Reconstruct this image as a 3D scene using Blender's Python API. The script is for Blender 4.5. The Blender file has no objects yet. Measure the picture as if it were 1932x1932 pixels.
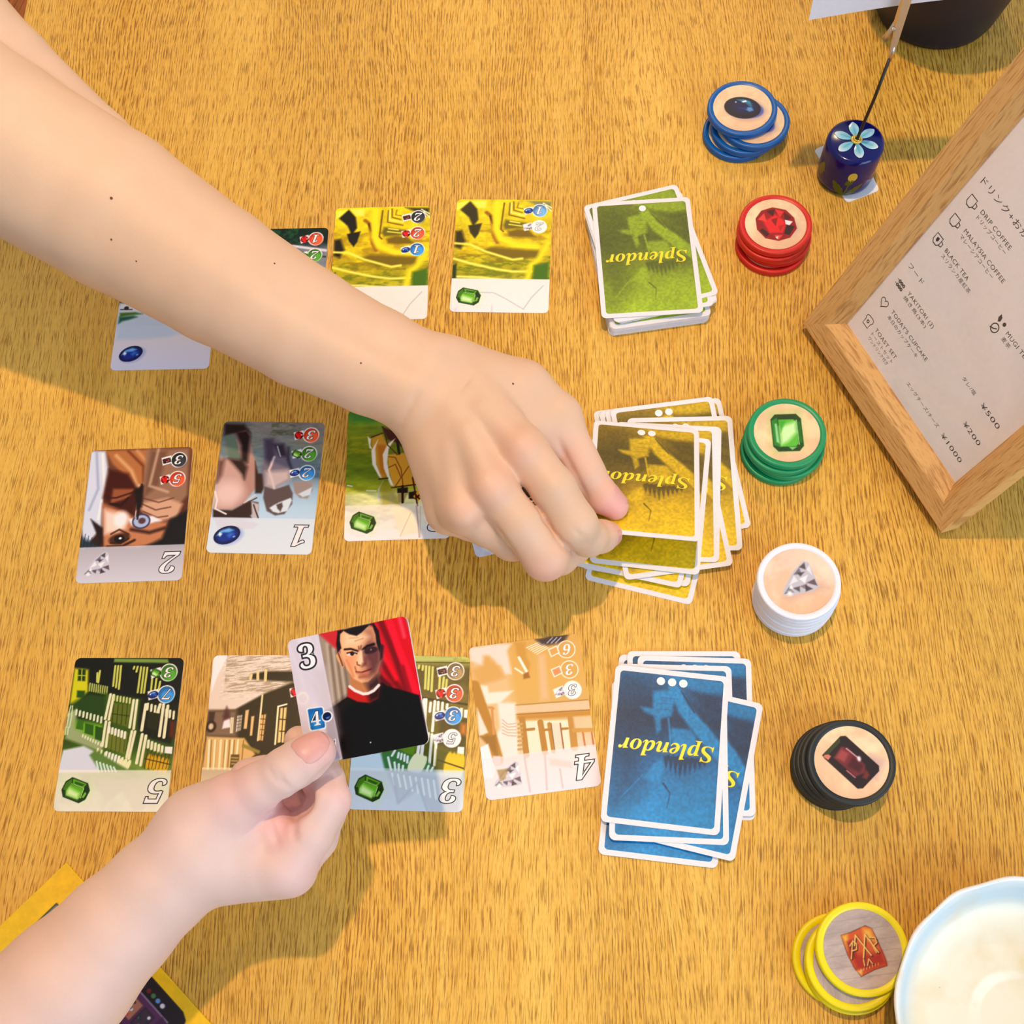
import bpy, bmesh, math, random
import numpy as np
from mathutils import Matrix, Vector

# ------------------------------------------------------------------ camera, light, exposure
SC = bpy.context.scene
COL = SC.collection
TZ = 0.74                                   # table top height (m); table coordinates below are in mm
PITCH, ROLL, CAMH, CX, CY, F = 0.318433358, -0.109895596, 552.2591729, 966.0, 1225.1653149, 1935.0
_cp, _sp, _cr, _sr = math.cos(PITCH), math.sin(PITCH), math.cos(ROLL), math.sin(ROLL)
RM = np.array([[1, 0, 0], [0, _cp, -_sp], [0, _sp, _cp]]) @ np.array([[_cr, -_sr, 0], [_sr, _cr, 0], [0, 0, 1]])
CAMO = np.array([0.0, 0.0, CAMH])

cam_data = bpy.data.cameras.new('camera')
cam_data.sensor_width = 36.0
cam_data.lens = 36.0 * F / 1932.0
cam_data.shift_x = (966.0 - CX) / 1932.0
cam_data.shift_y = (CY - 966.0) / 1932.0
cam_data.clip_start = 0.02
cam_data.clip_end = 20
cam = bpy.data.objects.new('camera', cam_data)
COL.objects.link(cam)
cam.matrix_world = Matrix.Translation((0, 0, TZ + CAMH / 1000)) @ Matrix([list(map(float, r)) for r in RM]).to_4x4()
SC.camera = cam

world = bpy.data.worlds.new('room_light')
SC.world = world
world.use_nodes = True
_n, _l = world.node_tree.nodes, world.node_tree.links
_n.clear()
_o = _n.new('ShaderNodeOutputWorld'); _b = _n.new('ShaderNodeBackground'); _t = _n.new('ShaderNodeTexCoord')
_g = _n.new('ShaderNodeVectorMath'); _g.operation = 'DOT_PRODUCT'; _g.inputs[1].default_value = (0.70, -0.60, 0.10)
_m = _n.new('ShaderNodeMapRange'); _m.inputs[1].default_value = -1; _m.inputs[2].default_value = 1
_r = _n.new('ShaderNodeValToRGB')
_r.color_ramp.elements[0].position = 0.0; _r.color_ramp.elements[0].color = (0.64, 0.62, 0.60, 1)
_r.color_ramp.elements[1].position = 1.0; _r.color_ramp.elements[1].color = (0.62, 0.78, 1.0, 1)
_l.new(_t.outputs['Generated'], _g.inputs[0]); _l.new(_g.outputs['Value'], _m.inputs[0])
_l.new(_m.outputs[0], _r.inputs[0]); _l.new(_r.outputs[0], _b.inputs[0]); _b.inputs[1].default_value = 0.60
_l.new(_b.outputs[0], _o.inputs[0])

def lamp(name, loc_mm, color, watts, radius):
    d = bpy.data.lights.new(name, 'POINT'); d.color = color; d.energy = watts; d.shadow_soft_size = radius
    o = bpy.data.objects.new(name, d); COL.objects.link(o)
    o.location = (loc_mm[0] / 1000, loc_mm[1] / 1000, TZ + loc_mm[2] / 1000)
    return o
lamp('ceiling_lamp', (20, 640, 2000), (1.0, 0.66, 0.35), 86, 0.030)
lamp('far_ceiling_lamp', (500, 2600, 1900), (1.0, 0.68, 0.36), 44, 0.05)

_d = bpy.data.lights.new('window_daylight', 'AREA'); _d.shape = 'RECTANGLE'; _d.size = 1.7; _d.size_y = 1.2; _d.color = (0.66, 0.84, 1.0); _d.energy = 26
_w = bpy.data.objects.new('window_daylight', _d); COL.objects.link(_w)
_w.location = (1.20, -1.15, TZ + 1.05)
_w.rotation_euler = (Vector((0.05, 0.25, TZ)) - _w.location).to_track_quat('-Z', 'Y').to_euler()

SC.view_settings.view_transform = 'Standard'
SC.view_settings.look = 'None'
SC.view_settings.gamma = 1
SC.view_settings.use_curve_mapping = False
SC.view_settings.exposure = 0.06

# ------------------------------------------------------------------ geometry helpers
def ray(px, py):
    return RM @ np.array([(px - CX) / F, -(py - CY) / F, -1.0])
def P(px, py, z=0.0):
    d = ray(px, py)
    return CAMO + d * ((z - CAMH) / d[2])
def depth(X):
    return float(-((np.asarray(X) - CAMO) @ RM)[2])

def lin(c):
    out = []
    for v in c[:3]:
        v = v / 255.0
        out.append(v / 12.92 if v <= 0.04045 else ((v + 0.055) / 1.055) ** 2.4)
    return tuple(out) + (1.0,)
def lin_arr(a):
    a = np.clip(a, 0, 255) / 255.0
    return np.where(a <= 0.04045, a / 12.92, ((a + 0.055) / 1.055) ** 2.4)

def mesh_np(name, verts_mm, faces, world=True):
    """verts in mm (table frame when world=True), faces list of tuples"""
    me = bpy.data.meshes.new(name)
    v = np.asarray(verts_mm, dtype=float) / 1000.0
    if world:
        v = v + np.array([0, 0, TZ])
    me.from_pydata([tuple(p) for p in v], [], [tuple(f) for f in faces])
    me.update()
    return me
def mesh_fast(name, verts_m, quads):
    me = bpy.data.meshes.new(name)
    v = np.asarray(verts_m, dtype=np.float32); q = np.asarray(quads, dtype=np.int32)
    me.vertices.add(len(v)); me.vertices.foreach_set('co', v.ravel())
    me.loops.add(q.size); me.loops.foreach_set('vertex_index', q.ravel())
    me.polygons.add(len(q))
    me.polygons.foreach_set('loop_start', np.arange(0, q.size, q.shape[1], dtype=np.int32))
    me.polygons.foreach_set('loop_total', np.full(len(q), q.shape[1], dtype=np.int32))
    me.update(calc_edges=True)
    return me
def set_col(me, rgb_lin):
    a = me.color_attributes.new('Col', 'FLOAT_COLOR', 'POINT')
    c = np.ones((len(rgb_lin), 4), dtype=np.float32); c[:, :3] = rgb_lin
    a.data.foreach_set('color', c.ravel())
def smooth(me, on=True):
    me.polygons.foreach_set('use_smooth', [on] * len(me.polygons))

def obj(name, me, mats=None, parent=None, loc=None, rot=None, label=None):
    o = bpy.data.objects.new(name, me)
    COL.objects.link(o)
    if mats is not None and me is not None and not me.materials:
        for m in (mats if isinstance(mats, (list, tuple)) else [mats]):
            me.materials.append(m)
    if parent is not None:
        o.parent = parent
    if loc is not None: o.location = loc
    if rot is not None: o.rotation_euler = rot
    if label: o['label'] = label
    return o
def tag(o, label, cat, group=None, kind=None):
    o['label'] = label; o['category'] = cat
    if group: o['group'] = group
    if kind: o['kind'] = kind
    return o
def empty(name, loc=(0, 0, 0), rot=(0, 0, 0)):
    o = bpy.data.objects.new(name, None); COL.objects.link(o)
    o.empty_display_size = 0.01; o.location = loc; o.rotation_euler = rot
    return o
def copy_tree(o, parent=None):
    c = o.copy(); COL.objects.link(c)
    if parent is not None: c.parent = parent
    for ch in list(o.children):
        copy_tree(ch, c)
    return c

def bm_mesh(name, bm):
    me = bpy.data.meshes.new(name); bm.to_mesh(me); bm.free(); return me
def box_bm(x0, x1, y0, y1, z0, z1, bev=0.0, seg=2):
    bm = bmesh.new()
    r = bmesh.ops.create_cube(bm, size=1.0)
    for v in bm.verts:
        v.co = Vector(((x0 + x1) / 2 + v.co.x * (x1 - x0), (y0 + y1) / 2 + v.co.y * (y1 - y0), (z0 + z1) / 2 + v.co.z * (z1 - z0)))
    if bev > 0:
        bmesh.ops.bevel(bm, geom=list(bm.edges), offset=bev, segments=seg, profile=0.5, affect='EDGES')
    return bm
def lathe(name, prof, n=64, ripple=None, mats=None):
    """prof [(r,z)] in m -> closed-ish surface of revolution; ripple(angle, i)->radius factor"""
    vs = []; fs = []
    m = len(prof)
    for i, (r, z) in enumerate(prof):
        for k in range(n):
            a = 2 * math.pi * k / n
            f = ripple(a, i) if ripple else (1.0, 0.0)
            vs.append((r * f[0] * math.cos(a), r * f[0] * math.sin(a), z + f[1]))
    for i in range(m - 1):
        for k in range(n):
            k2 = (k + 1) % n
            fs.append((i * n + k, i * n + k2, (i + 1) * n + k2, (i + 1) * n + k))
    me = bpy.data.meshes.new(name)
    me.from_pydata(vs, [], fs)
    bm = bmesh.new(); bm.from_mesh(me); bmesh.ops.remove_doubles(bm, verts=bm.verts, dist=1e-6)
    bmesh.ops.recalc_face_normals(bm, faces=bm.faces); bm.to_mesh(me); bm.free()
    smooth(me)
    return me
def tube(name, pts, radii, n=12):
    """tube through pts (m)"""
    pts = [Vector(p) for p in pts]
    vs = []; fs = []
    for i, p in enumerate(pts):
        d = (pts[min(i + 1, len(pts) - 1)] - pts[max(i - 1, 0)]).normalized()
        a = Vector((1, 0, 0)) if abs(d.x) < 0.8 else Vector((0, 1, 0))
        u = d.cross(a).normalized(); w = d.cross(u).normalized()
        for k in range(n):
            t = 2 * math.pi * k / n
            vs.append(p + (u * math.cos(t) + w * math.sin(t)) * radii[i])
    for i in range(len(pts) - 1):
        for k in range(n):
            k2 = (k + 1) % n
            fs.append((i * n + k, i * n + k2, (i + 1) * n + k2, (i + 1) * n + k))
    fs.append(tuple(range(n - 1, -1, -1))); fs.append(tuple((len(pts) - 1) * n + k for k in range(n)))
    me = bpy.data.meshes.new(name); me.from_pydata([tuple(v) for v in vs], [], fs)
    smooth(me)
    return me

# ------------------------------------------------------------------ materials
def mat(name, color=(200, 200, 200), rough=0.5, spec=0.5, metal=0.0, coat=0.0, coat_rough=0.1, bump=0.0, bump_scale=400.0, attr=False, sss=0.0, linear=None):
    m = bpy.data.materials.new(name); m.use_nodes = True
    n, l = m.node_tree.nodes, m.node_tree.links
    b = n['Principled BSDF']
    b.inputs['Roughness'].default_value = rough
    b.inputs['Specular IOR Level'].default_value = spec
    b.inputs['Metallic'].default_value = metal
    b.inputs['Coat Weight'].default_value = coat
    b.inputs['Coat Roughness'].default_value = coat_rough
    tc = n.new('ShaderNodeTexCoord')
    nz = n.new('ShaderNodeTexNoise'); nz.inputs['Scale'].default_value = bump_scale; nz.inputs['Detail'].default_value = 3
    l.new(tc.outputs['Object'], nz.inputs['Vector'])
    mx = n.new('ShaderNodeMix'); mx.data_type = 'RGBA'; mx.blend_type = 'MULTIPLY'
    mr = n.new('ShaderNodeMapRange'); mr.inputs[3].default_value = 0.94; mr.inputs[4].default_value = 1.04
    l.new(nz.outputs['Fac'], mr.inputs[0]); mx.inputs['Factor'].default_value = 1.0
    l.new(mr.outputs[0], mx.inputs['B'])
    if attr:
        a = n.new('ShaderNodeAttribute'); a.attribute_name = 'Col'
        l.new(a.outputs['Color'], mx.inputs['A'])
    else:
        mx.inputs['A'].default_value = linear or lin(color)
    l.new(mx.outputs['Result'], b.inputs['Base Color'])
    if bump > 0:
        bp = n.new('ShaderNodeBump'); bp.inputs['Strength'].default_value = bump; bp.inputs['Distance'].default_value = 0.0004
        l.new(nz.outputs['Fac'], bp.inputs['Height']); l.new(bp.outputs[0], b.inputs['Normal'])
    return m

M_card = mat('card_stock_white', (238, 236, 240), rough=0.5, spec=0.4)
M_print = mat('card_print', attr=True, rough=0.34, spec=0.28, bump=0.22, bump_scale=2600)
M_foil = mat('card_back_print', attr=True, rough=0.36, spec=0.42, bump=0.4, bump_scale=2200)
M_sticker = mat('token_sticker', attr=True, rough=0.4, spec=0.4)
M_ink = mat('dark_ink', (34, 30, 40), rough=0.5, spec=0.4)
M_white_ink = mat('white_ink', (246, 245, 248), rough=0.45, spec=0.4)
M_gold_ink = mat('yellow_ink', (244, 226, 20), rough=0.35, spec=0.6)
M_gold_shade = mat('ochre_ink', (150, 120, 10), rough=0.4, spec=0.5)

def wood_mat(name, light, dark, pore, ang, sx=900.0, along=0.035, stave=0.0, rough=0.42, spec=0.35, ringmix=0.5, coord='Object'):
    m = bpy.data.materials.new(name); m.use_nodes = True
    n, l = m.node_tree.nodes, m.node_tree.links
    b = n['Principled BSDF']; b.inputs['Roughness'].default_value = rough; b.inputs['Specular IOR Level'].default_value = spec
    def N(t, **k):
        x = n.new(t)
        for a, v in k.items(): setattr(x, a, v)
        return x
    def mth(op, a, c=None):
        x = N('ShaderNodeMath', operation=op)
        for i, v in enumerate((a, c)):
            if v is None: continue
            if isinstance(v, (int, float)): x.inputs[i].default_value = v
            else: l.new(v, x.inputs[i])
        return x.outputs[0]
    tc = N('ShaderNodeTexCoord'); mp = N('ShaderNodeMapping'); mp.inputs['Rotation'].default_value = (0, 0, ang)
    l.new(tc.outputs[coord], mp.inputs['Vector'])
    # slow wander of the grain
    nw = N('ShaderNodeTexNoise'); nw.inputs['Scale'].default_value = 5.0; nw.inputs['Detail'].default_value = 2.0
    mw = N('ShaderNodeMapping'); mw.inputs['Scale'].default_value = (1.6, 0.55, 1)
    l.new(mp.outputs[0], mw.inputs[0]); l.new(mw.outputs[0], nw.inputs['Vector'])
    sep = N('ShaderNodeSeparateXYZ'); l.new(mp.outputs[0], sep.inputs[0])
    wob = mth('MULTIPLY', mth('SUBTRACT', nw.outputs['Fac'], 0.5), 0.05)
    x = mth('ADD', sep.outputs[0], wob)
    y = sep.outputs[1]
    if stave > 0:
        st = mth('FLOOR', mth('DIVIDE', sep.outputs[0], stave))
        wn = N('ShaderNodeTexWhiteNoise', noise_dimensions='1D'); l.new(st, wn.inputs['W'])
        off = mth('MULTIPLY', wn.outputs['Value'], 3.0)
        y = mth('ADD', y, off); x2 = mth('ADD', x, off); sv = wn.outputs['Value']
    else:
        x2 = x; sv = None
    def vec(ax, ay):
        c = N('ShaderNodeCombineXYZ'); l.new(mth('MULTIPLY', x2, ax), c.inputs[0]); l.new(mth('MULTIPLY', y, ay), c.inputs[1]); return c.outputs[0]
    def noise(ax, ay, det=3.0, ro=0.55):
        t = N('ShaderNodeTexNoise'); t.inputs['Scale'].default_value = 1.0; t.inputs['Detail'].default_value = det; t.inputs['Roughness'].default_value = ro
        l.new(vec(ax, ay), t.inputs['Vector']); return t.outputs['Fac']
    fine = noise(sx, sx * along, 2.0)
    fine2 = noise(sx * 1.9, sx * along * 3.2, 1.0)
    med = noise(sx * 0.22, sx * along * 0.14, 3.0)
    big = noise(9.0, 2.2, 2.0)
    # growth rings: sine of a warped coordinate -> line groups
    warp = noise(60.0, 5.0, 2.0)
    ring = mth('SINE', mth('ADD', mth('MULTIPLY', x2, sx * 2.1), mth('MULTIPLY', warp, 16.0)))
    ring = mth('ADD', mth('MULTIPLY', ring, 0.5), 0.5)
    rzone = N('ShaderNodeMapRange'); rzone.inputs[1].default_value = 0.36; rzone.inputs[2].default_value = 0.56
    l.new(big, rzone.inputs[0])
    pz = N('ShaderNodeMapRange'); pz.inputs[1].default_value = 0.52; pz.inputs[2].default_value = 0.64
    l.new(fine, pz.inputs[0])
    pz2 = N('ShaderNodeMapRange'); pz2.inputs[1].default_value = 0.54; pz2.inputs[2].default_value = 0.70
    l.new(fine2, pz2.inputs[0])
    dash = N('ShaderNodeMapRange'); dash.inputs[1].default_value = 0.44; dash.inputs[2].default_value = 0.60; l.new(noise(sx * 0.6, sx * along * 1.7, 1.0), dash.inputs[0])
    ringdark = mth('MULTIPLY', mth('MULTIPLY', mth('MULTIPLY', mth('POWER', ring, 2.5), rzone.outputs[0]), mth('ADD', mth('MULTIPLY', dash.outputs[0], 0.85), 0.15)), ringmix)
    porefac = mth('MINIMUM', mth('ADD', mth('ADD', mth('MULTIPLY', pz.outputs[0], 0.75), mth('MULTIPLY', pz2.outputs[0], 0.35)), ringdark), 1.0)
    base = N('ShaderNodeMix', data_type='RGBA'); base.inputs['A'].default_value = lin(light); base.inputs['B'].default_value = lin(dark)
    bf = mth('ADD', mth('MULTIPLY', med, 0.7), mth('MULTIPLY', big, 0.5))
    bm_ = N('ShaderNodeMapRange'); bm_.inputs[1].default_value = 0.40; bm_.inputs[2].default_value = 0.85; l.new(bf, bm_.inputs[0])
    l.new(bm_.outputs[0], base.inputs['Factor'])
    pc = N('ShaderNodeMix', data_type='RGBA'); l.new(base.outputs['Result'], pc.inputs['A']); pc.inputs['B'].default_value = lin(pore)
    l.new(mth('MULTIPLY', porefac, 0.80), pc.inputs['Factor'])
    outc = pc.outputs['Result']
    if sv is not None:
        hv = N('ShaderNodeHueSaturation'); mv = N('ShaderNodeMapRange'); mv.inputs[3].default_value = 0.95; mv.inputs[4].default_value = 1.05
        l.new(sv, mv.inputs[0]); l.new(mv.outputs[0], hv.inputs['Value']); l.new(outc, hv.inputs['Color']); outc = hv.outputs[0]
    l.new(outc, b.inputs['Base Color'])
    bp = N('ShaderNodeBump'); bp.inputs['Strength'].default_value = 0.35; bp.inputs['Distance'].default_value = 0.0003
    l.new(mth('SUBTRACT', 1.0, porefac), bp.inputs['Height']); l.new(bp.outputs[0], b.inputs['Normal'])
    return m
GR = math.radians(84.0)
M_table = wood_mat('table_wood', (243, 194, 90), (220, 160, 54), (124, 72, 14), 0.0, sx=1500.0, along=0.045, stave=0.135, spec=0.3, ringmix=1.0)
M_beech = wood_mat('beech_wood', (228, 180, 114), (216, 162, 94), (166, 112, 58), 0.0, sx=900.0, along=0.06, ringmix=0.0, rough=0.5)
M_seat = wood_mat('brown_wood', (190, 110, 36), (166, 88, 22), (110, 52, 10), 0.3, sx=200.0, along=0.05, rough=0.35)

# ------------------------------------------------------------------ setting: floor, table, stool beyond the table edge
me = bm_mesh('floor', box_bm(-2.5, 2.5, -2.5, 3.0, -0.05, 0.0))
M_floor = wood_mat('floor_wood', (150, 92, 44), (120, 70, 30), (70, 38, 14), 0.0, sx=160.0, along=0.04, rough=0.5)
fl = obj('floor', me, M_floor); fl['kind'] = 'structure'; fl['label'] = 'brown wooden floor below the table'

def W3(x, y, z=0.0):
    return (x / 1000, y / 1000, TZ + z / 1000)
edge0 = P(50, 0); edge1 = P(34, 78)
ed = (edge0 - edge1); ed /= np.linalg.norm(ed)
en = np.array([ed[1], -ed[0], 0.0])          # towards the table
tb = empty('table', (0, 0, 0))
tag(tb, 'pale yellow-brown oak table with straight grain that everything lies on', 'table')
o0 = edge1 - ed * 1000
top = box_bm(0, 1.15, 0, 2.1, -0.03, 0.0, 0.0015)
me = bm_mesh('tabletop', top)
ang_e = math.atan2(ed[1], ed[0]) - math.pi / 2
tt = obj('tabletop', me, M_table, tb, (o0[0] / 1000, o0[1] / 1000, TZ), (0, 0, ang_e))
for (a, b_) in ((0.06, 0.08), (1.09, 0.08), (0.06, 2.02), (1.09, 2.02)):
    lg = obj('leg', bm_mesh('leg', box_bm(-0.03, 0.03, -0.03, 0.03, -(TZ - 0.0), -0.03, 0.003)), M_seat, tb)
    c, s = math.cos(ang_e), math.sin(ang_e)
    lg.location = (o0[0] / 1000 + a * c - b_ * s, o0[1] / 1000 + a * s + b_ * c, TZ); lg.rotation_euler = (0, 0, ang_e)
# table wood uses its own object axis: grain runs with the long edge
# stool seat past the table edge (top-left corner)
sp = P(5, 20, -230)
st = empty('stool', (sp[0] / 1000 - 0.13, sp[1] / 1000 + 0.02, 0))
tag(st, 'orange-brown wooden stool seat beyond the table edge, behind the raised arm', 'stool')
bm = bmesh.new(); bmesh.ops.create_circle(bm, cap_ends=True, radius=0.20, segments=64)
r = bmesh.ops.extrude_face_region(bm, geom=list(bm.faces)); bmesh.ops.translate(bm, vec=(0, 0, 0.035), verts=[v for v in r['geom'] if isinstance(v, bmesh.types.BMVert)])
bmesh.ops.recalc_face_normals(bm, faces=bm.faces)
bmesh.ops.bevel(bm, geom=[e for e in bm.edges if abs(e.verts[0].co.z - e.verts[1].co.z) < 1e-6], offset=0.008, segments=3, affect='EDGES')
obj('seat', bm_mesh('seat', bm), M_seat, st, (0, 0, TZ - 0.265))
for k in range(4):
    a = math.pi / 4 + k * math.pi / 2
    obj('leg', tube('leg', [(0.14 * math.cos(a), 0.14 * math.sin(a), TZ - 0.262), (0.19 * math.cos(a), 0.19 * math.sin(a), 0.0)], [0.016, 0.013]), M_seat, st)
# ------------------------------------------------------------------ painted prints (vertex colours on flat grids)
class Art:
    def __init__(s, W, H, res=2.6, seed=1):
        s.W, s.H = W, H
        s.nx, s.ny = int(W * res) + 1, int(H * res) + 1
        s.u = np.linspace(0, W, s.nx)[None, :].repeat(s.ny, 0)
        s.v = np.linspace(0, H, s.ny)[:, None].repeat(s.nx, 1)
        s.c = np.full((s.ny, s.nx, 3), 230.0)
        s.rng = np.random.RandomState(seed); s.conv = None; s.mask = None
    def pts(s, p):
        if s.conv is None: return np.array(p, float)
        return np.array([s.conv(*q) for q in p], float)
    def blend(s, a, col, sub=None):
        col = np.array(col, float)
        if s.mask is not None: a = a * s.mask if sub is None else a * s.mask[sub]
        if sub is None:
            s.c = s.c * (1 - a[..., None]) + col * a[..., None]
        else:
            s.c[sub] = s.c[sub] * (1 - a[..., None]) + col * a[..., None]
    def box(s, p, m):
        x0, y0 = p.min(0) - m; x1, y1 = p.max(0) + m
        i0 = max(0, int(x0 / s.W * (s.nx - 1))); i1 = min(s.nx, int(x1 / s.W * (s.nx - 1)) + 2)
        j0 = max(0, int(y0 / s.H * (s.ny - 1))); j1 = min(s.ny, int(y1 / s.H * (s.ny - 1)) + 2)
        return (slice(j0, j1), slice(i0, i1)) if i1 > i0 and j1 > j0 else None
    def poly(s, p, col, soft=0.4, alpha=1.0):
        p = s.pts(p); sub = s.box(p, soft + 0.5)
        if sub is None: return
        U, V = s.u[sub], s.v[sub]; n = len(p)
        inside = np.zeros(U.shape, bool); d = np.full(U.shape, 1e9)
        for i in range(n):
            x0, y0 = p[i]; x1, y1 = p[(i + 1) % n]
            ex, ey = x1 - x0, y1 - y0; L = ex * ex + ey * ey + 1e-9
            t = np.clip(((U - x0) * ex + (V - y0) * ey) / L, 0, 1)
            d = np.minimum(d, (U - x0 - t * ex) ** 2 + (V - y0 - t * ey) ** 2)
            if abs(y1 - y0) > 1e-9:
                c = ((y0 > V) != (y1 > V)) & (U < (x1 - x0) * (V - y0) / (y1 - y0) + x0)
                inside ^= c
        d = np.sqrt(d); sd = np.where(inside, -d, d)
        s.blend(np.clip(0.5 - sd / soft, 0, 1) * alpha, col, sub)
    def line(s, p, w, col, soft=0.35, alpha=1.0, taper=False):
        p = s.pts(p); sub = s.box(p, w + soft + 0.5)
        if sub is None: return
        U, V = s.u[sub], s.v[sub]; best = np.full(U.shape, 1e9)
        n = len(p)
        for i in range(n - 1):
            x0, y0 = p[i]; x1, y1 = p[i + 1]
            ex, ey = x1 - x0, y1 - y0; L = ex * ex + ey * ey + 1e-9
            t = np.clip(((U - x0) * ex + (V - y0) * ey) / L, 0, 1)
            ww = w / 2
            if taper: ww = w / 2 * (1 - 0.85 * (i + t) / (n - 1))
            best = np.minimum(best, np.hypot(U - x0 - t * ex, V - y0 - t * ey) - ww)
        s.blend(np.clip(0.5 - best / soft, 0, 1) * alpha, col, sub)
    def ell(s, c, rx, ry, col, rot=0.0, soft=0.4, alpha=1.0, raw=False):
        c = np.array(c, float) if raw or s.conv is None else s.pts([c])[0]
        R = max(rx, ry) + soft; sub = s.box(np.array([c - R, c + R]), 0.6)
        if sub is None: return
        U, V = s.u[sub] - c[0], s.v[sub] - c[1]
        a = math.radians(rot); x = U * math.cos(a) + V * math.sin(a); y = -U * math.sin(a) + V * math.cos(a)
        q = np.sqrt((x / rx) ** 2 + (y / ry) ** 2) + 1e-9
        sd = (q - 1) * min(rx, ry) if abs(rx - ry) < 1e-6 else (q - 1) * np.hypot(x, y) / q
        s.blend(np.clip(0.5 - sd / soft, 0, 1) * alpha, col, sub)
    def grad(s, stops, v0=0, v1=None, axis='v'):
        v1 = v1 if v1 is not None else (s.H if axis == 'v' else s.W)
        t = ((s.v if axis == 'v' else s.u) - v0) / (v1 - v0)
        ks = [k for k, _ in stops]
        for ch in range(3):
            s.c[..., ch] = np.interp(t, ks, [c[ch] for _, c in stops])
    def noise(s, scale, amp, aspect=1.0, col=None, octaves=3, area=None, rot=0.0):
        """value noise: multiplies brightness, or blends towards col"""
        a = math.radians(rot)
        U = s.u * math.cos(a) + s.v * math.sin(a); V = -s.u * math.sin(a) + s.v * math.cos(a)
        tot = np.zeros_like(s.u); w = 1.0; ws = 0
        for o in range(octaves):
            sx, sy = scale / 2 ** o, scale * aspect / 2 ** o
            gu, gv = (U - U.min()) / sx, (V - V.min()) / sy
            g = s.rng.rand(int(gv.max()) + 3, int(gu.max()) + 3)
            iu, iv = gu.astype(int), gv.astype(int); fu, fv = gu - iu, gv - iv
            fu = fu * fu * (3 - 2 * fu); fv = fv * fv * (3 - 2 * fv)
            n = (g[iv, iu] * (1 - fu) + g[iv, iu + 1] * fu) * (1 - fv) + (g[iv + 1, iu] * (1 - fu) + g[iv + 1, iu + 1] * fu) * fv
            tot += w * n; ws += w; w *= 0.6
        tot = tot / ws
        M = np.ones_like(s.u) if area is None else ((s.u >= area[0]) & (s.u <= area[2]) & (s.v >= area[1]) & (s.v <= area[3])).astype(float)
        if s.mask is not None: M = M * s.mask
        if col is None:
            s.c *= (1 + (tot - 0.5) * 2 * amp * M)[..., None]
        else:
            s.blend(np.clip((tot - 0.5) * 4 + 0.3, 0, 1) * amp * M, col)
    def band(s, v0, col=(232, 230, 234), alpha=0.70):
        a = np.clip((s.v - v0) / 0.3 + 0.5, 0, 1) * alpha
        s.blend(a, col)

def face_mesh(name, art, shape, z=0.02):
    """grid mesh (mm local, x right, y up as seen) clamped to a rounded outline"""
    x = art.u - art.W / 2; y = art.H / 2 - art.v
    if shape[0] == 'round':
        r = shape[1]; hx, hy = art.W / 2 - r, art.H / 2 - r
        ax, ay = np.abs(x) - hx, np.abs(y) - hy
        out = (ax > 0) & (ay > 0); L = np.hypot(np.maximum(ax, 1e-9), np.maximum(ay, 1e-9))
        f = np.where(out & (L > r), r / L, 1.0)
        x = np.where(out, np.sign(x) * (hx + ax * f), x); y = np.where(out, np.sign(y) * (hy + ay * f), y)
    elif shape[0] == 'disc':
        r = shape[1]; L = np.hypot(x, y) + 1e-9; f = np.where(L > r, r / L, 1.0); x = x * f; y = y * f
    V = np.stack([x, y, np.full_like(x, z)], -1).reshape(-1, 3) / 1000.0
    idx = np.arange(art.nx * art.ny).reshape(art.ny, art.nx)
    q = np.stack([idx[1:, :-1], idx[1:, 1:], idx[:-1, 1:], idx[:-1, :-1]], -1).reshape(-1, 4)
    p = V[q]; A = np.abs((p[:, 2, 0] - p[:, 0, 0]) * (p[:, 3, 1] - p[:, 1, 1]) - (p[:, 3, 0] - p[:, 1, 0]) * (p[:, 2, 1] - p[:, 0, 1]))
    q = q[A > 1e-12]
    me = mesh_fast(name, V, q)
    if name == 'artwork': art.c = np.clip((art.c - 128) * 1.16 + 134, 0, 250)
    set_col(me, lin_arr(art.c).reshape(-1, 3).astype(np.float32))
    return me

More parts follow.
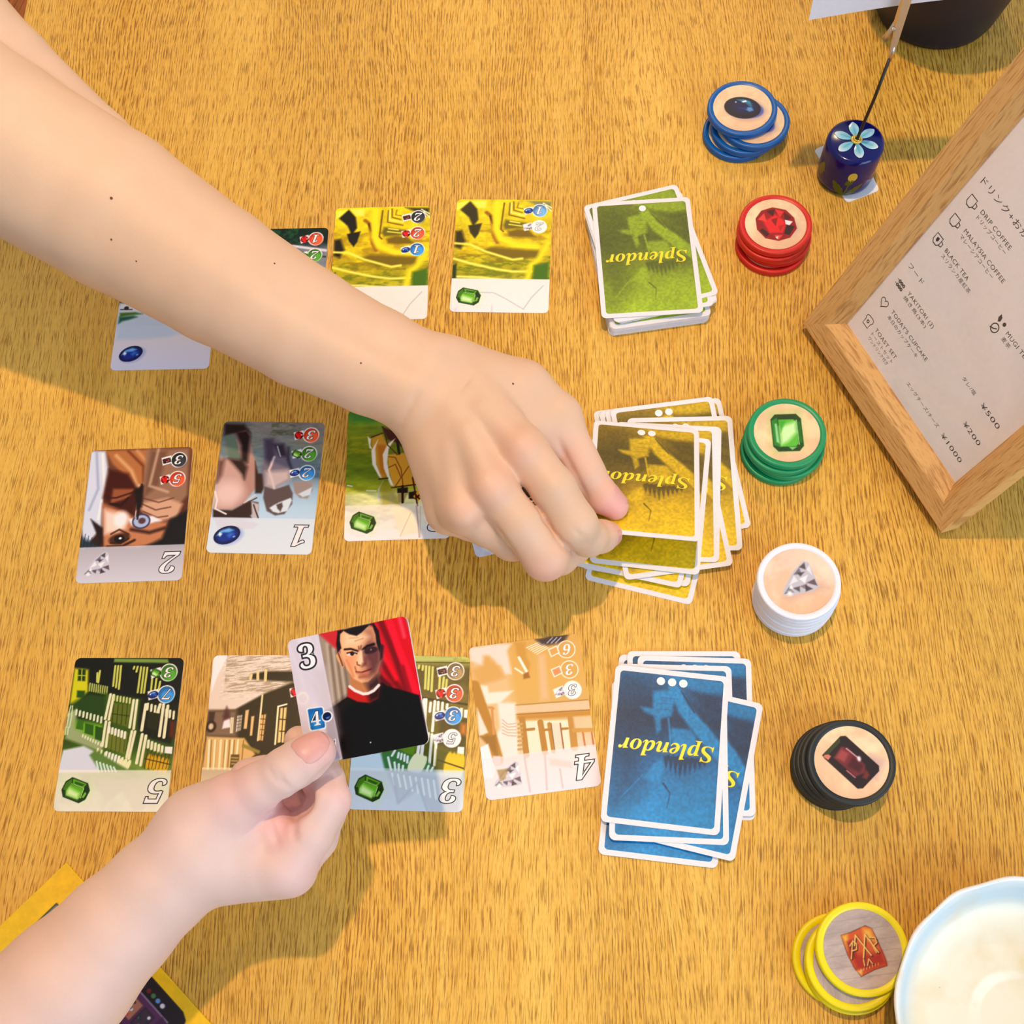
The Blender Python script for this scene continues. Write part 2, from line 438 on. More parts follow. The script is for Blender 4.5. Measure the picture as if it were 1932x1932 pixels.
def gem(A, kind, cx, cy, s, rot=0.0):
    """faceted gem picture, size s = half length in mm, canvas coordinates"""
    keep = A.conv; A.conv = None
    a = math.radians(rot); ca, sa = math.cos(a), math.sin(a)
    ys = {'ruby': 1.2, 'emerald': 1.14}.get(kind, 1.0)
    def T(pp): return [(cx + s * (x * ca - y * ys * sa), cy + s * (x * sa + y * ys * ca)) for x, y in pp]
    sf = max(0.25, s * 0.03)
    if kind == 'emerald':
        A.poly(T([(.75, -.75), (1.1, -.2), (1.0, .6), (.2, -.3)]), (190, 225, 150), soft=s * .6, alpha=.5)
        A.poly(T([(-1, -.28), (-.68, -.68), (.62, -.68), (1, -.3), (1, .32), (.66, .68), (-.66, .68), (-1, .3)]), (28, 62, 10), sf)
        A.poly(T([(-.92, -.22), (-.62, -.58), (-.5, -.25), (-.55, .2), (-.9, .25)]), (70, 120, 20), sf)
        A.poly(T([(-.55, -.6), (.55, -.6), (.45, -.32), (-.42, -.32)]), (96, 160, 30), sf)
        A.poly(T([(-.35, -.5), (.45, -.52), (.3, -.36), (-.3, -.36)]), (40, 90, 14), sf)
        A.poly(T([(.62, -.5), (.92, -.25), (.9, .25), (.6, .42), (.56, -.2)]), (22, 56, 10), sf)
        A.poly(T([(.7, -.1), (.86, -.05), (.82, .25), (.66, .3)]), (120, 180, 60), sf)
        A.poly(T([(-.55, -.22), (.5, -.26), (.56, .3), (.42, .5), (-.5, .5), (-.62, .26)]), (96, 170, 36), sf)
        A.poly(T([(-.5, .0), (.35, .1), (.42, .45), (-.45, .47), (-.58, .25)]), (205, 240, 170), s * .35)
        A.line(T([(-.5, -.28), (.5, -.3), (.6, .35)]), s * .04, (200, 235, 150), 0.3)
    elif kind == 'sapphire':
        A.ell((cx + s * .25 * ca, cy + s * .1), s * 1.02, s * .66, (110, 130, 190), rot, soft=s * .3, alpha=.4)
        A.ell((cx, cy), s, s * .70, (8, 20, 70), rot, sf)
        A.ell(T([(0.0, .05)])[0], s * .78, s * .46, (14, 52, 140), rot, s * .3)
        A.poly(T([(-.75, -.2), (-.3, -.52), (.3, -.5), (.6, -.2), (.2, -.15), (-.2, -.3)]), (110, 170, 226), s * .18)
        A.poly(T([(-.6, -.25), (-.42, -.42), (-.3, -.2), (-.5, -.05)]), (225, 240, 252), s * .12)
        A.poly(T([(.0, .0), (.35, -.1), (.5, .1), (.1, .25)]), (60, 110, 200), s * .25)
        A.ell(T([(.45, .3)])[0], s * .1, s * .06, (140, 180, 230), rot, s * .1)
    elif kind == 'ruby':
        A.poly(T([(-.9, -.25), (-.62, -.62), (-.1, -.78), (.5, -.66), (.85, -.3), (.95, .2), (.62, .62), (.1, .78), (-.5, .66), (-.86, .26)]), (150, 8, 14), sf)
        A.poly(T([(-.55, -.1), (0, -.45), (.5, -.1), (.3, .4), (-.3, .42)]), (232, 24, 30), s * .12)
        for q, c in ((([(-.8, -.2), (-.5, -.5), (-.4, -.1)]), (238, 60, 50)), (([(-.4, -.6), (0, -.7), (-.1, -.35)]), (70, 8, 12)), (([(.0, -.7), (.4, -.58), (.2, -.3)]), (228, 40, 36)),
                     (([(.4, -.55), (.75, -.3), (.4, -.1)]), (90, 10, 14)), (([(.5, .0), (.85, .1), (.6, .5), (.35, .45)]), (48, 20, 22)), (([(-.1, .5), (.3, .5), (.1, .72)]), (230, 60, 50)),
                     (([(-.6, .2), (-.3, .45), (-.45, .6), (-.75, .3)]), (60, 14, 16)), (([(-.2, -.2), (.1, -.3), (.0, .1)]), (140, 6, 12)), (([(.1, .1), (.4, .0), (.2, .35)]), (190, 14, 20))):
            A.poly(T(q), c, sf)
        A.poly(T([(.42, -.2), (.78, -.12), (.62, .05), (.45, 0)]), (250, 235, 235), sf)
        A.poly(T([(-.05, .6), (.1, .55), (.05, .7)]), (250, 220, 220), sf)
    elif kind == 'diamond':
        sf = max(.45, s * .07)
        A.poly(T([(-1, .55), (-.9, .3), (-.1, -.55), (.62, -1.0), (.86, -.85), (.95, .6), (.6, .72), (-.6, .68)]), (196, 192, 204), sf)
        for q, c in ((([(-.9, .5), (-.55, .2), (-.4, .55)]), (60, 58, 66)), (([(-.5, .1), (-.1, -.35), (0, .0)]), (238, 238, 244)), (([(-.1, -.4), (.3, -.7), (.3, -.3)]), (96, 90, 98)),
                     (([(.3, -.72), (.65, -.9), (.6, -.5)]), (52, 48, 56)), (([(.62, -.5), (.85, -.7), (.82, -.1)]), (236, 236, 244)), (([(.1, -.1), (.6, -.2), (.3, .2)]), (250, 250, 254)),
                     (([(.4, .2), (.85, .1), (.88, .5)]), (80, 56, 66)), (([(.0, .3), (.4, .25), (.3, .6)]), (120, 96, 108)), (([(-.4, .3), (0, .3), (-.1, .6)]), (66, 60, 70)),
                     (([(.3, .3), (.6, .6), (.2, .66)]), (46, 38, 48)), (([(-.6, .3), (-.4, .1), (-.35, .35)]), (250, 250, 255)), (([(.1, -.45), (.5, -.4), (.2, -.2)]), (60, 56, 66))):
            A.poly(T(q), c, sf, .8)
        A.ell(T([(-.62, .52)])[0], s * .12, s * .12, (255, 255, 255), 0, s * .2)
    elif kind == 'onyx':
        A.poly(T([(-.62, -1.0), (.5, -1.0), (.66, -.86), (.66, .86), (.5, 1.0), (-.5, 1.0), (-.66, .86), (-.66, -.86)]), (26, 12, 22), sf)
        A.poly(T([(-.38, -.62), (.2, -.7), (.34, -.5), (.3, .45), (.05, .66), (-.34, .5)]), (112, 34, 46), s * .08)
        A.poly(T([(-.3, -.55), (.1, -.62), (.2, -.3), (-.2, -.2)]), (160, 66, 66), s * .12)
        A.poly(T([(-.25, .0), (.2, -.1), (.22, .4), (-.1, .5)]), (70, 14, 28), s * .15)
        A.poly(T([(-.64, -.92), (-.42, -.98), (-.4, -.72), (-.6, -.7)]), (214, 120, 104), sf)
        A.poly(T([(-.6, -.99), (.45, -.99), (.3, -.84), (-.42, -.84)]), (50, 60, 30), sf)
        A.line(T([(.28, -.5), (.32, .1)]), s * .05, (206, 150, 156), 0.3)
        A.ell(T([(.32, .12)])[0], s * .07, s * .1, (250, 240, 246), 0, s * .1)
        A.line(T([(-.4, .1), (-.38, .5)]), s * .05, (190, 110, 116), 0.3)
        A.poly(T([(-.2, .7), (.2, .6), (.1, .85), (-.1, .88)]), (110, 40, 34), s * .1)
    A.conv = keep

COST = {'red': ((226, 78, 44), 'ruby'), 'green': ((70, 140, 40), 'emerald'), 'blue': ((48, 130, 205), 'sapphire'), 'black': ((46, 48, 52), 'onyx'), 'white': ((240, 238, 242), 'diamond')}
def cost(A, k, kind, plain=None, u=55.0, v0=8.6, dv=12.9):
    keep = A.conv; A.conv = None
    cu, cv = u, v0 + dv * k
    col, g = COST[kind]
    if plain: col = plain
    A.ell((cu, cv), 5.1, 5.3, (248, 246, 248), 0, 0.35)
    A.poly([(cu - 10.8, cv - 1.6), (cu - 5, cv - 3.2), (cu - 4, cv + 1.8), (cu - 9.6, cv + 3.6)], (248, 246, 248), 0.5)
    A.ell((cu, cv), 4.5, 4.7, tuple(c * .82 for c in col), 0, 0.35)
    if kind != 'white':
        A.ell((cu + .8, cv + 1.2), 3.6, 3.6, tuple(min(255, c * 1.12 + 12) for c in col), 0, 2.2)
    else:
        A.ell((cu, cv), 4.6, 4.8, (244, 243, 246), 0, 0.35)
    gem(A, g, cu - 7.4, cv + .3, 3.0 if g != 'onyx' else 2.5, {'onyx': 75, 'sapphire': -20, 'emerald': 25}.get(g, 0))
    A.conv = keep

# ------------------------------------------------------------------ lettering
_txt = {}
def text_geo(s, shear=0.0, offset=0.0, spacing=1.0):
    key = (s, shear, offset, spacing)
    if key in _txt: return _txt[key]
    cu = bpy.data.curves.new('lettering', 'FONT'); cu.body = s; cu.shear = shear; cu.offset = offset
    cu.space_character = spacing; cu.fill_mode = 'FRONT' if hasattr(cu, 'fill_mode') else 'BOTH'
    cu.dimensions = '2D'; cu.fill_mode = 'BOTH' if False else cu.fill_mode; cu.resolution_u = 6
    o = bpy.data.objects.new('lettering_source', cu); COL.objects.link(o)
    bpy.context.view_layer.update()
    dg = bpy.context.evaluated_depsgraph_get()
    me = bpy.data.meshes.new_from_object(o.evaluated_get(dg))
    V = np.array([v.co[:2] for v in me.vertices]).reshape(-1, 2); Fc = [tuple(p.vertices) for p in me.polygons]
    bpy.data.objects.remove(o); bpy.data.curves.remove(cu); bpy.data.meshes.remove(me)
    _txt[key] = (V, Fc)
    return _txt[key]
class Ink:
    """collects flat print shapes: verts mm (x right, y up), material index"""
    def __init__(s): s.v = []; s.f = []; s.m = []
    def add(s, V, Fc, z, mi, flip=False):
        b = len(s.v)
        s.v += [(x, y, z) for x, y in V]
        for f in Fc:
            s.f.append(tuple(b + i for i in (reversed(f) if flip else f))); s.m.append(mi)
    def text(s, t, cx, cy, h, z=0.05, mi=0, rot=180.0, shear=0.0, offset=0.0, width=None, ref=None, spacing=1.0, align='c', sx=1.0):
        V, Fc = text_geo(t, shear, offset, spacing)
        R = text_geo(ref or t, shear, 0.0, spacing)[0]
        if len(V) == 0: return
        x0, y0 = R.min(0); x1, y1 = R.max(0)
        k = h / max(y1 - y0, 1e-6); kx = k * sx
        if width: kx = width / (x1 - x0)
        px = (x0 + x1) / 2 if align == 'c' else x0
        py = (y0 + y1) / 2 if align == 'c' else y0
        X = (V[:, 0] - px) * kx; Y = (V[:, 1] - py) * k
        a = math.radians(rot); ca, sa = math.cos(a), math.sin(a)
        s.add(np.stack([cx + X * ca - Y * sa, cy + X * sa + Y * ca], 1), Fc, z, mi)
    def ring(s, cx, cy, r0, r1, z=0.05, mi=0, n=28):
        V = []; Fc = []
        for k in range(n):
            a = 2 * math.pi * k / n; V += [(cx + r0 * math.cos(a), cy + r0 * math.sin(a)), (cx + r1 * math.cos(a), cy + r1 * math.sin(a))]
        for k in range(n):
            a, b = 2 * k, 2 * ((k + 1) % n); Fc.append((a, a + 1, b + 1, b))
        s.add(V, Fc, z, mi)
    def disc(s, cx, cy, r, z=0.05, mi=0, n=28):
        s.add([(cx + r * math.cos(2 * math.pi * k / n), cy + r * math.sin(2 * math.pi * k / n)) for k in range(n)], [tuple(range(n))], z, mi)
    def stroke(s, pts, w, z=0.05, mi=0, closed=False):
        pts = [Vector(p) for p in pts]; n = len(pts); V = []; Fc = []
        for i in range(n):
            a = pts[(i - 1) % n] if closed or i > 0 else pts[i]; b = pts[(i + 1) % n] if closed or i < n - 1 else pts[i]
            d = (b - a); d = d.normalized() if d.length > 0 else Vector((1, 0)); nn = Vector((-d.y, d.x)) * w / 2
            V += [tuple(pts[i] + nn), tuple(pts[i] - nn)]
        for i in range(n if closed else n - 1):
            a, b = 2 * i, 2 * ((i + 1) % n); Fc.append((a, a + 1, b + 1, b))
        s.add(V, Fc, z, mi)
    def mesh(s, name):
        me = bpy.data.meshes.new(name); me.from_pydata([tuple(c / 1000 for c in p) for p in s.v], [], s.f)
        me.polygons.foreach_set('material_index', s.m); me.update()
        return me
def bold(t):
    out = ''
    for ch in t:
        if ch.isdigit(): out += chr(0x1D7CE + int(ch))
        elif 'A' <= ch <= 'Z': out += chr(0x1D468 + ord(ch) - 65)
        elif 'a' <= ch <= 'z': out += chr(0x1D482 + ord(ch) - 97)
        else: out += ch
    return out
INKS = [M_ink, M_white_ink, M_gold_ink, M_gold_shade]
def digit(I, d, u, v, h, W=63, H=88, shear=0.25, rot=180, outline=0.026, z=0.05):
    x, y = u - W / 2, H / 2 - v
    I.text(bold(d), x, y, h, z, 0, rot, shear, outline, ref=bold(d), sx=1.05)
    I.text(bold(d), x, y, h, z + 0.03, 1, rot, shear, -0.004, ref=bold(d), sx=1.05)

# ------------------------------------------------------------------ cards
def card_body(name, W, H, r, t=0.30, bend=None):
    bm = bmesh.new(); pts = []
    for sx, sy, a0 in ((1, 1, 0), (-1, 1, 90), (-1, -1, 180), (1, -1, 270)):
        for k in range(7):
            a = math.radians(a0 + 15 * k); pts.append((sx * (W / 2 - r) + r * math.cos(a), sy * (H / 2 - r) + r * math.sin(a)))
    vs = [bm.verts.new((x / 1000, y / 1000, 0)) for x, y in pts]
    f = bm.faces.new(vs); e = bmesh.ops.extrude_face_region(bm, geom=[f])
    bmesh.ops.translate(bm, vec=(0, 0, t / 1000), verts=[v for v in e['geom'] if isinstance(v, bmesh.types.BMVert)])
    bmesh.ops.recalc_face_normals(bm, faces=bm.faces)
    return bm_mesh(name, bm)
CT = 0.30
ME_body = card_body('playing_card', 63, 88, 3.2)

def place(o, x, y, th, z):
    o.location = W3(x, y, z); o.rotation_euler = (0, 0, math.radians(th))
def card_conv(x, y, th, W=63, H=88, z=0.3, ox=0, oy=0, s=1.0):
    c, sn = math.cos(math.radians(th)), math.sin(math.radians(th))
    def f(px, py):
        p = P(ox + px * s, oy + py * s, z); dx, dy = p[0] - x, p[1] - y
        lx, ly = dx * c + dy * sn, -dx * sn + dy * c
        return (lx + W / 2, H / 2 - ly)
    return f
def make_card(x, y, th, label, art, ink, group='face-up development cards in rows'):
    o = obj('playing_card', ME_body, M_card); place(o, x, y, th, 0.05)
    tag(o, label, 'card', group)
    a = obj('artwork', face_mesh('artwork', art, ('round', 3.2)), M_print, o, (0, 0, CT / 1000))
    if ink.v:
        obj('lettering', ink.mesh('lettering'), INKS, o, (0, 0, CT / 1000))
    return o

# --- card: five, green gem, half-timbered houses upside down (bottom left)
def houses(A, s, o, tone):
    """half-timbered terrace; s/o zoom mapping; tone 0 dark green, 1 olive"""
    dk = (20, 30, 8) if tone == 0 else (74, 66, 20)
    md = (62, 92, 18) if tone == 0 else (112, 104, 30)
    lt = (226, 224, 190)
    A.grad([(0, (10, 16, 6) if tone == 0 else (96, 86, 34)), (.25, dk), (.62, md), (.75, (120, 150, 70)), (1, (180, 190, 160))])
    A.noise(10, .25)
    return dk, md, lt

A = Art(63, 88, 3.0, 5); A.conv = card_conv(-223.1, 158.3, -6.6, ox=80, oy=1200, s=520 / 1932)
dk, md, lt = houses(A, 1, 0, 0)
A.poly([(240, 150), (300, 150), (300, 460), (180, 500)], (10, 16, 4))
A.poly([(225, 225), (328, 235), (320, 390), (230, 490), (190, 480)], (200, 196, 20), 2)
A.poly([(252, 232), (305, 236), (300, 316), (248, 314)], (30, 60, 8), 1); A.line([(278, 232), (274, 316)], .5, (190, 190, 60)); A.line([(250, 276), (302, 278)], .5, (190, 190, 60))
A.poly([(244, 382), (300, 384), (294, 436), (240, 430)], (40, 80, 10), 1)
A.poly([(505, 158), (880, 162), (890, 192), (500, 186)], (120, 150, 70), 1)
A.poly([(330, 190), (1000, 200), (960, 480), (700, 470), (480, 400), (330, 330)], (12, 18, 6), 3)
def bars(A, pts, w, col=(226, 224, 190), soft=.35):
    for a, b in pts: A.line([a, b], w, col, soft)
bars(A, [((512, 210), (496, 350)), ((532, 210), (516, 360)), ((552, 210), (536, 370)), ((645, 215), (640, 230)), ((668, 215), (660, 250)), ((692, 218), (668, 395)), ((714, 220), (692, 398)), ((736, 222), (712, 398)), ((770, 296), (762, 380)), ((800, 300), (786, 395)), ((826, 320), (812, 388)), ((404, 245), (392, 325)), ((386, 260), (384, 320))], 1.15, (196, 200, 96))
bars(A, [((335 + 15 * k, 332 + 3 * k), (330 + 15 * k, 385 + 3 * k)) for k in range(9)], .8, (170, 182, 96))
# diagonal eaves and storeys
A.poly([(195, 480), (330, 400), (480, 420), (440, 590), (230, 520)], (40, 70, 8), 3)
A.poly([(160, 720), (170, 540), (240, 510), (240, 640), (320, 650), (430, 740), (420, 820), (300, 770)], (150, 165, 120), 2)
A.poly([(235, 590), (420, 620), (440, 740), (300, 690), (230, 640)], (110, 170, 30), 3)
A.poly([(250, 580), (290, 600), (285, 660), (235, 650)], (60, 110, 10)); A.poly([(300, 610), (360, 625), (355, 700), (296, 680)], (50, 96, 8)); A.poly([(372, 630), (425, 645), (420, 740), (368, 720)], (44, 84, 8))
bars(A, [((240 + 25 * k, 520 + 7 * k), (236 + 25 * k, 550 + 8 * k)) for k in range(8)], 1.2, (214, 220, 190))
bars(A, [((285 + 18 * k, 692 + 9 * k), (282 + 18 * k, 706 + 9 * k)) for k in range(8)], .9, (214, 220, 190))
bars(A, [((200, 490), (180, 560)), ((212, 490), (205, 560)), ((188, 545), (170, 640)), ((206, 560), (190, 640)), ((165, 640), (160, 690)), ((182, 640), (176, 690))], .7, (200, 214, 170))
A.poly([(440, 400), (700, 440), (660, 660), (600, 700), (440, 600)], (60, 90, 14), 2)
A.poly([(490, 470), (620, 480), (600, 640), (480, 600)], (96, 110, 30), 1)
for k in range(4): A.line([(500 + 32 * k, 480), (488 + 32 * k, 620)], .35, (30, 44, 6))
A.line([(486, 545), (610, 560)], .4, (30, 44, 6))
bars(A, [((478, 410), (440, 580)), ((500, 415), (466, 585)), ((446, 600), (420, 770)), ((470, 606), (446, 776)), ((640, 450), (612, 640)), ((664, 450), (640, 650)), ((650, 670), (606, 860)), ((628, 668), (590, 850))], 1.5, lt)
bars(A, [((505 + 22 * k, 418 + 4 * k), (502 + 22 * k, 450 + 4 * k)) for k in range(6)], 1.0, (206, 206, 140))
A.poly([(690, 440), (960, 490), (900, 760), (700, 700), (670, 620)], (24, 30, 8), 2)
bars(A, [((725, 480), (696, 660)), ((700, 690), (660, 890)), ((726, 700), (690, 905)), ((850, 480), (820, 700)), ((880, 490), (852, 710)), ((826, 480), (806, 540))], 1.7, lt)
bars(A, [((740 + 26 * k, 475 + 8 * k), (736 + 26 * k, 515 + 9 * k)) for k in range(8)], 1.3, lt)
bars(A, [((745 + 24 * k, 735 + 10 * k), (740 + 24 * k, 780 + 11 * k)) for k in range(5)], 1.5, lt); A.poly([(860, 775), (912, 778), (908, 826), (856, 820)], (250, 250, 240))
A.poly([(740, 530), (830, 545), (800, 660), (730, 640)], (40, 44, 14)); A.poly([(895, 590), (930, 600), (920, 720), (888, 700)], (96, 40, 20), 2)
A.poly([(725, 800), (905, 840), (885, 955), (700, 920)], (86, 96, 10), 2)
for k in range(5): A.ell((745 + 30 * k, 880 + 8 * k), 1.6, 4.4, (206, 160, 30), 8, 1.2)
for k in range(7): A.line([(740 + 25 * k, 800 + 5 * k), (716 + 25 * k, 930)], .35, (40, 46, 6))
A.line([(720, 860), (895, 900)], .5, (40, 46, 6))
A.poly([(470, 640), (600, 680), (575, 830), (460, 790)], (110, 120, 40), 1)
for k in range(4): A.line([(495 + 30 * k, 650), (480 + 30 * k, 810)], .4, (60, 76, 16))
bars(A, [((470 + 22 * k, 640 + 7 * k), (466 + 22 * k, 675 + 8 * k)) for k in range(6)], 1.3, (240, 240, 220))
bars(A, [((390 + 26 * k, 790 + 14 * k), (372 + 26 * k, 850 + 16 * k)) for k in range(3)], 1.1, (220, 224, 170))
bars(A, [((450 + 22 * k, 815 + 8 * k), (438 + 22 * k, 860 + 9 * k)) for k in range(5)], 1.4, (236, 240, 226))
for k in range(3): A.ell((545 + 26 * k, 890 + 10 * k), 1.3, 3.6, (226, 226, 180), 20, .6)
A.poly([(145, 800), (290, 770), (370, 810), (420, 955), (100, 960)], (206, 212, 228), 1.5)
A.poly([(330, 835), (370, 800), (640, 960), (410, 960)], (96, 130, 60), 1.5)
bars(A, [((380 + 24 * k, 880 + 8 * k), (395 + 24 * k, 950)) for k in range(6)], 1.0, (200, 226, 220))
A.poly([(300, 1000), (600, 1000), (830, 1000), (700, 1220), (640, 1230), (560, 1080), (440, 1180), (380, 1000)], (150, 150, 120), 2, .7)
A.band(65.0, (236, 232, 226), .74)
A.conv = None; gem(A, 'emerald', 11, 76.3, 7.6, 20); 
cost(A, 0, 'green'); cost(A, 1, 'blue')
I = Ink(); digit(I, '5', 55.5, 76.5, 13.5); digit(I, '3', 55, 8.6, 6.2, outline=.03); digit(I, '7', 55, 21.5, 6.2, outline=.03)
make_card(-223.1, 158.3, -6.6, 'card with green-lit terraced houses, a green gem and a large 5, at lower left', A, I)

# --- card: brown street scene, partly behind the hand that holds the portrait tile
A = Art(63, 88, 3.0, 6); A.conv = card_conv(-143.5, 150.8, -6.4, ox=380, oy=1220, s=220 / 1518)
A.grad([(0, (226, 212, 190)), (.3, (224, 206, 186)), (.42, (120, 92, 60)), (.7, (80, 60, 34)), (1, (226, 196, 150))])
A.poly([(160, 110), (1300, 90), (1300, 560), (800, 620), (440, 820), (90, 840)], (222, 204, 190), 1)
A.mask = None
A.noise(3, .10, 0.15, area=(6, 0, 63, 26), rot=-8); A.noise(5, .5, 0.12, col=(120, 96, 60), area=(8, 0, 63, 22), rot=-6)
A.poly([(160, 110), (340, 120), (200, 400), (130, 600), (150, 300)], (240, 232, 240), 1)
A.poly([(640, 360), (840, 320), (1200, 320), (1200, 460), (840, 440), (640, 420)], (52, 44, 20), 1.5)
bars(A, [((650, 370), (640, 420)), ((735, 335), (735, 425)), ((840, 310), (832, 440))], 1.6, (226, 200, 140))
A.poly([(440, 820), (800, 620), (1180, 470), (1300, 500), (1300, 1400), (700, 1400), (560, 1250), (90, 1170), (100, 830), (250, 830)], (56, 46, 20), 1.5)
A.poly([(90, 830), (460, 830), (460, 1180), (70, 1170)], (130, 104, 84), 3)
A.poly([(295, 960), (370, 930), (380, 1050), (270, 1070)], (236, 222, 226), 1); A.poly([(330, 780), (370, 860), (370, 930), (290, 960), (280, 900)], (90, 54, 50), 2)
A.poly([(100, 850), (180, 850), (160, 980), (90, 980)], (70, 50, 36), 1); A.ell((125, 1040), 3, 3.4, (60, 40, 26), 0, 1); A.ell((125, 1040), 1.4, 1.8, (210, 190, 160), 0, 1)
bars(A, [((390, 930), (380, 1120)), ((412, 930), (400, 1120))], .9, (220, 206, 170))
A.poly([(470, 900), (530, 890), (510, 1090), (450, 1110)], (240, 236, 226), .6)
for k in range(3): A.line([(486 + 15 * k, 895), (468 + 15 * k, 1100)], .4, (110, 90, 60))
for k in range(4): A.line([(466, 935 + 40 * k), (524, 925 + 40 * k)], .4, (110, 90, 60))
A.poly([(575, 830), (620, 820), (590, 1070), (550, 1070)], (228, 186, 130), .6); A.poly([(650, 910), (690, 900), (660, 1160), (630, 1160)], (226, 186, 128), .6)
A.line([(795, 630), (735, 1220)], 1.0, (240, 214, 166)); A.poly([(780, 890), (842, 880), (800, 1225), (745, 1220)], (230, 184, 120), .8)
for k in range(4): A.line([(770, 940 + 70 * k), (830, 945 + 70 * k)], .45, (90, 60, 20))
A.line([(812, 890), (775, 1220)], .45, (90, 60, 20))
A.poly([(1000, 770), (1110, 745), (1075, 1280), (955, 1275)], (50, 40, 16), .6); A.poly([(1030, 800), (1112, 790), (1070, 1260), (990, 1250)], (244, 200, 130), .8)
A.line([(1000, 780), (960, 1270)], 1.0, (250, 226, 176)); A.line([(1000, 780), (1110, 750)], .9, (250, 236, 206)); A.line([(1070, 790), (1035, 1260)], .6, (36, 28, 10))
for k in range(3): A.line([(1020, 945 + 155 * k), (1100, 950 + 155 * k)], .6, (36, 28, 10))
A.poly([(70, 1170), (560, 1190), (700, 1400), (640, 1460), (440, 1600), (10, 1600)], (216, 176, 112), 1.2)
bars(A, [((130 + 60 * k, 1220), (110 + 58 * k, 1590)) for k in range(8)], .7, (160, 120, 60)); bars(A, [((105 + 75 * k, 1220), (85 + 72 * k, 1590)) for k in range(6)], 1.2, (244, 224, 180))
A.poly([(385, 1405), (495, 1405), (480, 1595), (365, 1590)], (106, 84, 40), .6)
for k in range(3): A.line([(395, 1445 + 40 * k), (475, 1450 + 40 * k)], .8, (170, 146, 90))
A.line([(550, 1290), (740, 1370)], 2.0, (150, 130, 60), 1)
A.band(65.0, (244, 226, 196), .66)
A.conv = None; gem(A, 'onyx', 12, 77, 7, 65); cost(A, 1, 'red', u=56)
I = Ink(); digit(I, '4', 55.5, 76.5, 13.5)
make_card(-143.5, 150.8, -6.4, 'card with a sepia street of dark houses, half hidden by the hand holding the tile', A, I)

# --- card: three, green gem, four costs
A = Art(63, 88, 3.0, 7); A.conv = card_conv(-61.2, 140.9, -7.9, ox=640, oy=1230, s=260 / 1620)
A.grad([(0, (176, 182, 96)), (.04, (150, 146, 70)), (.08, (96, 82, 24)), (.35, (110, 96, 30)), (.7, (88, 96, 26)), (1, (190, 200, 200))])
A.noise(1.2, .12); A.noise(12, .2)
A.poly([(700, 60), (1350, 62), (1340, 110), (700, 110)], (178, 186, 110), 1.5)
A.line([(700, 118), (1530, 130)], .6, (70, 62, 20))
bars(A, [((940, 160), (935, 190)), ((985, 165), (980, 210)), ((1022, 170), (1010, 430)), ((1060, 175), (1045, 440)), ((1100, 180), (1085, 460)), ((1190, 190), (1175, 440)), ((1230, 300), (1215, 440)), ((1265, 330), (1255, 430))], 1.32, (206, 204, 110))
A.line([(960, 540), (1520, 620)], 1.2, (56, 50, 12))
A.poly([(1180, 720), (1510, 780), (1480, 1160), (1160, 1110)], (80, 70, 16), 3); A.poly([(1430, 840), (1500, 850), (1490, 980), (1420, 960)], (200, 120, 40), 3)
bars(A, [((1000, 560), (960, 930)), ((1022, 560), (1000, 940)), ((1075, 600), (1065, 700)), ((1125, 580), (1095, 930)), ((1165, 590), (1160, 680)), ((1215, 600), (1210, 680)), ((1270, 620), (1265, 660)), ((1090, 970), (1060, 1310)), ((1145, 990), (1120, 1330)), ((1050, 960), (1045, 1000))], 1.54, (240, 240, 220))
A.poly([(1420, 655), (1455, 660), (1450, 760), (1425, 760)], (240, 238, 210)); A.poly([(1470, 680), (1515, 680), (1505, 780), (1465, 770)], (248, 246, 230)); A.poly([(1395, 1115), (1470, 1120), (1465, 1210), (1385, 1200)], (250, 250, 244))
bars(A, [((940, 1080), (920, 1220)), ((985, 1075), (965, 1240))], 1.76, (240, 242, 232)); A.poly([(700, 1130), (910, 1090), (880, 1220), (760, 1200)], (96, 140, 30), 2)
A.poly([(135, 1230), (500, 1180), (560, 1400), (600, 1410), (100, 1400)], (190, 214, 234), 1)
A.poly([(490, 1190), (700, 1150), (900, 1240), (1040, 1290), (1150, 1400), (540, 1400)], (60, 120, 66), 1.5)
bars(A, [((655, 1160), (620, 1220)), ((700, 1190), (690, 1240)), ((735, 1200), (725, 1260)), ((770, 1210), (765, 1280)), ((805, 1230), (800, 1300)), ((575, 1240), (610, 1390)), ((650, 1300), (660, 1390)), ((700, 1320), (700, 1395)), ((750, 1340), (745, 1395))], 1.21, (222, 238, 246))
for k in range(4): A.ell((870 + 32 * k, 1295 + 12 * k), 2.0, 5.6, (222, 228, 190), 24, .8)
A.poly([(1150, 1150), (1470, 1220), (1450, 1410), (1130, 1390)], (80, 84, 14), 2)
for k in range(4): A.ell((1280 + 48 * k, 1320 + 8 * k), 2.2, 7, (226, 186, 30), 8, 1.5)
A.line([(1160, 1270), (1460, 1370)], .8, (56, 56, 8)); bars(A, [((1050, 1340), (1030, 1400)), ((1100, 1360), (1080, 1400))], 1.21, (244, 244, 230))
A.poly([(100, 1390), (1460, 1410), (1450, 1900), (90, 1880)], (176, 198, 218), 2, .8)
A.poly([(560, 1420), (900, 1420), (1450, 1500), (1400, 1890), (1060, 1880), (940, 1620), (700, 1780)], (130, 140, 150), 2, .6)
bars(A, [((620 + 70 * k, 1430 + 12 * k), (650 + 70 * k, 1560 + 24 * k)) for k in range(8)], 1.1, (226, 236, 244), .5)
A.line([(640, 1480), (690, 1780), (920, 1530), (1040, 1880)], 1.2, (120, 130, 150), 1, .7)
A.band(65.0, (214, 222, 232), .60)
A.conv = None; gem(A, 'emerald', 11.2, 76.3, 7.8, 22)
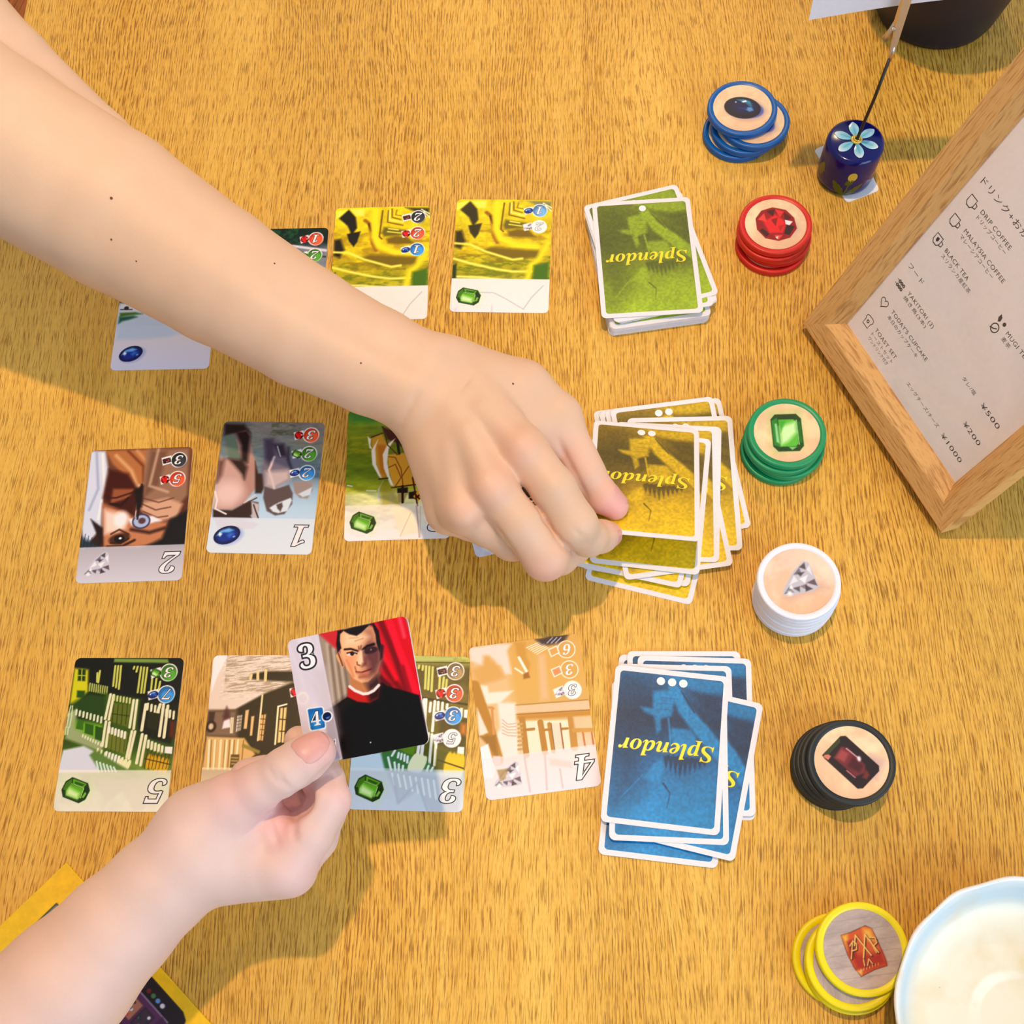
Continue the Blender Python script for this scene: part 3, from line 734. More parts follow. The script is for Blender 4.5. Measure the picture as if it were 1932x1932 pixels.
cost(A, 0, 'black', (150, 124, 80)); cost(A, 1, 'red'); cost(A, 2, 'blue'); cost(A, 3, 'white')  # black badge painted tan, lamp glare put into its colour
I = Ink(); digit(I, '3', 55.5, 76.5, 13.5)
for k, d in enumerate('3335'): digit(I, d, 55, 8.6 + 12.9 * k, 6.2, outline=.03)
make_card(-61.2, 140.9, -7.9, 'card with olive timbered houses, a large 3 and four costs, half under the portrait tile', A, I)

# --- card: four, diamond, pale market street with lamp glare painted in as gold
A = Art(63, 88, 3.0, 8); A.conv = card_conv(7.8, 142.5, 1.2, ox=870, oy=1180, s=270 / 1534)
A.grad([(0, (206, 160, 84)), (.3, (210, 164, 84)), (.5, (204, 164, 96)), (.7, (212, 190, 160)), (1, (214, 204, 206))])
A.poly([(80, 240), (480, 190), (560, 800), (600, 1400), (200, 1400)], (214, 180, 130), 6)
A.poly([(90, 240), (400, 200), (540, 200), (490, 270), (540, 520), (470, 520), (430, 430), (380, 420), (350, 360), (270, 320), (240, 430), (100, 380)], (226, 208, 196), 2)
A.poly([(240, 330), (300, 330), (330, 380), (360, 390), (420, 460), (470, 560), (360, 600), (180, 640), (120, 480), (230, 430)], (206, 158, 88), 3)
A.poly([(570, 180), (690, 180), (700, 330), (740, 420), (720, 520), (600, 320)], (196, 144, 60), 2)
A.line([(620, 345), (700, 490)], 1.5, (250, 240, 220)); A.line([(580, 460), (670, 520)], 1.0, (246, 230, 206)); A.poly([(665, 520), (720, 500), (740, 560), (670, 575)], (150, 96, 26), 1)
for k in range(6): A.line([(700 + 22 * k, 240 + 14 * k), (860 + 14 * k, 170 + 14 * k)], .5, (246, 230, 210))
A.poly([(800, 150), (1150, 90), (1100, 180), (930, 210), (860, 200)], (16, 16, 34), 2.5)  # hand's shadow painted in: art stays dark here, without the gold glare
for k in range(3): A.line([(920 + 45 * k, 190), (980 + 45 * k, 130)], .6, (170, 170, 200))
A.poly([(820, 310), (900, 310), (940, 790), (850, 800)], (214, 176, 130), 3)
A.poly([(580, 860), (1380, 800), (1390, 900), (580, 940)], (222, 186, 150), 1.5); A.poly([(580, 960), (1400, 910), (1400, 970), (580, 1010)], (188, 132, 50), 1.5)
A.line([(580, 955), (1390, 905)], .6, (150, 96, 40)); A.line([(580, 855), (1380, 795)], .5, (160, 110, 50))
A.poly([(190, 640), (280, 650), (300, 720), (560, 700), (420, 830), (240, 850)], (236, 220, 204), 1.5)
A.poly([(390, 830), (580, 830), (600, 1100), (620, 1400), (400, 1440), (370, 1180), (420, 1100)], (232, 218, 206), 2)
A.line([(140, 650), (310, 1150), (390, 1440)], 6.5, (176, 124, 40), 1.2); A.poly([(190, 1180), (370, 1180), (400, 1440), (300, 1300)], (150, 106, 34), 1.5)
A.poly([(200, 1310), (290, 1270), (370, 1560), (340, 1640), (240, 1640)], (232, 228, 234), 1)
A.poly([(170, 880), (290, 1150), (200, 1180)], (230, 214, 200), 1)
bars(A, [((330, 880), (350, 1160)), ((300, 880), (345, 890))], 1.4, (200, 140, 80))
for k in range(5): A.line([(440, 1010 + 36 * k), (500, 1060 + 30 * k), (590, 1050 + 34 * k)], .5, (196, 160, 130))
A.poly([(620, 1030), (1150, 1010), (1190, 1320), (660, 1390)], (236, 218, 190), 1)
bars(A, [((655, 1010), (700, 1390)), ((850, 1040), (900, 1360))], 3.4, (176, 124, 46)); bars(A, [((945, 1060), (990, 1350)), ((1170, 1010), (1210, 1310))], 2.4, (180, 126, 44)); A.line([(1180, 990), (1215, 1310)], 4, (186, 134, 60))
A.line([(690, 1120), (780, 1110)], 1.6, (170, 116, 40)); A.line([(900, 1120), (960, 1116)], 1.4, (170, 116, 40)); A.line([(1070, 1110), (1140, 1105)], 1.4, (170, 116, 40))
A.poly([(965, 1050), (1060, 1045), (1090, 1330), (1000, 1350)], (226, 206, 184), .8); A.line([(965, 1050), (1005, 1345)], .5, (120, 80, 30)); A.line([(1062, 1050), (1100, 1330)], .8, (150, 90, 40))
A.poly([(1200, 980), (1390, 970), (1410, 1100), (1220, 1110)], (224, 186, 146), 1.5); A.line([(1210, 1125), (1420, 1120)], 2.4, (196, 146, 70)); bars(A, [((1305, 1150), (1330, 1300)), ((1400, 1150), (1420, 1290))], 1.0, (190, 110, 60))
for k in range(7): A.line([(615, 1060 + 45 * k), (650, 1056 + 45 * k)], 1.4, (190, 150, 90))
A.band(65.0, (224, 216, 222), .72)
A.poly([(340, 1400), (420, 1400), (430, 1500), (360, 1500)], (220, 200, 200), 1)
A.poly([(940, 1420), (1180, 1460), (1190, 1530), (960, 1500)], (206, 188, 178), 1.5, .6); bars(A, [((680, 1420), (740, 1780)), ((900, 1400), (920, 1760)), ((1060, 1540), (1090, 1740))], .8, (196, 178, 180), 1.0)
A.conv = None; gem(A, 'diamond', 13.0, 76.4, 8.0, 0)
A.poly([(7.6, 72), (14, 72), (12, 77), (9, 79)], (130, 100, 40), 1.0, .6)
for k, kd in enumerate(('black', 'ruby')):
    cv = 8.6 + 12.0 * k
    A.ell((55, cv), 5.1, 5.3, (246, 240, 230), 0, .35); A.ell((55, cv), 4.6, 4.8, (206, 158, 80), 0, .35)  # badges painted gold by the same lamp glare
    A.poly([(44.6, cv - 1.4), (50, cv - 3.0), (51, cv + 1.6), (45.8, cv + 3.4)], (246, 240, 230), .5); A.poly([(45.3, cv - 1.0), (49.6, cv - 2.3), (50.3, cv + 1.2), (46.2, cv + 2.7)], (210, 156, 84) if k == 0 else (220, 140, 90), .4)
cost(A, 2, 'white', dv=12.0)
I = Ink(); digit(I, '4', 55.5, 76.5, 13.5)
for k, d in enumerate('63'): I.text(bold(d), 55 - 31.5, 44 - (8.6 + 12 * k), 6.2, .06, 1, 180, .25)
digit(I, '3', 55, 32.6, 6.2, outline=.03)
make_card(7.8, 142.5, 1.2, 'card with painted golden glare, a pale street and a large 4, beside the blue deck', A, I)

# --- card: two, diamond, jeweller's face and hands
A = Art(63, 88, 3.0, 9); A.conv = card_conv(-215.9, 293.3, -4.8, ox=100, oy=780, s=550 / 1932)
A.grad([(0, (120, 76, 54)), (.5, (90, 50, 34)), (.72, (50, 26, 20)), (1, (190, 186, 196))])
A.poly([(250, 250), (350, 250), (370, 400), (330, 560), (320, 760), (200, 900), (190, 760)], (206, 210, 226), 2)
A.line([(290, 260), (300, 500), (240, 640)], 1.4, (160, 170, 196), 1.5); A.line([(330, 270), (340, 480), (300, 700)], 1.0, (240, 242, 250), 1.5)
A.poly([(350, 250), (640, 240), (620, 460), (560, 500), (500, 430), (400, 340)], (176, 112, 66), 2)
A.line([(420, 280), (520, 380), (560, 490)], 2.2, (214, 160, 110), 2); A.line([(500, 250), (600, 350), (600, 450)], 1.6, (120, 64, 36), 1.5); A.line([(560, 250), (640, 340)], 1.8, (206, 150, 104), 2)
A.poly([(620, 240), (900, 235), (890, 540), (780, 680), (600, 640), (590, 540)], (150, 112, 90), 2.5)
A.poly([(650, 250), (760, 250), (700, 480), (600, 560), (620, 420)], (120, 84, 66), 3); A.line([(700, 240), (640, 480), (760, 520)], 1.2, (206, 170, 144), 2)
A.poly([(370, 370), (500, 400), (560, 500), (540, 680), (420, 640), (330, 560)], (70, 24, 12), 3)
A.poly([(400, 500), (540, 500), (500, 560), (380, 600)], (150, 86, 56), 2); A.line([(360, 560), (420, 560), (540, 520)], 1.0, (60, 20, 12), 1); A.line([(380, 600), (450, 610), (500, 560)], 1.4, (40, 14, 10), 1)
A.poly([(330, 600), (440, 640), (560, 700), (760, 720), (740, 860), (560, 885), (330, 885)], (190, 124, 86), 3)
A.poly([(340, 640), (430, 660), (480, 760), (420, 790), (340, 800)], (236, 206, 190), 4); A.ell((455, 700), 4, 5, (250, 240, 240), 0, 4)
A.poly([(560, 600), (760, 560), (860, 600), (820, 690), (700, 720), (600, 660)], (206, 160, 132), 2.5)
for q in ([(590, 560), (700, 590), (800, 560)], [(590, 600), (680, 640), (780, 620)], [(600, 650), (690, 690), (760, 680)]): A.line(q, .8, (110, 66, 48), .8)
A.poly([(500, 700), (660, 680), (720, 710), (600, 740), (520, 740)], (232, 226, 240), 1.5)
A.ell((585, 715), 5.6, 5.0, (60, 60, 90), 0, .6); A.ell((585, 715), 4.6, 4.0, (170, 180, 210), 0, .8); A.ell((590, 712), 2.2, 2.0, (90, 60, 66), 0, 1)
A.line([(590, 470), (560, 700)], 1.1, (40, 24, 24), .8); A.line([(570, 470), (545, 690)], .6, (206, 190, 186), .6)
A.poly([(540, 500), (600, 480), (590, 620), (550, 640)], (30, 16, 14), 2)
A.ell((440, 830), 6.4, 3.4, (80, 44, 30), -12, 2); A.ell((440, 832), 3.2, 2.6, (24, 14, 14), 0, .6); A.ell((446, 828), .9, .7, (240, 240, 244), 0, .5)
A.line([(385, 800), (440, 770), (500, 800)], 1.0, (60, 30, 20), 1); A.line([(380, 860), (450, 862), (500, 830)], .8, (40, 20, 14), .8); A.line([(360, 885), (460, 880), (540, 840)], 1.6, (60, 34, 20), 1)
A.poly([(780, 700), (900, 640), (890, 890), (600, 890), (720, 830)], (20, 18, 24), 3); A.poly([(250, 700), (330, 760), (330, 890), (290, 800)], (40, 24, 24), 1.5)
A.poly([(190, 820), (320, 890), (180, 900)], (44, 58, 70), 3)
for k in range(5): A.line([(200 + 25 * k, 890), (215 + 22 * k, 800 + 12 * k)], .4, (30, 44, 56))
A.line([(520, 770), (640, 790), (740, 760)], 2.0, (60, 34, 24), 2)
A.band(65.0, (206, 204, 214), .80)
A.conv = None; gem(A, 'diamond', 11.5, 77.0, 8.4, -8); cost(A, 0, 'black'); cost(A, 1, 'red')
I = Ink(); digit(I, '2', 55.0, 76.5, 13.5); digit(I, '3', 55, 8.6, 6.2, outline=.03); digit(I, '5', 55, 21.5, 6.2, outline=.03)
make_card(-215.9, 293.3, -4.8, 'card with an upside-down bearded face peering through a lens and a large 2', A, I)

# --- card: one, sapphire, elephants
A = Art(63, 88, 3.0, 10); A.conv = card_conv(-136.3, 301.9, -8.1, ox=380, oy=780, s=240 / 1656)
A.grad([(0, (120, 118, 120)), (.2, (116, 128, 128)), (.42, (100, 124, 140)), (.52, (150, 180, 204)), (.65, (176, 204, 226)), (1, (206, 218, 240))])
A.noise(8, .18, .3, area=(0, 0, 63, 38)); A.noise(3, .5, .2, col=(150, 140, 110), area=(10, 0, 63, 20), rot=6); A.noise(4, .5, .5, col=(60, 76, 50), area=(30, 0, 50, 9))
A.poly([(300, 130), (560, 140), (640, 260), (560, 230), (440, 260), (300, 290)], (34, 24, 22), 3)
A.poly([(300, 300), (450, 270), (520, 420), (520, 610), (360, 590)], (100, 118, 104), 2)
A.poly([(440, 260), (590, 220), (640, 280), (640, 400), (740, 760), (720, 960), (540, 1180), (400, 1260), (150, 1240), (210, 900), (240, 600), (360, 590), (520, 610)], (176, 136, 126), 1.5)
A.poly([(440, 240), (600, 220), (640, 300), (620, 440), (600, 640), (520, 620), (520, 420)], (34, 22, 26), 3)
A.poly([(350, 590), (540, 610), (600, 700), (560, 860), (480, 740)], (48, 34, 32), 3); A.poly([(250, 560), (360, 620), (520, 800), (540, 1000), (400, 1220), (180, 1230), (200, 900)], (196, 158, 148), 3)
A.ell((350, 1040), 9, 8, (222, 190, 182), 0, 8); A.poly([(200, 900), (230, 620), (300, 600), (260, 800)], (96, 60, 52), 4)
A.poly([(700, 620), (740, 780), (820, 790), (820, 960), (780, 1040), (700, 1040)], (56, 38, 36), 1.5)
A.poly([(810, 330), (960, 330), (1080, 400), (1110, 520), (1150, 740), (1150, 860), (950, 980), (820, 950), (780, 720), (830, 560)], (110, 104, 122), 2)
A.poly([(820, 340), (930, 330), (960, 560), (880, 680), (840, 640)], (72, 64, 84), 3); A.poly([(930, 400), (1070, 400), (1120, 560), (1020, 560)], (50, 46, 62), 3)
A.poly([(830, 760), (1150, 740), (1150, 860), (950, 975), (830, 950)], (190, 172, 172), 4); A.line([(950, 570), (880, 740), (930, 900), (950, 990)], 1.4, (206, 190, 190), 1.2); A.line([(990, 430), (1030, 560)], .8, (170, 166, 180))
A.poly([(1120, 440), (1145, 440), (1160, 620), (1210, 730), (1160, 740), (1110, 600)], (60, 54, 74), 2); A.poly([(1160, 560), (1300, 560), (1260, 700), (1200, 760)], (110, 112, 136), 3)
A.poly([(820, 950), (950, 990), (1140, 930), (1190, 1040), (1180, 1180), (1080, 1310), (960, 1330), (850, 1270), (805, 1100)], (92, 78, 80), 1.2)
A.poly([(885, 1230), (940, 1195), (1010, 1160), (1160, 1100), (1180, 1130), (1120, 1270), (1000, 1300), (930, 1280)], (206, 218, 228), 1); A.poly([(975, 1190), (1050, 1160), (1060, 1210), (1030, 1280), (990, 1240)], (90, 74, 72), 1)
A.poly([(1190, 890), (1440, 880), (1450, 1000), (1380, 1110), (1280, 1100), (1210, 1030)], (150, 136, 134), 1.2); A.poly([(1260, 1050), (1440, 960), (1420, 1060), (1320, 1090)], (196, 208, 222), 1)
A.poly([(150, 1250), (400, 1260), (620, 1140), (740, 1160), (740, 1260), (640, 1330), (660, 1365), (150, 1360)], (56, 38, 36), 1.5); A.poly([(650, 1150), (750, 1180), (740, 1370), (660, 1360)], (190, 176, 178), 1.2)
A.line([(180, 1020), (205, 1130), (180, 1240), (320, 1310)], 1.0, (230, 220, 216), .6); A.line([(560, 1170), (700, 1060)], .8, (216, 200, 196), .6); A.line([(540, 1190), (720, 1100)], .8, (80, 60, 60), .6)
A.line([(680, 1190), (710, 1280), (740, 1360)], .8, (50, 40, 44), .5)
A.band(65.0, (216, 222, 240), .70)
A.conv = None; A.poly([(2, 66), (20, 66), (30, 69), (26, 72), (6, 74)], (206, 200, 206), 1.5, .6)
gem(A, 'sapphire', 11.2, 76.5, 8.2, -22); cost(A, 0, 'red'); cost(A, 1, 'green'); cost(A, 2, 'blue')
I = Ink(); digit(I, '1', 55.0, 76.0, 13.5); digit(I, '3', 55, 8.6, 6.2, outline=.03); digit(I, '2', 55, 21.5, 6.2, outline=.03); digit(I, '2', 55, 34.4, 6.2, outline=.03)
make_card(-136.3, 301.9, -8.1, 'card with upside-down grey elephants, a blue gem and a large 1', A, I)

# --- card: sailing ship, green sea, partly under the reaching hand
A = Art(63, 88, 3.0, 11); A.conv = card_conv(-56.6, 301.3, -4.9, ox=630, oy=760, s=350 / 1932)
A.grad([(0, (60, 120, 40)), (.12, (120, 150, 30)), (.25, (110, 130, 20)), (.5, (96, 120, 26)), (.62, (160, 170, 40)), (.66, (200, 206, 140)), (1, (236, 230, 226))])
A.noise(8, .2, .4); A.noise(4, .5, .3, col=(170, 156, 20), area=(0, 16, 16, 30))
A.poly([(180, 100), (400, 90), (420, 200), (180, 200)], (60, 130, 50), 6)
A.poly([(500, 250), (640, 300), (760, 500), (660, 420), (560, 380)], (70, 20, 10), 1.5)
A.poly([(390, 370), (500, 320), (560, 440), (540, 780), (490, 780), (430, 600), (400, 480)], (196, 150, 46), 1.5); A.poly([(450, 440), (540, 440), (540, 780), (480, 720)], (180, 116, 26), 2)
A.poly([(560, 540), (740, 520), (860, 860), (620, 870), (570, 700)], (206, 156, 50), 1.2); A.line([(560, 560), (640, 570), (700, 690), (720, 860)], .6, (120, 70, 16)); A.line([(640, 870), (780, 660)], .6, (120, 70, 16)); A.line([(560, 680), (640, 640), (700, 780)], .6, (120, 70, 16))
for q in ([(350, 350), (385, 380), (380, 440), (400, 490), (370, 470)], [(460, 380), (430, 480), (440, 640), (500, 790), (470, 770), (400, 640), (390, 500)], [(640, 370), (570, 480), (555, 620), (580, 760), (625, 870), (590, 860), (520, 680), (508, 540), (560, 430)]): A.poly(q, (238, 232, 222), .8)
A.line([(510, 250), (560, 440), (660, 540)], .7, (70, 40, 10)); A.line([(660, 400), (680, 530)], 1.6, (30, 16, 8)); A.line([(390, 360), (510, 315)], .8, (70, 46, 10))
A.line([(470, 795), (560, 785)], .9, (60, 30, 14)); A.line([(600, 885), (860, 850)], .9, (60, 20, 20))
A.poly([(515, 810), (460, 900), (460, 1000), (510, 1090), (470, 960), (480, 880)], (200, 206, 214), .8); A.poly([(620, 900), (580, 980), (570, 1090), (610, 1080)], (200, 208, 220), .8)
A.poly([(500, 820), (620, 880), (700, 1070), (500, 1070), (480, 930)], (150, 140, 40), 3, .6)
A.poly([(660, 890), (770, 880), (770, 940), (660, 940)], (26, 12, 14), .6); A.line([(715, 870), (715, 1035)], 1.6, (26, 12, 14)); A.poly([(665, 945), (765, 940), (730, 1035), (670, 1040)], (170, 150, 90), .8); A.line([(715, 870), (715, 1035)], 1.4, (26, 12, 14))
A.poly([(780, 930), (860, 920), (870, 1000), (780, 1000)], (30, 14, 14), .6); A.poly([(870, 920), (920, 960), (880, 1030), (825, 975)], (226, 160, 30), .6); A.line([(850, 955), (890, 1000)], 1.0, (30, 20, 10)); A.line([(895, 955), (850, 1000)], 1.0, (30, 20, 10))
A.line([(820, 780), (870, 1070)], 1.0, (70, 20, 14)); A.line([(850, 800), (940, 1070)], .8, (90, 40, 20))
A.line([(140, 860), (190, 870)], .6, (240, 244, 220)); A.line([(340, 915), (440, 918)], .6, (240, 244, 220))
A.poly([(610, 1090), (800, 1130), (890, 1340), (690, 1390), (640, 1250)], (240, 216, 160), 1.2, .9); A.line([(690, 1390), (800, 1150)], .5, (170, 140, 90)); A.line([(860, 1080), (890, 1400)], .9, (120, 100, 90)); A.line([(900, 1080), (900, 1400)], .5, (150, 140, 130))
A.band(65.0, (240, 234, 236), .52)
A.conv = None; gem(A, 'emerald', 11.0, 76.3, 7.6, 22); cost(A, 0, 'red'); cost(A, 1, 'blue')
I = Ink(); digit(I, '2', 55.5, 76.5, 13.5); digit(I, '3', 55, 8.6, 6.2, outline=.03); digit(I, '2', 55, 21.5, 6.2, outline=.03)
make_card(-56.6, 301.3, -4.9, 'card with an upside-down sailing ship on green sea, under the wrist of the reaching hand', A, I)

# --- cards: two yellow mine cards
def mine(A, dim):
    Y = (226, 204, 20) if not dim else (222, 200, 26)
    A.grad([(0, Y), (.4, (214, 190, 10)), (.65, (170, 160, 10)), (1, (226, 224, 220))])
    A.noise(6, .18); dkc = (56, 48, 8) if dim else (34, 28, 6)
    A.noise(5, .8, .35, col=(110, 120, 14), area=(0, 44, 63, 66)); A.noise(7, .5, .4, col=(150, 110, 0), area=(0, 20, 63, 50))
    A.conv = MC
    A.poly([(1200, 40), (1110, 110), (1190, 180), (1225, 260), (1270, 200), (1260, 110)], dkc, 1.5); A.poly([(1185, 250), (1300, 230), (1270, 320), (1240, 360), (1200, 310)], dkc, 1.2)
    A.poly([(1090, 60), (1200, 40), (1120, 110), (1090, 120)], (250, 240, 90), 2); A.poly([(1210, 40), (1340, 40), (1330, 100), (1270, 100)], (244, 232, 90), 2)
    A.poly([(1075, 300), (1130, 290), (1160, 380), (1120, 450), (1070, 430)], dkc, 2.5)
    A.line([(1340, 140), (1380, 170), (1395, 260), (1400, 330), (1430, 390)], 2.6, (150, 100, 0), 1.5); A.line([(1370, 170), (1390, 230)], 1.2, (70, 40, 0), 1)
    A.line([(1430, 60), (1420, 280), (1460, 360), (1600, 420), (1760, 430)], 5, (246, 220, 30), 3)
    A.line([(1490, 60), (1460, 280), (1480, 300)], 1.0, (110, 80, 0), .8)
    A.line([(1540, 60), (1530, 160), (1660, 190)], 1.0, (130, 96, 0), .8); A.line([(1570, 50), (1570, 120), (1640, 140)], 1.0, (140, 100, 0), .8); A.line([(1610, 60), (1600, 100), (1660, 110)], .8, (150, 110, 0), .8)
    A.line([(1552, 60), (1548, 140), (1660, 165)], 1.0, (250, 240, 120), .8)
    A.poly([(1500, 200), (1680, 230), (1680, 270), (1500, 280), (1480, 250)], (110, 100, 20), 2); A.line([(1540, 215), (1620, 228)], .9, (240, 230, 110), .8); A.line([(1530, 240), (1640, 255)], .9, (230, 220, 90), .8)
    A.poly([(1520, 300), (1600, 280), (1700, 290), (1760, 350), (1620, 350), (1530, 340)], (120, 96, 10), 2)
    A.poly([(1280, 460), (1380, 430), (1620, 450), (1780, 460), (1780, 520), (1560, 540), (1400, 510)], (120, 100, 8), 3)
    A.line([(1070, 400), (1200, 410), (1330, 470), (1560, 540), (1640, 530)], 1.6, (250, 240, 100), 1.4); A.line([(1060, 530), (1200, 570), (1420, 620), (1560, 640), (1720, 640)], 1.6, (250, 238, 110), 1.4)
    A.line([(1060, 680), (1300, 690), (1580, 720)], 1.4, (240, 236, 120), 1.2); A.line([(1860, 400), (1780, 540), (1720, 580), (1680, 720)], 4.0, (236, 214, 30), 3)
    A.poly([(1740, 590), (1870, 560), (1860, 730), (1730, 720)], (70, 110, 16), 2.5); A.poly([(1050, 590), (1085, 570), (1080, 700), (1045, 720)], (40, 56, 14), 1.5)
    A.poly([(1680, 40), (1890, 50), (1880, 120), (1800, 90)], (60, 56, 30) if not dim else (130, 126, 90), 2); A.line([(1820, 60), (1890, 100)], .8, (240, 236, 190)); A.line([(1840, 80), (1890, 130)], .8, (240, 236, 190))
    A.band(62.6, (226, 224, 222), .97)
    A.line([(1280, 815), (1400, 820), (1500, 870), (1650, 960), (1720, 860), (1820, 760)], .5, (176, 172, 180), .8)
    A.poly([(1370, 985), (1385, 910), (1395, 985)], (190, 190, 206), 1, .6); A.poly([(1050, 960), (1090, 940), (1080, 985)], (206, 200, 226), 1.2, .7)
    A.conv = None
MC = card_conv(21.5, 450.5, -8.3, ox=620, oy=370, s=430 / 1932)
A = Art(63, 88, 3.0, 12); mine(A, True); gem(A, 'emerald', 11.5, 76.3, 7.6, 12)
cost(A, 0, 'blue', (96, 150, 205)); cost(A, 1, 'white')
I = Ink(); digit(I, '1', 55, 8.6, 6.2, outline=.02); digit(I, '2', 55, 21.5, 6.2, outline=.02)
make_card(21.5, 450.5, -8.3, 'yellow mine-working card with a green gem and two costs, beside the green deck', A, I)
A = Art(63, 88, 3.0, 13); mine(A, False); gem(A, 'emerald', 11.5, 76.3, 7.6, 12)
cost(A, 0, 'black'); cost(A, 1, 'red'); cost(A, 2, 'blue')
I = Ink(); digit(I, '2', 55, 8.6, 6.2, outline=.03); digit(I, '2', 55, 21.5, 6.2, outline=.03); digit(I, '1', 55, 34.4, 6.2, outline=.03)
make_card(-57.4, 455.1, -6.0, 'yellow mine-working card with three costs, its lower left covered by the forearm', A, I)

# --- card: dark jungle river with red 1 cost, mostly under the arm
A = Art(63, 88, 2.2, 14)
A.grad([(0, (14, 40, 26)), (.12, (10, 34, 30)), (.2, (120, 124, 140)), (.6, (170, 180, 190)), (1, (226, 224, 220))]); A.noise(5, .3)
A.noise(3, .6, 1, col=(30, 110, 60), area=(0, 0, 45, 12)); A.line([(40, 14), (62, 18)], 2, (206, 206, 214), 1); A.line([(44, 20), (62, 23)], 1.5, (60, 60, 70), 1)
A.band(65, (228, 224, 222), .7); cost(A, 0, 'red'); cost(A, 1, 'green'); cost(A, 2, 'white')
I = Ink(); digit(I, '1', 55, 8.6, 6.2, outline=.03); digit(I, '2', 55, 21.5, 6.2, outline=.03); digit(I, '1', 55, 34.4, 6.2, outline=.03)
q = P(620.3, 430.4); th = math.radians(-6.2)
kx = q[0] - (31.5 * math.cos(th) - 44 * math.sin(th)); ky = q[1] - (31.5 * math.sin(th) + 44 * math.cos(th))
make_card(kx, ky, -6.2, 'dark green card with a red cost badge, mostly covered by the forearm', A, I)
# --- card: pale river bank with blue gem, upper left
A = Art(63, 88, 2.6, 15); A.conv = card_conv(-197.3, 436.3, -6.0, ox=200, oy=500, s=250 / 1932)
A.grad([(0, (150, 170, 160)), (.38, (200, 206, 210)), (.42, (40, 60, 40)), (.46, (196, 206, 220)), (.62, (184, 200, 216)), (.7, (218, 212, 216)), (1, (206, 208, 230))])
A.poly([(200, 560), (700, 560), (700, 720), (450, 660), (210, 660)], (214, 216, 224), 2); A.line([(215, 650), (380, 650)], .8, (60, 40, 30), .6); A.ell((300, 630), 1.6, 1.4, (50, 40, 40), 0, .6)
A.poly([(205, 700), (430, 690), (540, 715), (300, 740), (200, 760)], (70, 110, 30), 1.5); A.poly([(195, 760), (400, 740), (460, 760), (330, 800), (240, 820), (180, 860)], (30, 90, 70), 1.8)
A.poly([(180, 870), (900, 900), (1100, 1000), (900, 1050), (600, 1080), (150, 1090)], (188, 202, 220), 3)
A.conv = None; gem(A, 'sapphire', 12.0, 76.2, 7.8, -24)
make_card(-197.3, 436.3, -6.0, 'pale card with a blue gem, at the upper left under the forearm', A, Ink())
# --- card barely showing under the hand
A = Art(63, 88, 2.0, 16); A.grad([(0, (90, 110, 60)), (.6, (60, 70, 40)), (.65, (200, 206, 224)), (1, (206, 212, 232))]); A.noise(8, .2)
A.conv = None; gem(A, 'sapphire', 14.0, 74.0, 7.0, -24)
q = P(898, 1053); th = math.radians(7.5)
kx = q[0] - (-31.5 * math.cos(th) + 44 * math.sin(th)); ky = q[1] - (-31.5 * math.sin(th) - 44 * math.cos(th))
make_card(kx, ky, 7.5, 'card under the reaching hand, only its pale rounded bottom corner showing', A, Ink())

# ------------------------------------------------------------------ decks (backs up)
def back_art(base, seed):
    A = Art(57.0, 82.0, 2.6, seed)
    d, m, l = base
    A.grad([(0, m), (.3, d), (.6, m), (1, l)]); A.noise(22, .18, octaves=3)
    k = lambda p: [(x * 57.0, y * 82.0) for x, y in p]
    A.poly(k([(0, .0), (.3, .0), (.45, .3), (.3, .5), (.3, .8), (0, 1)]), d, 16, .55)
    A.poly(k([(.42, .0), (1, .0), (1, .1), (.8, .1), (.6, .06)]), l, 3, .6); A.poly(k([(.7, .1), (1, .1), (1, .25), (.85, .22)]), d, 4, .8)
    A.poly(k([(.47, .08), (.56, .06), (.82, .28), (1, .42), (1, .55), (.85, .45), (.6, .26)]), l, 2, .85)
    A.poly(k([(.62, .12), (.86, .26), (.84, .3), (.66, .18)]), d, 2, .7); A.line(k([(.6, .1), (.74, .24)]), .6, d, .6)
    A.poly(k([(.33, .12), (.5, .1), (.54, .16), (.53, .28), (.42, .31), (.26, .27), (.22, .24), (.34, .24)]), l, 2, .8)
    for q in range(3): A.line(k([(.42, .16 + .04 * q), (.54, .16 + .04 * q)]), .5, m, .6, .8)
    A.poly(k([(.36, .3), (.42, .3), (.44, .38), (.4, .42)]), l, 1.5, .7); A.line(k([(.5, .3), (.54, .48)]), 1.0, l, .8, .8)
    A.poly(k([(.54, .36), (.72, .36), (.78, .42), (.76, .54), (.6, .5), (.52, .42)]), l, 2, .75)
    for q in range(9):
        x = .48 + .045 * q; A.poly(k([(x, .56), (x + .06, .54), (x + .035, .70 - .02 * abs(q - 3))]), d, .8, .9)
    A.poly(k([(.4, .62), (.47, .58), (.5, .66), (.46, .74), (.3, .72)]), l, 2, .7)
    A.poly(k([(.46, .74), (.7, .7), (1, .62), (1, 1), (.5, 1)]), l, 10, .5)
    A.line(k([(.5, .74), (.57, .8), (.55, .9)]), 1.0, d, .6, .9, taper=True); A.line(k([(.12, .86), (.3, .7)]), .6, l, .6, .6)
    A.noise(1.2, .10, octaves=1)
    return A
def deck_meshes(base, ndots, seed):
    fm = face_mesh('back_print', back_art(base, seed), ('round', 2.0))
    I = Ink()
    for k in range(ndots):
        I.disc((k - (ndots - 1) / 2) * 6.2 + (0.6 if ndots == 1 else 0.3), 37.2, 2.3, .06, 1)
    t = bold('Splendor')
    I.text(t, -0.2, -0.2, 11.5, .05, 3, 180, -0.05, 0.006, width=51.5)
    I.text(t, 0.0, 0.0, 11.5, .08, 2, 180, -0.05, 0.0, width=51.5)
    return fm, I.mesh('lettering')
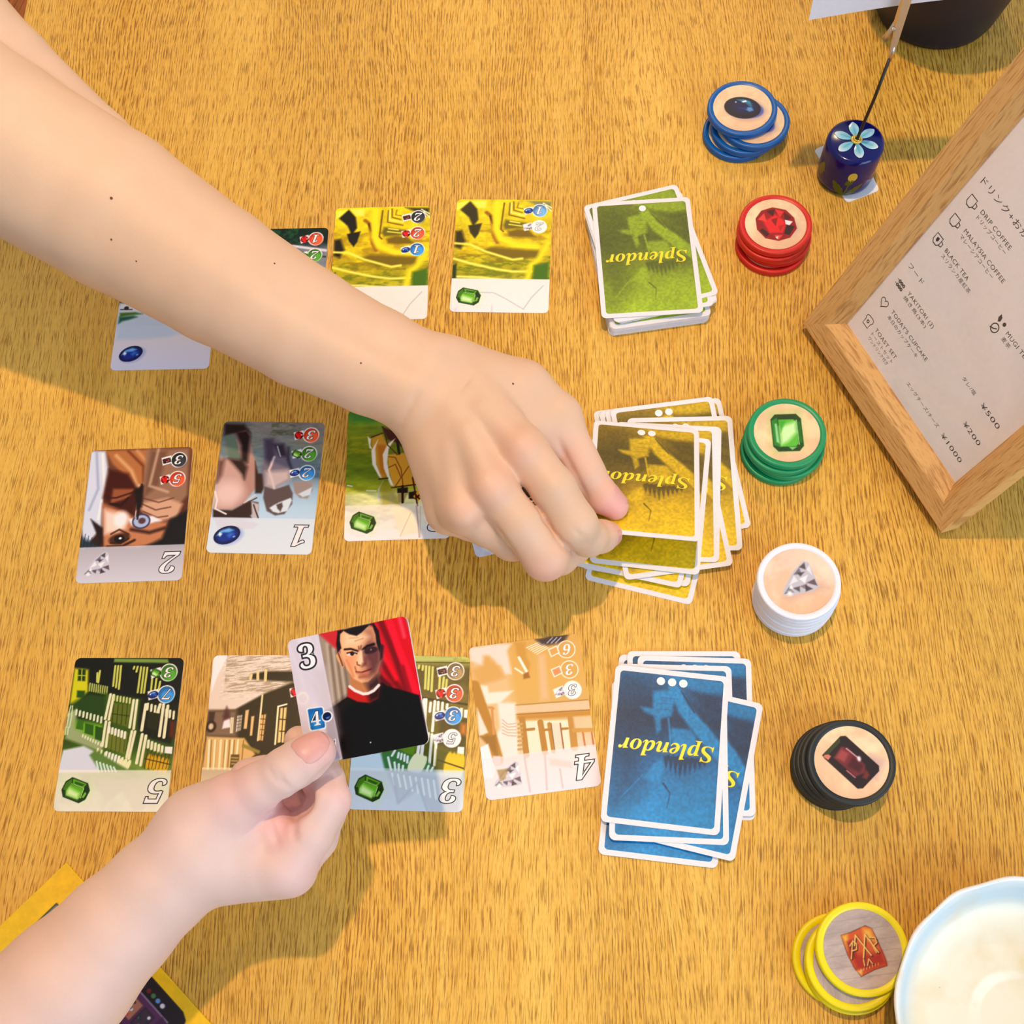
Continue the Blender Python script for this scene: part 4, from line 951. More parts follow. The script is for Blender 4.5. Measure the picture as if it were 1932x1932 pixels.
DK = {'green': deck_meshes(((84, 96, 14), (118, 134, 20), (156, 186, 30)), 1, 21),
      'yellow': deck_meshes(((90, 76, 6), (168, 134, 6), (236, 196, 14)), 2, 22),
      'blue': deck_meshes(((4, 50, 84), (2, 96, 150), (10, 142, 206)), 3, 23)}
proto = {}
def deck_card(kind, x, y, th, z, label, group, tilt=None):
    if kind not in proto:
        o = obj('playing_card', ME_body, M_card)
        obj('back_print', DK[kind][0], M_foil, o, (0, 0, CT / 1000)); obj('lettering', DK[kind][1], INKS, o, (0, 0, CT / 1000))
        proto[kind] = o
    else:
        o = copy_tree(proto[kind])
    place(o, x, y, th, z); tag(o, label, 'card', group)
    return o
rs = random.Random(4)
STEP = 0.335
# green deck: straight lower block, a few turned cards, one on top
g = 'green-backed cards in the deck'
n = 30
for i in range(n):
    th = 2.2 + rs.uniform(-.5, .5) if i < 22 else 6.0 + rs.uniform(-1.5, 2.0)
    cx, cy = (112.4, 425.8) if i < 22 else (114.0, 430.5)
    deck_card('green', cx + rs.uniform(-.5, .5), cy + rs.uniform(-.5, .5), th, 0.05 + i * STEP, 'white-edged card inside the straight lower part of the green-backed deck' if i < 22 else 'white-edged card in the slightly turned upper part of the green-backed deck', g)
deck_card('green', 113.2, 429.0, 4.5, 0.05 + 30 * STEP, 'green-backed card third from the top of its deck, its lower right edge peeking out', g)
deck_card('green', 114.6, 434.0, 8.4, 0.05 + 31 * STEP, 'green-backed card turned clockwise just below the top card of its deck', g)
deck_card('green', 111.7, 428.5, -3.4, 0.05 + 32 * STEP, 'top card of the green-backed deck with one white dot', g)
# yellow deck, fanned
g = 'yellow-backed cards in the fanned deck'
Y = [(91.4, 249.0, -21.5, 'yellow-backed card lowest in the fan, sticking out furthest towards the camera'),
     (113.5, 282.9, 2.4, 'yellow-backed card at the far right of the fan, its corner nearest the green tokens'),
     (96.0, 283.5, -1.0, 'yellow-backed card at the upper left of the fan, its rounded corner by the hand'),
     (97.5, 284.2, 1.0, 'yellow-backed card second from the upper left of the fan, only its top edge showing'),
     (88.0, 258.5, -17.5, 'yellow-backed card in the lower left of the fan, a sliver showing under the fingers'),
     (101.5, 283.4, 2.0, 'yellow-backed card third from the upper left of the fan, only its top edge showing'),
     (104.5, 283.6, 1.2, 'yellow-backed card fourth from the upper left of the fan, only its top edge showing'),
     (85.3, 258.4, -19.9, 'yellow-backed card second lowest at the bottom of the fan, below the fingertips'),
     (107.5, 283.2, 1.0, 'yellow-backed card with two dots half visible at the top of the fan'),
     (111.5, 272.1, -5.7, 'yellow-backed card upright at the right of the fan with a letter S showing'),
     (98.7, 259.5, 1.7, 'yellow-backed card leaning left in the middle of the fan, its wide bottom edge showing'),
     (100.6, 268.0, -10.5, 'yellow-backed card narrow strip to the right of the second card from the top'),
     (99.0, 267.0, -8.6, 'yellow-backed card hidden under the second from the top, a thin white edge showing'),
     (90.9, 262.5, -13.9, 'yellow-backed card directly below the lifted card, shaded by it')]
z = 0.05
for k, (x, y, th, lb) in enumerate(Y):
    deck_card('yellow', x, y, th, z, lb, g); z += 0.42
o = deck_card('yellow', 86.1, 268.9, 0, 0, 'lifted top card of the yellow-backed deck pinched between finger and thumb', g)
def euler_m(a, b, c):
    return (Matrix.Rotation(c, 4, 'Z') @ Matrix.Rotation(b, 4, 'Y') @ Matrix.Rotation(a, 4, 'X'))
o.matrix_world = Matrix.Translation(W3(86.6, 269.4, 20.0)) @ euler_m(-0.29, 0.037, -0.205)
# blue deck
g = 'blue-backed cards in the deck'
B = [(94.0, 119.6, -8.3, 'blue-backed card at the bottom right of its deck, only its lower right corner showing'),
     (74.0, 98.7, -13.1, 'blue-backed card lowest towards the camera, its dark bottom strip showing'),
     (79.5, 121.5, -14.4, 'blue-backed card at the upper left of its deck, its white corner showing'),
     (90.4, 125.6, -6.7, 'blue-backed card furthest up in its deck, its white top edge showing'),
     (94.4, 121.5, -8.5, 'blue-backed card at the upper right with a broad dark blue area showing'),
     (83.0, 118.0, -8.0, 'blue-backed card inside the deck, a white arc showing above the steep card'),
     (89.2, 103.1, -20.2, 'blue-backed card turned steeply to the right with a yellow S showing'),
     (77.8, 108.0, -8.8, 'blue-backed card directly below the top card, its lower strip and right edge showing'),
     (77.3, 115.1, -13.2, 'top card of the blue-backed deck with three white dots')]
z = 0.05
for k, (x, y, th, lb) in enumerate(B):
    deck_card('blue', x, y, th, z, lb, g); z += 0.5

# ------------------------------------------------------------------ portrait tile held in the lower hand
TS = 59.0
Mt = Matrix.Translation(W3(-72.7, 136.3, 102.7)) @ euler_m(0.241, -0.205, 0.025)
tile = obj('playing_card', card_body('portrait_tile', TS, TS, 3.0, 1.4), M_card)
tile.name = 'portrait_tile'
tile.matrix_world = Mt @ Matrix.Translation((0, 0, -0.0014))
tag(tile, 'square tile showing a stern man in black before red curtains, in the lower hand', 'tile')
_Mi = np.array(Mt.inverted())
def tconv(px, py):
    px, py = 530 + px * 290 / 1868, 1150 + py * 300 / 1932
    O = np.array([0, 0, TZ + CAMH / 1000]); d = ray(px, py)
    o_ = (_Mi @ np.append(O, 1))[:3]; dd = _Mi[:3, :3] @ d
    X = o_ + dd * (-o_[2] / dd[2]); return (X[0] * 1000 + TS / 2, TS / 2 - X[1] * 1000)
A = Art(TS, TS, 4.2, 30); A.conv = tconv
A.grad([(0, (150, 130, 116)), (1, (150, 130, 116))])
A.poly([(450, 290), (700, 240), (860, 900), (760, 1100), (640, 1200), (560, 700)], (156, 136, 118), 2)
for k in range(6): A.line([(560 + 40 * k, 420 + 30 * k), (640 + 40 * k, 1150)], 1.2, (120, 100, 84) if k % 2 else (184, 166, 146), 1.6)
A.poly([(450, 290), (740, 230), (720, 520)], (196, 44, 50), 1.5)
A.poly([(1080, 60), (1500, 60), (1560, 260), (1720, 1100), (1400, 1000), (1150, 900)], (206, 8, 34), 1)
A.poly([(1150, 200), (1230, 400), (1230, 640), (1440, 960), (1200, 920)], (190, 20, 40), 3)
for a, b, c in (([(1210, 140), (1330, 420), (1540, 1000)], 3.0, (122, 4, 24)), ([(1300, 100), (1440, 500), (1640, 1000)], 3.0, (236, 24, 52)), ([(1230, 640), (1340, 820), (1480, 1000)], 2.6, (120, 0, 20)), ([(1250, 560), (1400, 840)], 1.8, (226, 20, 40)), ([(1480, 700), (1560, 1000)], 2.0, (150, 2, 30)), ([(1200, 820), (1330, 930)], 2.0, (90, 10, 20)), ([(1440, 100), (1500, 330)], 1.6, (244, 70, 90))):
    A.line(a, b, c, 1.6)
# coat
A.poly([(620, 1190), (810, 1060), (1000, 1120), (1230, 880), (1300, 930), (1680, 1040), (1800, 1600), (1700, 1900), (740, 1820)], (14, 11, 13), .8)
A.poly([(620, 1190), (810, 1060), (900, 1110), (780, 1180), (680, 1400)], (36, 22, 20), 4, .8)
A.poly([(810, 940), (1000, 1040), (1210, 920), (1180, 1080), (1080, 1135), (930, 1120), (810, 1060)], (186, 34, 26), .8)
A.poly([(1050, 1020), (1230, 890), (1200, 1080), (1080, 1130)], (50, 14, 16), 3)
# neck, face
A.poly([(830, 780), (1200, 760), (1190, 930), (1100, 1010), (1000, 1015), (850, 940)], (186, 120, 76), 1.5); A.poly([(1010, 860), (1200, 760), (1210, 920), (1080, 1000)], (60, 36, 40), 3)
A.poly([(720, 480), (690, 300), (780, 230), (1000, 220), (1120, 210), (1190, 420), (1220, 620), (1180, 760), (1060, 880), (980, 890), (880, 840), (800, 720), (750, 600)], (226, 168, 120), .8)
A.poly([(1000, 240), (1120, 210), (1190, 420), (1220, 620), (1180, 760), (1060, 880), (1000, 800), (1010, 600), (1000, 480)], (170, 112, 88), 5)
A.poly([(1080, 420), (1220, 460), (1215, 640), (1150, 780), (1080, 800), (1060, 650), (1010, 600), (1020, 480)], (106, 62, 62), 4)
A.poly([(780, 300), (980, 300), (1060, 330), (960, 420), (780, 440)], (238, 196, 156), 4); A.poly([(780, 560), (900, 560), (900, 680), (830, 720)], (236, 150, 110), 4)
A.poly([(690, 530), (735, 540), (770, 690), (740, 700), (690, 620), (668, 560)], (222, 160, 110), .8); A.line([(700, 540), (730, 620), (750, 680)], .7, (110, 50, 30), .6)
A.poly([(1205, 410), (1250, 440), (1235, 590), (1205, 620)], (56, 28, 40), 1)
# hair
A.poly([(690, 260), (700, 500), (735, 470), (715, 380), (720, 300), (760, 260), (830, 300), (920, 320), (980, 280), (1070, 190), (1110, 190), (1150, 300), (1160, 400), (1200, 520), (1215, 430), (1190, 260), (1130, 165), (900, 210)], (28, 18, 22), .7)
A.poly([(690, 260), (672, 420), (690, 530), (725, 470), (705, 330)], (28, 18, 22), .7)
# features
A.line([(775, 485), (850, 478), (935, 505)], .9, (40, 20, 20), .6); A.line([(995, 490), (1050, 445), (1130, 420)], 1.2, (30, 14, 18), .6)
A.ell((862, 538), 2.6, .9, (226, 196, 176), 0, .6); A.ell((866, 535), 1.0, 1.0, (40, 24, 24), 0, .4); A.line([(805, 530), (860, 518), (925, 535)], .6, (50, 24, 20), .5)
A.ell((1085, 495), 3.6, 1.6, (60, 34, 40), 0, 1); A.ell((1095, 488), .35, .35, (150, 120, 126), 0, .4)
A.line([(945, 450), (950, 500)], .6, (120, 66, 50), .6); A.line([(975, 440), (965, 490)], .6, (120, 66, 50), .6)
A.poly([(955, 500), (1000, 500), (1010, 640), (960, 680), (925, 665)], (244, 196, 160), 2); A.poly([(1000, 520), (1030, 620), (1040, 670), (985, 690), (1010, 640)], (96, 44, 46), 2); A.line([(925, 640), (930, 670), (960, 680)], .6, (130, 60, 44), .6)
A.line([(915, 757), (980, 765), (1040, 745), (1100, 720)], .7, (100, 34, 34), .5); A.line([(930, 772), (1000, 785), (1060, 765)], 1.2, (196, 110, 90), 1, .8); A.line([(960, 820), (1030, 812)], 1.4, (150, 80, 66), 1.5, .8)
A.line([(900, 700), (915, 745)], .6, (160, 90, 66), .8); A.line([(800, 620), (850, 720), (880, 810)], 1.0, (190, 110, 70), 1.6, .6)
A.line([(830, 350), (940, 340)], .5, (200, 140, 100), .6, .7); A.line([(900, 385), (1000, 350)], .5, (180, 110, 80), .6, .7)
A.line([(835, 935), (900, 985), (1000, 1025), (1060, 1020), (1130, 985), (1190, 920)], 1.3, (230, 214, 210), .5)
# left strip
s_ = [(60, 330), (455, 300), (750, 1815), (560, 1900), (300, 1900), (100, 900)]
A.poly([(0, 200), (455, 300), (748, 1815), (0, 2100)], (206, 196, 206), .4)
A.noise(5, .05, 4.0, rot=-12, area=(0, 0, 14, 59)); A.poly([(380, 720), (560, 700), (720, 1500), (640, 1700)], (190, 176, 178), 5, .5); A.poly([(630, 1190), (750, 1815), (600, 1830), (520, 1250)], (150, 138, 150), 2, .7)
A.ell((265, 1080), 3.2, 3.2, (226, 214, 206), 0, 1.0, .7); A.ell((265, 1080), 2.0, 2.0, (206, 196, 204), 0, .8, .7); A.ell((310, 1230), 5.5, 5.0, (216, 200, 206), 0, 1.5, .5)
A.poly([(312, 1215), (330, 1200), (495, 1178), (520, 1195), (550, 1420), (540, 1450), (375, 1480), (350, 1465)], (246, 246, 250), .35)
A.poly([(325, 1222), (340, 1210), (490, 1188), (508, 1200), (538, 1415), (528, 1436), (380, 1466), (362, 1455)], (20, 100, 170), .5); A.ell((430, 1350), 2.4, 3.4, (50, 150, 220), 0, 3)
A.ell((562, 1300), 2.75, 2.45, (246, 246, 250), -20, .3); A.ell((560, 1298), 2.2, 1.9, (8, 24, 64), -20, .35); A.poly([(545, 1315), (570, 1305), (595, 1295), (585, 1320), (560, 1330)], (70, 130, 200), .6)
A.poly([(465, 1530), (500, 1508), (560, 1510), (600, 1610), (560, 1700), (470, 1700)], (28, 26, 40), .4); A.poly([(470, 1540), (505, 1520), (550, 1522), (585, 1610), (550, 1690), (475, 1690)], (240, 240, 244), .4)
A.poly([(590, 1610), (665, 1570), (672, 1690), (615, 1690)], (250, 250, 252), .4); A.poly([(600, 1640), (655, 1580), (660, 1610), (620, 1640)], (70, 60, 80), .5); A.poly([(625, 1650), (660, 1650), (655, 1685)], (60, 52, 70), .4)
A.ell((1090, 1615), .3, .3, (220, 220, 230), 0, .3)
obj('artwork', face_mesh('artwork', A, ('round', 3.0)), M_print, tile, (0, 0, 0.0014))
I = Ink()
def tp(px, py): u, v = tconv(px, py); return u - TS / 2, TS / 2 - v
x, y = tp(316, 565); I.text(chr(0x1D7D1), x, y, 11.6, .05, 0, 0, 0, .05, ref=chr(0x1D7D1)); I.text(chr(0x1D7D1), x, y, 11.6, .09, 1, 0, 0, -.004, ref=chr(0x1D7D1))
x, y = tp(420, 1325); I.text(bold('4'), x, y, 6.4, .05, 0, 0, .1, .035, ref=bold('4')); I.text(bold('4'), x, y, 6.4, .09, 1, 0, .1, -.002, ref=bold('4'))
obj('lettering', I.mesh('lettering'), INKS, tile, (0, 0, 0.0014))
# ------------------------------------------------------------------ gem tokens
TR, TH = 22.9, 4.1
def token_body():
    R = TR / 1000; h = TH / 1000; r = 0.0009
    prof = [(0, 0), (R - 0.0018, 0)]
    for k in range(5): a = -math.pi / 2 + k * math.pi / 8; prof.append((R - 0.0010 + 0.0010 * math.cos(a), 0.0008 + 0.0008 * math.sin(a)))
    prof += [(R - 0.0001, h * .38), (R - .0004, h * .5), (R - 0.0001, h * .62)]
    for k in range(5): a = k * math.pi / 8; prof.append((R - 0.0012 + 0.0012 * math.cos(a), h - 0.0010 + 0.0010 * math.sin(a)))
    prof += [(R - 0.0032, h), (R - 0.0036, h - 0.0005), (0, h - 0.0005)]
    return lathe('gem_token', prof, 72)
ME_token = token_body()
def sticker(kind, seed, rot, res=3.2):
    s = 2 * (TR - 3.7); A = Art(s, s, res, seed); c = s / 2
    if kind == 'gold':
        A.grad([(0, (176, 158, 152)), (.5, (186, 168, 160)), (1, (196, 172, 160))]); A.noise(10, .10, .3, rot=-12); A.noise(2, .05, .3, rot=10)
        for k in range(7): A.line([(2, 5 + 5.5 * k), (s - 2, 1 + 5.6 * k + 3)], .25, (146, 128, 124), .4, .6)
    else:
        lt = {'emerald': (240, 214, 166), 'diamond': (240, 210, 186)}.get(kind, (242, 214, 172))
        A.grad([(0, lt), (.5, tuple(min(255, v + 4) for v in lt)), (1, (238, 190, 150))]); A.noise(14, .07); A.noise(9, .5, col=(232, 180, 140))
    A.mask = None
    def R(pp, a=rot): ca, sa = math.cos(math.radians(a)), math.sin(math.radians(a)); return [(c + x * ca - y * sa, c + x * sa + y * ca) for x, y in pp]
    if kind == 'sapphire':
        A.ell(R([(2.5, 1.2)])[0], 13, 8.5, (160, 130, 150), rot, 5, .6); A.ell(R([(2.0, .8)])[0], 12, 7.4, (80, 96, 170), rot, 1.5)
        A.ell((c, c), 12.0, 9.0, (16, 10, 30), rot, .5); A.ell(R([(1, -1)])[0], 8.5, 6.0, (10, 20, 76), rot, 4)
        A.poly(R([(-5, -6.2), (0, -7.2), (4, -6.4), (6, -3), (3, -4.2), (-1, -5.2)]), (30, 140, 170), 1.0); A.poly(R([(-1.6, -5), (1.2, -6.8), (2.2, -5.6), (0, -4.4)]), (236, 240, 250), .5)
        A.poly(R([(3, -1), (6, -1.6), (7.5, 1), (5, 2.4), (2, 1.2)]), (90, 150, 200), 1.2); A.poly(R([(-3, .4), (3, -.6), (3, 1), (-2, 1)]), (10, 50, 130), 1.2); A.poly(R([(2, -5), (6.4, -2.6), (5, -1.5), (2, -3.6)]), (20, 110, 150), .8)
        A.ell(R([(-5, -4)])[0], .5, .5, (220, 230, 240), 0, .4)
    elif kind == 'ruby':
        A.ell((c + 5, c + 3), 9, 7, (190, 150, 150), 0, 6, .6); gem(A, 'ruby', c, c, 13.8, rot)
    elif kind == 'emerald':
        A.poly(R([(-9, -14), (9, -14), (9, 10), (-9, 14)]), (150, 200, 90), 9, .5)
        A.poly(R([(-6.0, -12.2), (6.4, -12.2), (9.0, -9), (9.0, 9), (6.2, 12.4), (-6.0, 12.4), (-8.8, 9), (-8.8, -9)]), (18, 70, 20), .5)
        A.poly(R([(-8.2, -8), (-5, -10), (-4.4, 9.6), (-8.2, 8)]), (30, 130, 36), .6); A.poly(R([(-6.6, -6), (-5.4, -6), (-5, 7), (-6.6, 6)]), (150, 220, 150), 1.0)
        A.poly(R([(-5, -11.6), (6, -11.6), (4.4, -8.8), (-4.2, -8.8)]), (30, 60, 16), .6); A.poly(R([(-5, 9.8), (5, 9.8), (6, 12), (-5.6, 12)]), (20, 60, 20), .6); A.poly(R([(0, 9.4), (5, 9.6), (2, 11.6)]), (120, 200, 110), .8)
        A.poly(R([(-4.2, -8.6), (4.4, -8.6), (6.0, -7), (6.0, 7.6), (4.4, 9.2), (-4.4, 9.2)]), (90, 190, 50), .6); A.poly(R([(-4, -4), (5.6, -7), (5.6, 0), (0, 6), (-4, 8)]), (206, 246, 176), 3.0); A.poly(R([(-4, -8), (0, -8), (-3.6, 0)]), (60, 170, 40), 1.5)
        A.line(R([(6.2, -8), (6.4, 8)]), .5, (160, 226, 140), .4); A.poly(R([(6.6, -7), (8.4, -7), (8.4, 7), (6.6, 7)]), (26, 110, 24), .6)
    elif kind == 'diamond':
        A.poly(R([(-12, 7), (12, 4), (14, 8), (-8, 10)]), (214, 170, 150), 4, .7); gem(A, 'diamond', c - .5, c, 10.6, rot)
    elif kind == 'onyx':
        A.poly(R([(-4, 8), (10, 4), (13, 12), (2, 15)]), (200, 160, 160), 4, .7); gem(A, 'onyx', c, c, 13.0, rot)
    elif kind == 'gold':
        c0_ = c
        sq = [(-9.4, -7.6), (-4, -8.6), (3.6, -11), (6.6, -9.4), (8.4, -3), (10.4, 6.6), (10.4, 9.2), (4, 10.4), (-3.4, 13), (-6.2, 8), (-8, 2)]
        A.poly([(c + x, c + y) for x, y in sq], (70, 20, 10), .6); A.poly([(c + x * .97, c + y * .97) for x, y in sq], (206, 84, 30), .5)
        A.poly([(c + x, c + y) for x, y in [(2, -9.8), (6, -9), (7.2, -3), (2, -4)]], (232, 166, 60), 2.5); A.poly([(c + x, c + y) for x, y in [(-9, -7.2), (-6, -7.6), (-7, 0)]], (232, 176, 60), 2)
        A.poly([(c + x, c + y) for x, y in [(-6, 2), (4, 3), (9, 2), (10, 8), (0, 10), (-5, 9)]], (170, 36, 10), 3); A.poly([(c + x, c + y) for x, y in [(-5, 10), (-2, 9.6), (-3, 12.4)]], (236, 180, 90), 1.2); A.poly([(c + x, c + y) for x, y in [(-7, -4), (-3, -5), (-4, 4), (-6.6, 3)]], (140, 20, 12), 2)
        for off, cl, w in ((.35, (60, 14, 8), 1.0), (0, (240, 190, 96), .7)):
            q = lambda *pp: [(c + x + off, c + y + off) for x, y in pp]
            A.line(q((-3.6, -2), (-2.2, -6.8), (3.6, 3.4)), w, cl, .4); A.line(q((-.4, 4.2), (2.6, -6.6), (7.4, 2.4)), w, cl, .4)
            A.line(q((-6.4, 4), (-4.4, -3.4)), w * .8, cl, .4); A.line(q((-6, -2), (-4, -4.2), (-2.4, -2.6), (-3, 0), (-5.4, .4)), w * .8, cl, .4)
            A.line(q((6.4, 2.4), (4.4, -4)), w * .8, cl, .4); A.line(q((4.6, -5), (7.2, -4.6), (7.6, -2.2), (5.8, -1)), w * .8, cl, .4)
            A.line(q((-.6, 5), (-.6, 8)), w * .8, cl, .4); A.line(q((.8, 8), (2.0, 5), (3.4, 7.4)), w * .8, cl, .4)
        for k in range(7): A.line([(c - 3 + 1.5 * k, c + 10.4 - .35 * k), (c - 2.8 + 1.5 * k, c + 9.4 - .35 * k)], .3, (240, 190, 110), .3)
    return face_mesh('sticker', A, ('disc', TR - 3.7))
def plastic(name, c, **k): return mat(name, c, rough=k.get('rough', .38), spec=k.get('spec', .5), bump=.05)
TOK = {'blue': (plastic('blue_plastic', (0, 92, 170)), 'sapphire', 18), 'red': (plastic('red_plastic', (214, 34, 22)), 'ruby', 8),
       'green': (plastic('green_plastic', (10, 148, 92)), 'emerald', 5), 'white': (plastic('white_plastic', (240, 240, 248)), 'diamond', -8),
       'black': (plastic('black_plastic', (26, 34, 36), rough=.5), 'onyx', -38), 'yellow': (plastic('yellow_plastic', (244, 226, 0)), 'gold', 0)}
STK = {}
def token(col, x, y, z, label, group, tilt=(0, 0), spin=0):
    m, g, r0 = TOK[col]
    if col not in STK:
        me = ME_token.copy(); me.materials.clear(); me.materials.append(m)
        STK[col] = (me, sticker(g, 40 + len(STK), r0))
    o = obj('gem_token', STK[col][0]); o.location = W3(x, y, z); o.rotation_euler = (tilt[0], tilt[1], spin)
    tag(o, label, 'token', group)
    obj('sticker', STK[col][1], M_sticker, o, (0, 0, (TH - 0.45) / 1000))
    return o
def stack(col, top_px, n, offs, names, ztop=None):
    zt = ztop or n * TH
    c = P(top_px[0], top_px[1], zt)
    for i in range(n):
        dx, dy = offs[i] if i < len(offs) else (0, 0)
        nm = names[i] if i < len(names) else names[-1]
        token(col, c[0] + dx, c[1] + dy, 0.05 + i * (TH + .06), nm, col + ' gem tokens', spin=(0 if i == n - 1 else .7 * i))
ordn = ['lowest', 'second from the table', 'third from the table', 'fourth from the table', 'fifth from the table', 'sixth from the table']
def names(col, gemname, where, n): return ['%s plastic token in the stack %s, %s' % (col, where, ordn[i]) for i in range(n - 1)] + ['topmost %s plastic token with a %s picture, %s' % (col, gemname, where)]
stack('green', (1485.7, 813.8), 4, [(-2.4, -3.4), (0.8, -2.6), (-1.6, -1.6), (0, 0)], names('green', 'emerald', 'beside the yellow deck', 4), 17.5)
stack('white', (1507.8, 1095.2), 6, [(1.4, -1.5), (1.8, -1.2), (1.2, -1.0), (1.6, -.6), (1.0, -.4), (0, 0)], names('white', 'diamond', 'between the green and black ones', 6), 25.2)
stack('black', (1607.3, 1437.3), 5, [(-4.4, 1.2), (-4.8, 1.6), (-3.6, 1.4), (-2.2, 1.0), (0, 0)], names('black', 'dark red gem', 'right of the blue deck', 5), 21)
stack('red', (1464.0, 421.0), 4, [(-.6, -4.0), (1.4, -1.0), (-.8, -1.4), (0, 0)], names('red', 'ruby', 'right of the green deck', 4), 17)
stack('yellow', (1628.3, 1790.2), 4, [(-9.5, -3.6), (-5.0, -8.0), (-5.4, -6.2), (0, 0)], names('yellow', 'red seal', 'touching the plate', 4), 17)
# blue stack: top token slid to the left, one beneath shows its sticker at the right
c = P(1401.5, 200.3, 17.5)
token('blue', c[0] - 2.4, c[1] - 7.2, 0.05, 'blue plastic token at the bottom of the slipped blue stack', 'blue gem tokens')
token('blue', c[0] + 2.4, c[1] - 7.6, 0.05 + TH + .06, 'blue plastic token second from the table in the slipped blue stack', 'blue gem tokens', spin=1)
token('blue', c[0] + 7.8, c[1] - 7.4, 0.05 + 2 * (TH + .06), 'blue plastic token slipped out to the right below the top one, its sticker showing', 'blue gem tokens', spin=-.3)
token('blue', c[0], c[1], 0.05 + 3 * (TH + .06), 'topmost blue plastic token with an oval sapphire picture', 'blue gem tokens')

# ------------------------------------------------------------------ wooden menu frame, leaning back on its strut
A0 = P(1513, 610, 6.0); B0 = P(1775, 1006, 6.0)
LU = np.linalg.norm(B0 - A0); uu = (B0 - A0) / LU
nr = np.cross([0, 0, 1.0], uu); nr = nr if nr[1] > 0 else -nr
le = math.radians(66); ww = math.cos(le) * nr + math.sin(le) * np.array([0, 0, 1.0]); nn = np.cross(uu, ww)
FM = Matrix(((uu[0], ww[0], nn[0], A0[0] / 1000), (uu[1], ww[1], nn[1], A0[1] / 1000), (uu[2], ww[2], nn[2], TZ + A0[2] / 1000), (0, 0, 0, 1)))
FW, FH, RW, DP = LU, 222.0, 19.5, 15.0     # outer width, height, rail width, depth
fr = empty('menu_frame'); fr.matrix_world = FM
tag(fr, 'light beech picture frame holding a paper drinks menu, leaning back at the right edge', 'picture frame')
def rail(L, name):
    """mitred rail: long axis local y from 0..L, local x = 0 (outside) .. RW (inside), z = 0 front .. -DP"""
    prof = [(0, -DP), (0, -0.8), (0.8, 0), (12.5, 0), (13.3, -0.5), (RW, -7.5), (RW, -DP)]
    vs = []
    for x, z in prof: vs.append((x / 1000, x / 1000, z / 1000))
    for x, z in prof: vs.append((x / 1000, (L - x) / 1000, z / 1000))
    n = len(prof); fs = [(i, i + 1, n + i + 1, n + i) for i in range(n - 1)] + [(n - 1, 0, n, 2 * n - 1), tuple(range(n))[::-1], tuple(range(n, 2 * n))]
    me = bpy.data.meshes.new(name); me.from_pydata(vs, [], fs)
    bm = bmesh.new(); bm.from_mesh(me); bmesh.ops.recalc_face_normals(bm, faces=bm.faces); bm.to_mesh(me); bm.free()
    return me
for nm, L, loc, rz in (('bottom', FW, (FW, 0, 0), math.pi / 2), ('right', FH, (FW, FH, 0), math.pi), ('top', FW, (0, FH, 0), -math.pi / 2), ('left', FH, (0, 0, 0), 0)):
    if nm == 'left':
        me = rail(L, 'rail'); 
        for v in me.vertices: pass
    else: me = rail(L, 'rail')
    obj('rail', me, M_beech, fr, tuple(c_ / 1000 for c_ in loc), (0, 0, rz))
M_paper = mat('menu_paper', (246, 238, 238), rough=.6, spec=.3)
M_back = mat('backing_board', (120, 90, 60), rough=.8)
M_glass = bpy.data.materials.new('clear_glazing'); M_glass.use_nodes = True
_n = M_glass.node_tree.nodes; _l = M_glass.node_tree.links; _n.clear()
_out = _n.new('ShaderNodeOutputMaterial'); _mx = _n.new('ShaderNodeMixShader'); _tr = _n.new('ShaderNodeBsdfTransparent'); _gl = _n.new('ShaderNodeBsdfGlossy'); _fr = _n.new('ShaderNodeFresnel')
_gl.inputs['Roughness'].default_value = 0.08; _fr.inputs[0].default_value = 1.45
_mx.inputs[0].default_value = 0.04; _l.new(_tr.outputs[0], _mx.inputs[1]); _l.new(_gl.outputs[0], _mx.inputs[2]); _l.new(_mx.outputs[0], _out.inputs[0])
paper = obj('menu_paper', bm_mesh('menu_paper', box_bm(.017, (FW - 17) / 1000, .017, (FH - 17) / 1000, -.0092, -.0088)), M_paper, fr)
obj('backing_board', bm_mesh('backing_board', box_bm(.0165, (FW - 16.5) / 1000, .0165, (FH - 16.5) / 1000, -.0135, -.0095)), M_back, fr)
g = bm_mesh('glazing', box_bm(.0172, (FW - 17.2) / 1000, .0172, (FH - 17.2) / 1000, -.0084, -.0078)); obj('glazing', g, M_glass, fr)
hb = math.sin(le) * 150; 
obj('strut', bm_mesh('strut', box_bm((FW / 2 - 22) / 1000, (FW / 2 + 22) / 1000, -.139, 0, -.003, 0, .0008)), M_back, fr, (0, .150, -.0155), (math.radians(37), 0, 0))
I = Ink()
def mt(t, u, w, u1, h, wgt=0.0, z=.03, ref='Mg'):
    V, Fc = text_geo(t, 0, wgt, 1.12)
    x0, y0 = V.min(0); x1, y1 = V.max(0); R = text_geo('H', 0, 0, 1)[0]; k = h / (R[:, 1].max() - R[:, 1].min())
    kx = (u1 - u) / (x1 - x0)
    I.add(np.stack([u + (V[:, 0] - x0) * kx, w + (V[:, 1]) * k], 1), Fc, z, 0)
mt('ドリンク+おかわり自由', 25.2, 127.4, 91, 2.9)
for t, u, w, u1 in (('DRIP COFFEE', 36.6, 118.2, 63.1), ('MALAYSIA COFFEE', 36.8, 105.8, 73.3), ('BLACK TEA', 36.0, 91.8, 57.7), ('YAKITORI (3)', 36.3, 60.9, 62.1), ("TODAY'S CUPCAKE", 36.4, 46.6, 73.1), ('TOAST SET', 36.3, 31.8, 58.4), ('MUGI TEA', 94.3, 91.8, 114.0)):
    mt(t, u, w, u1, 2.15)
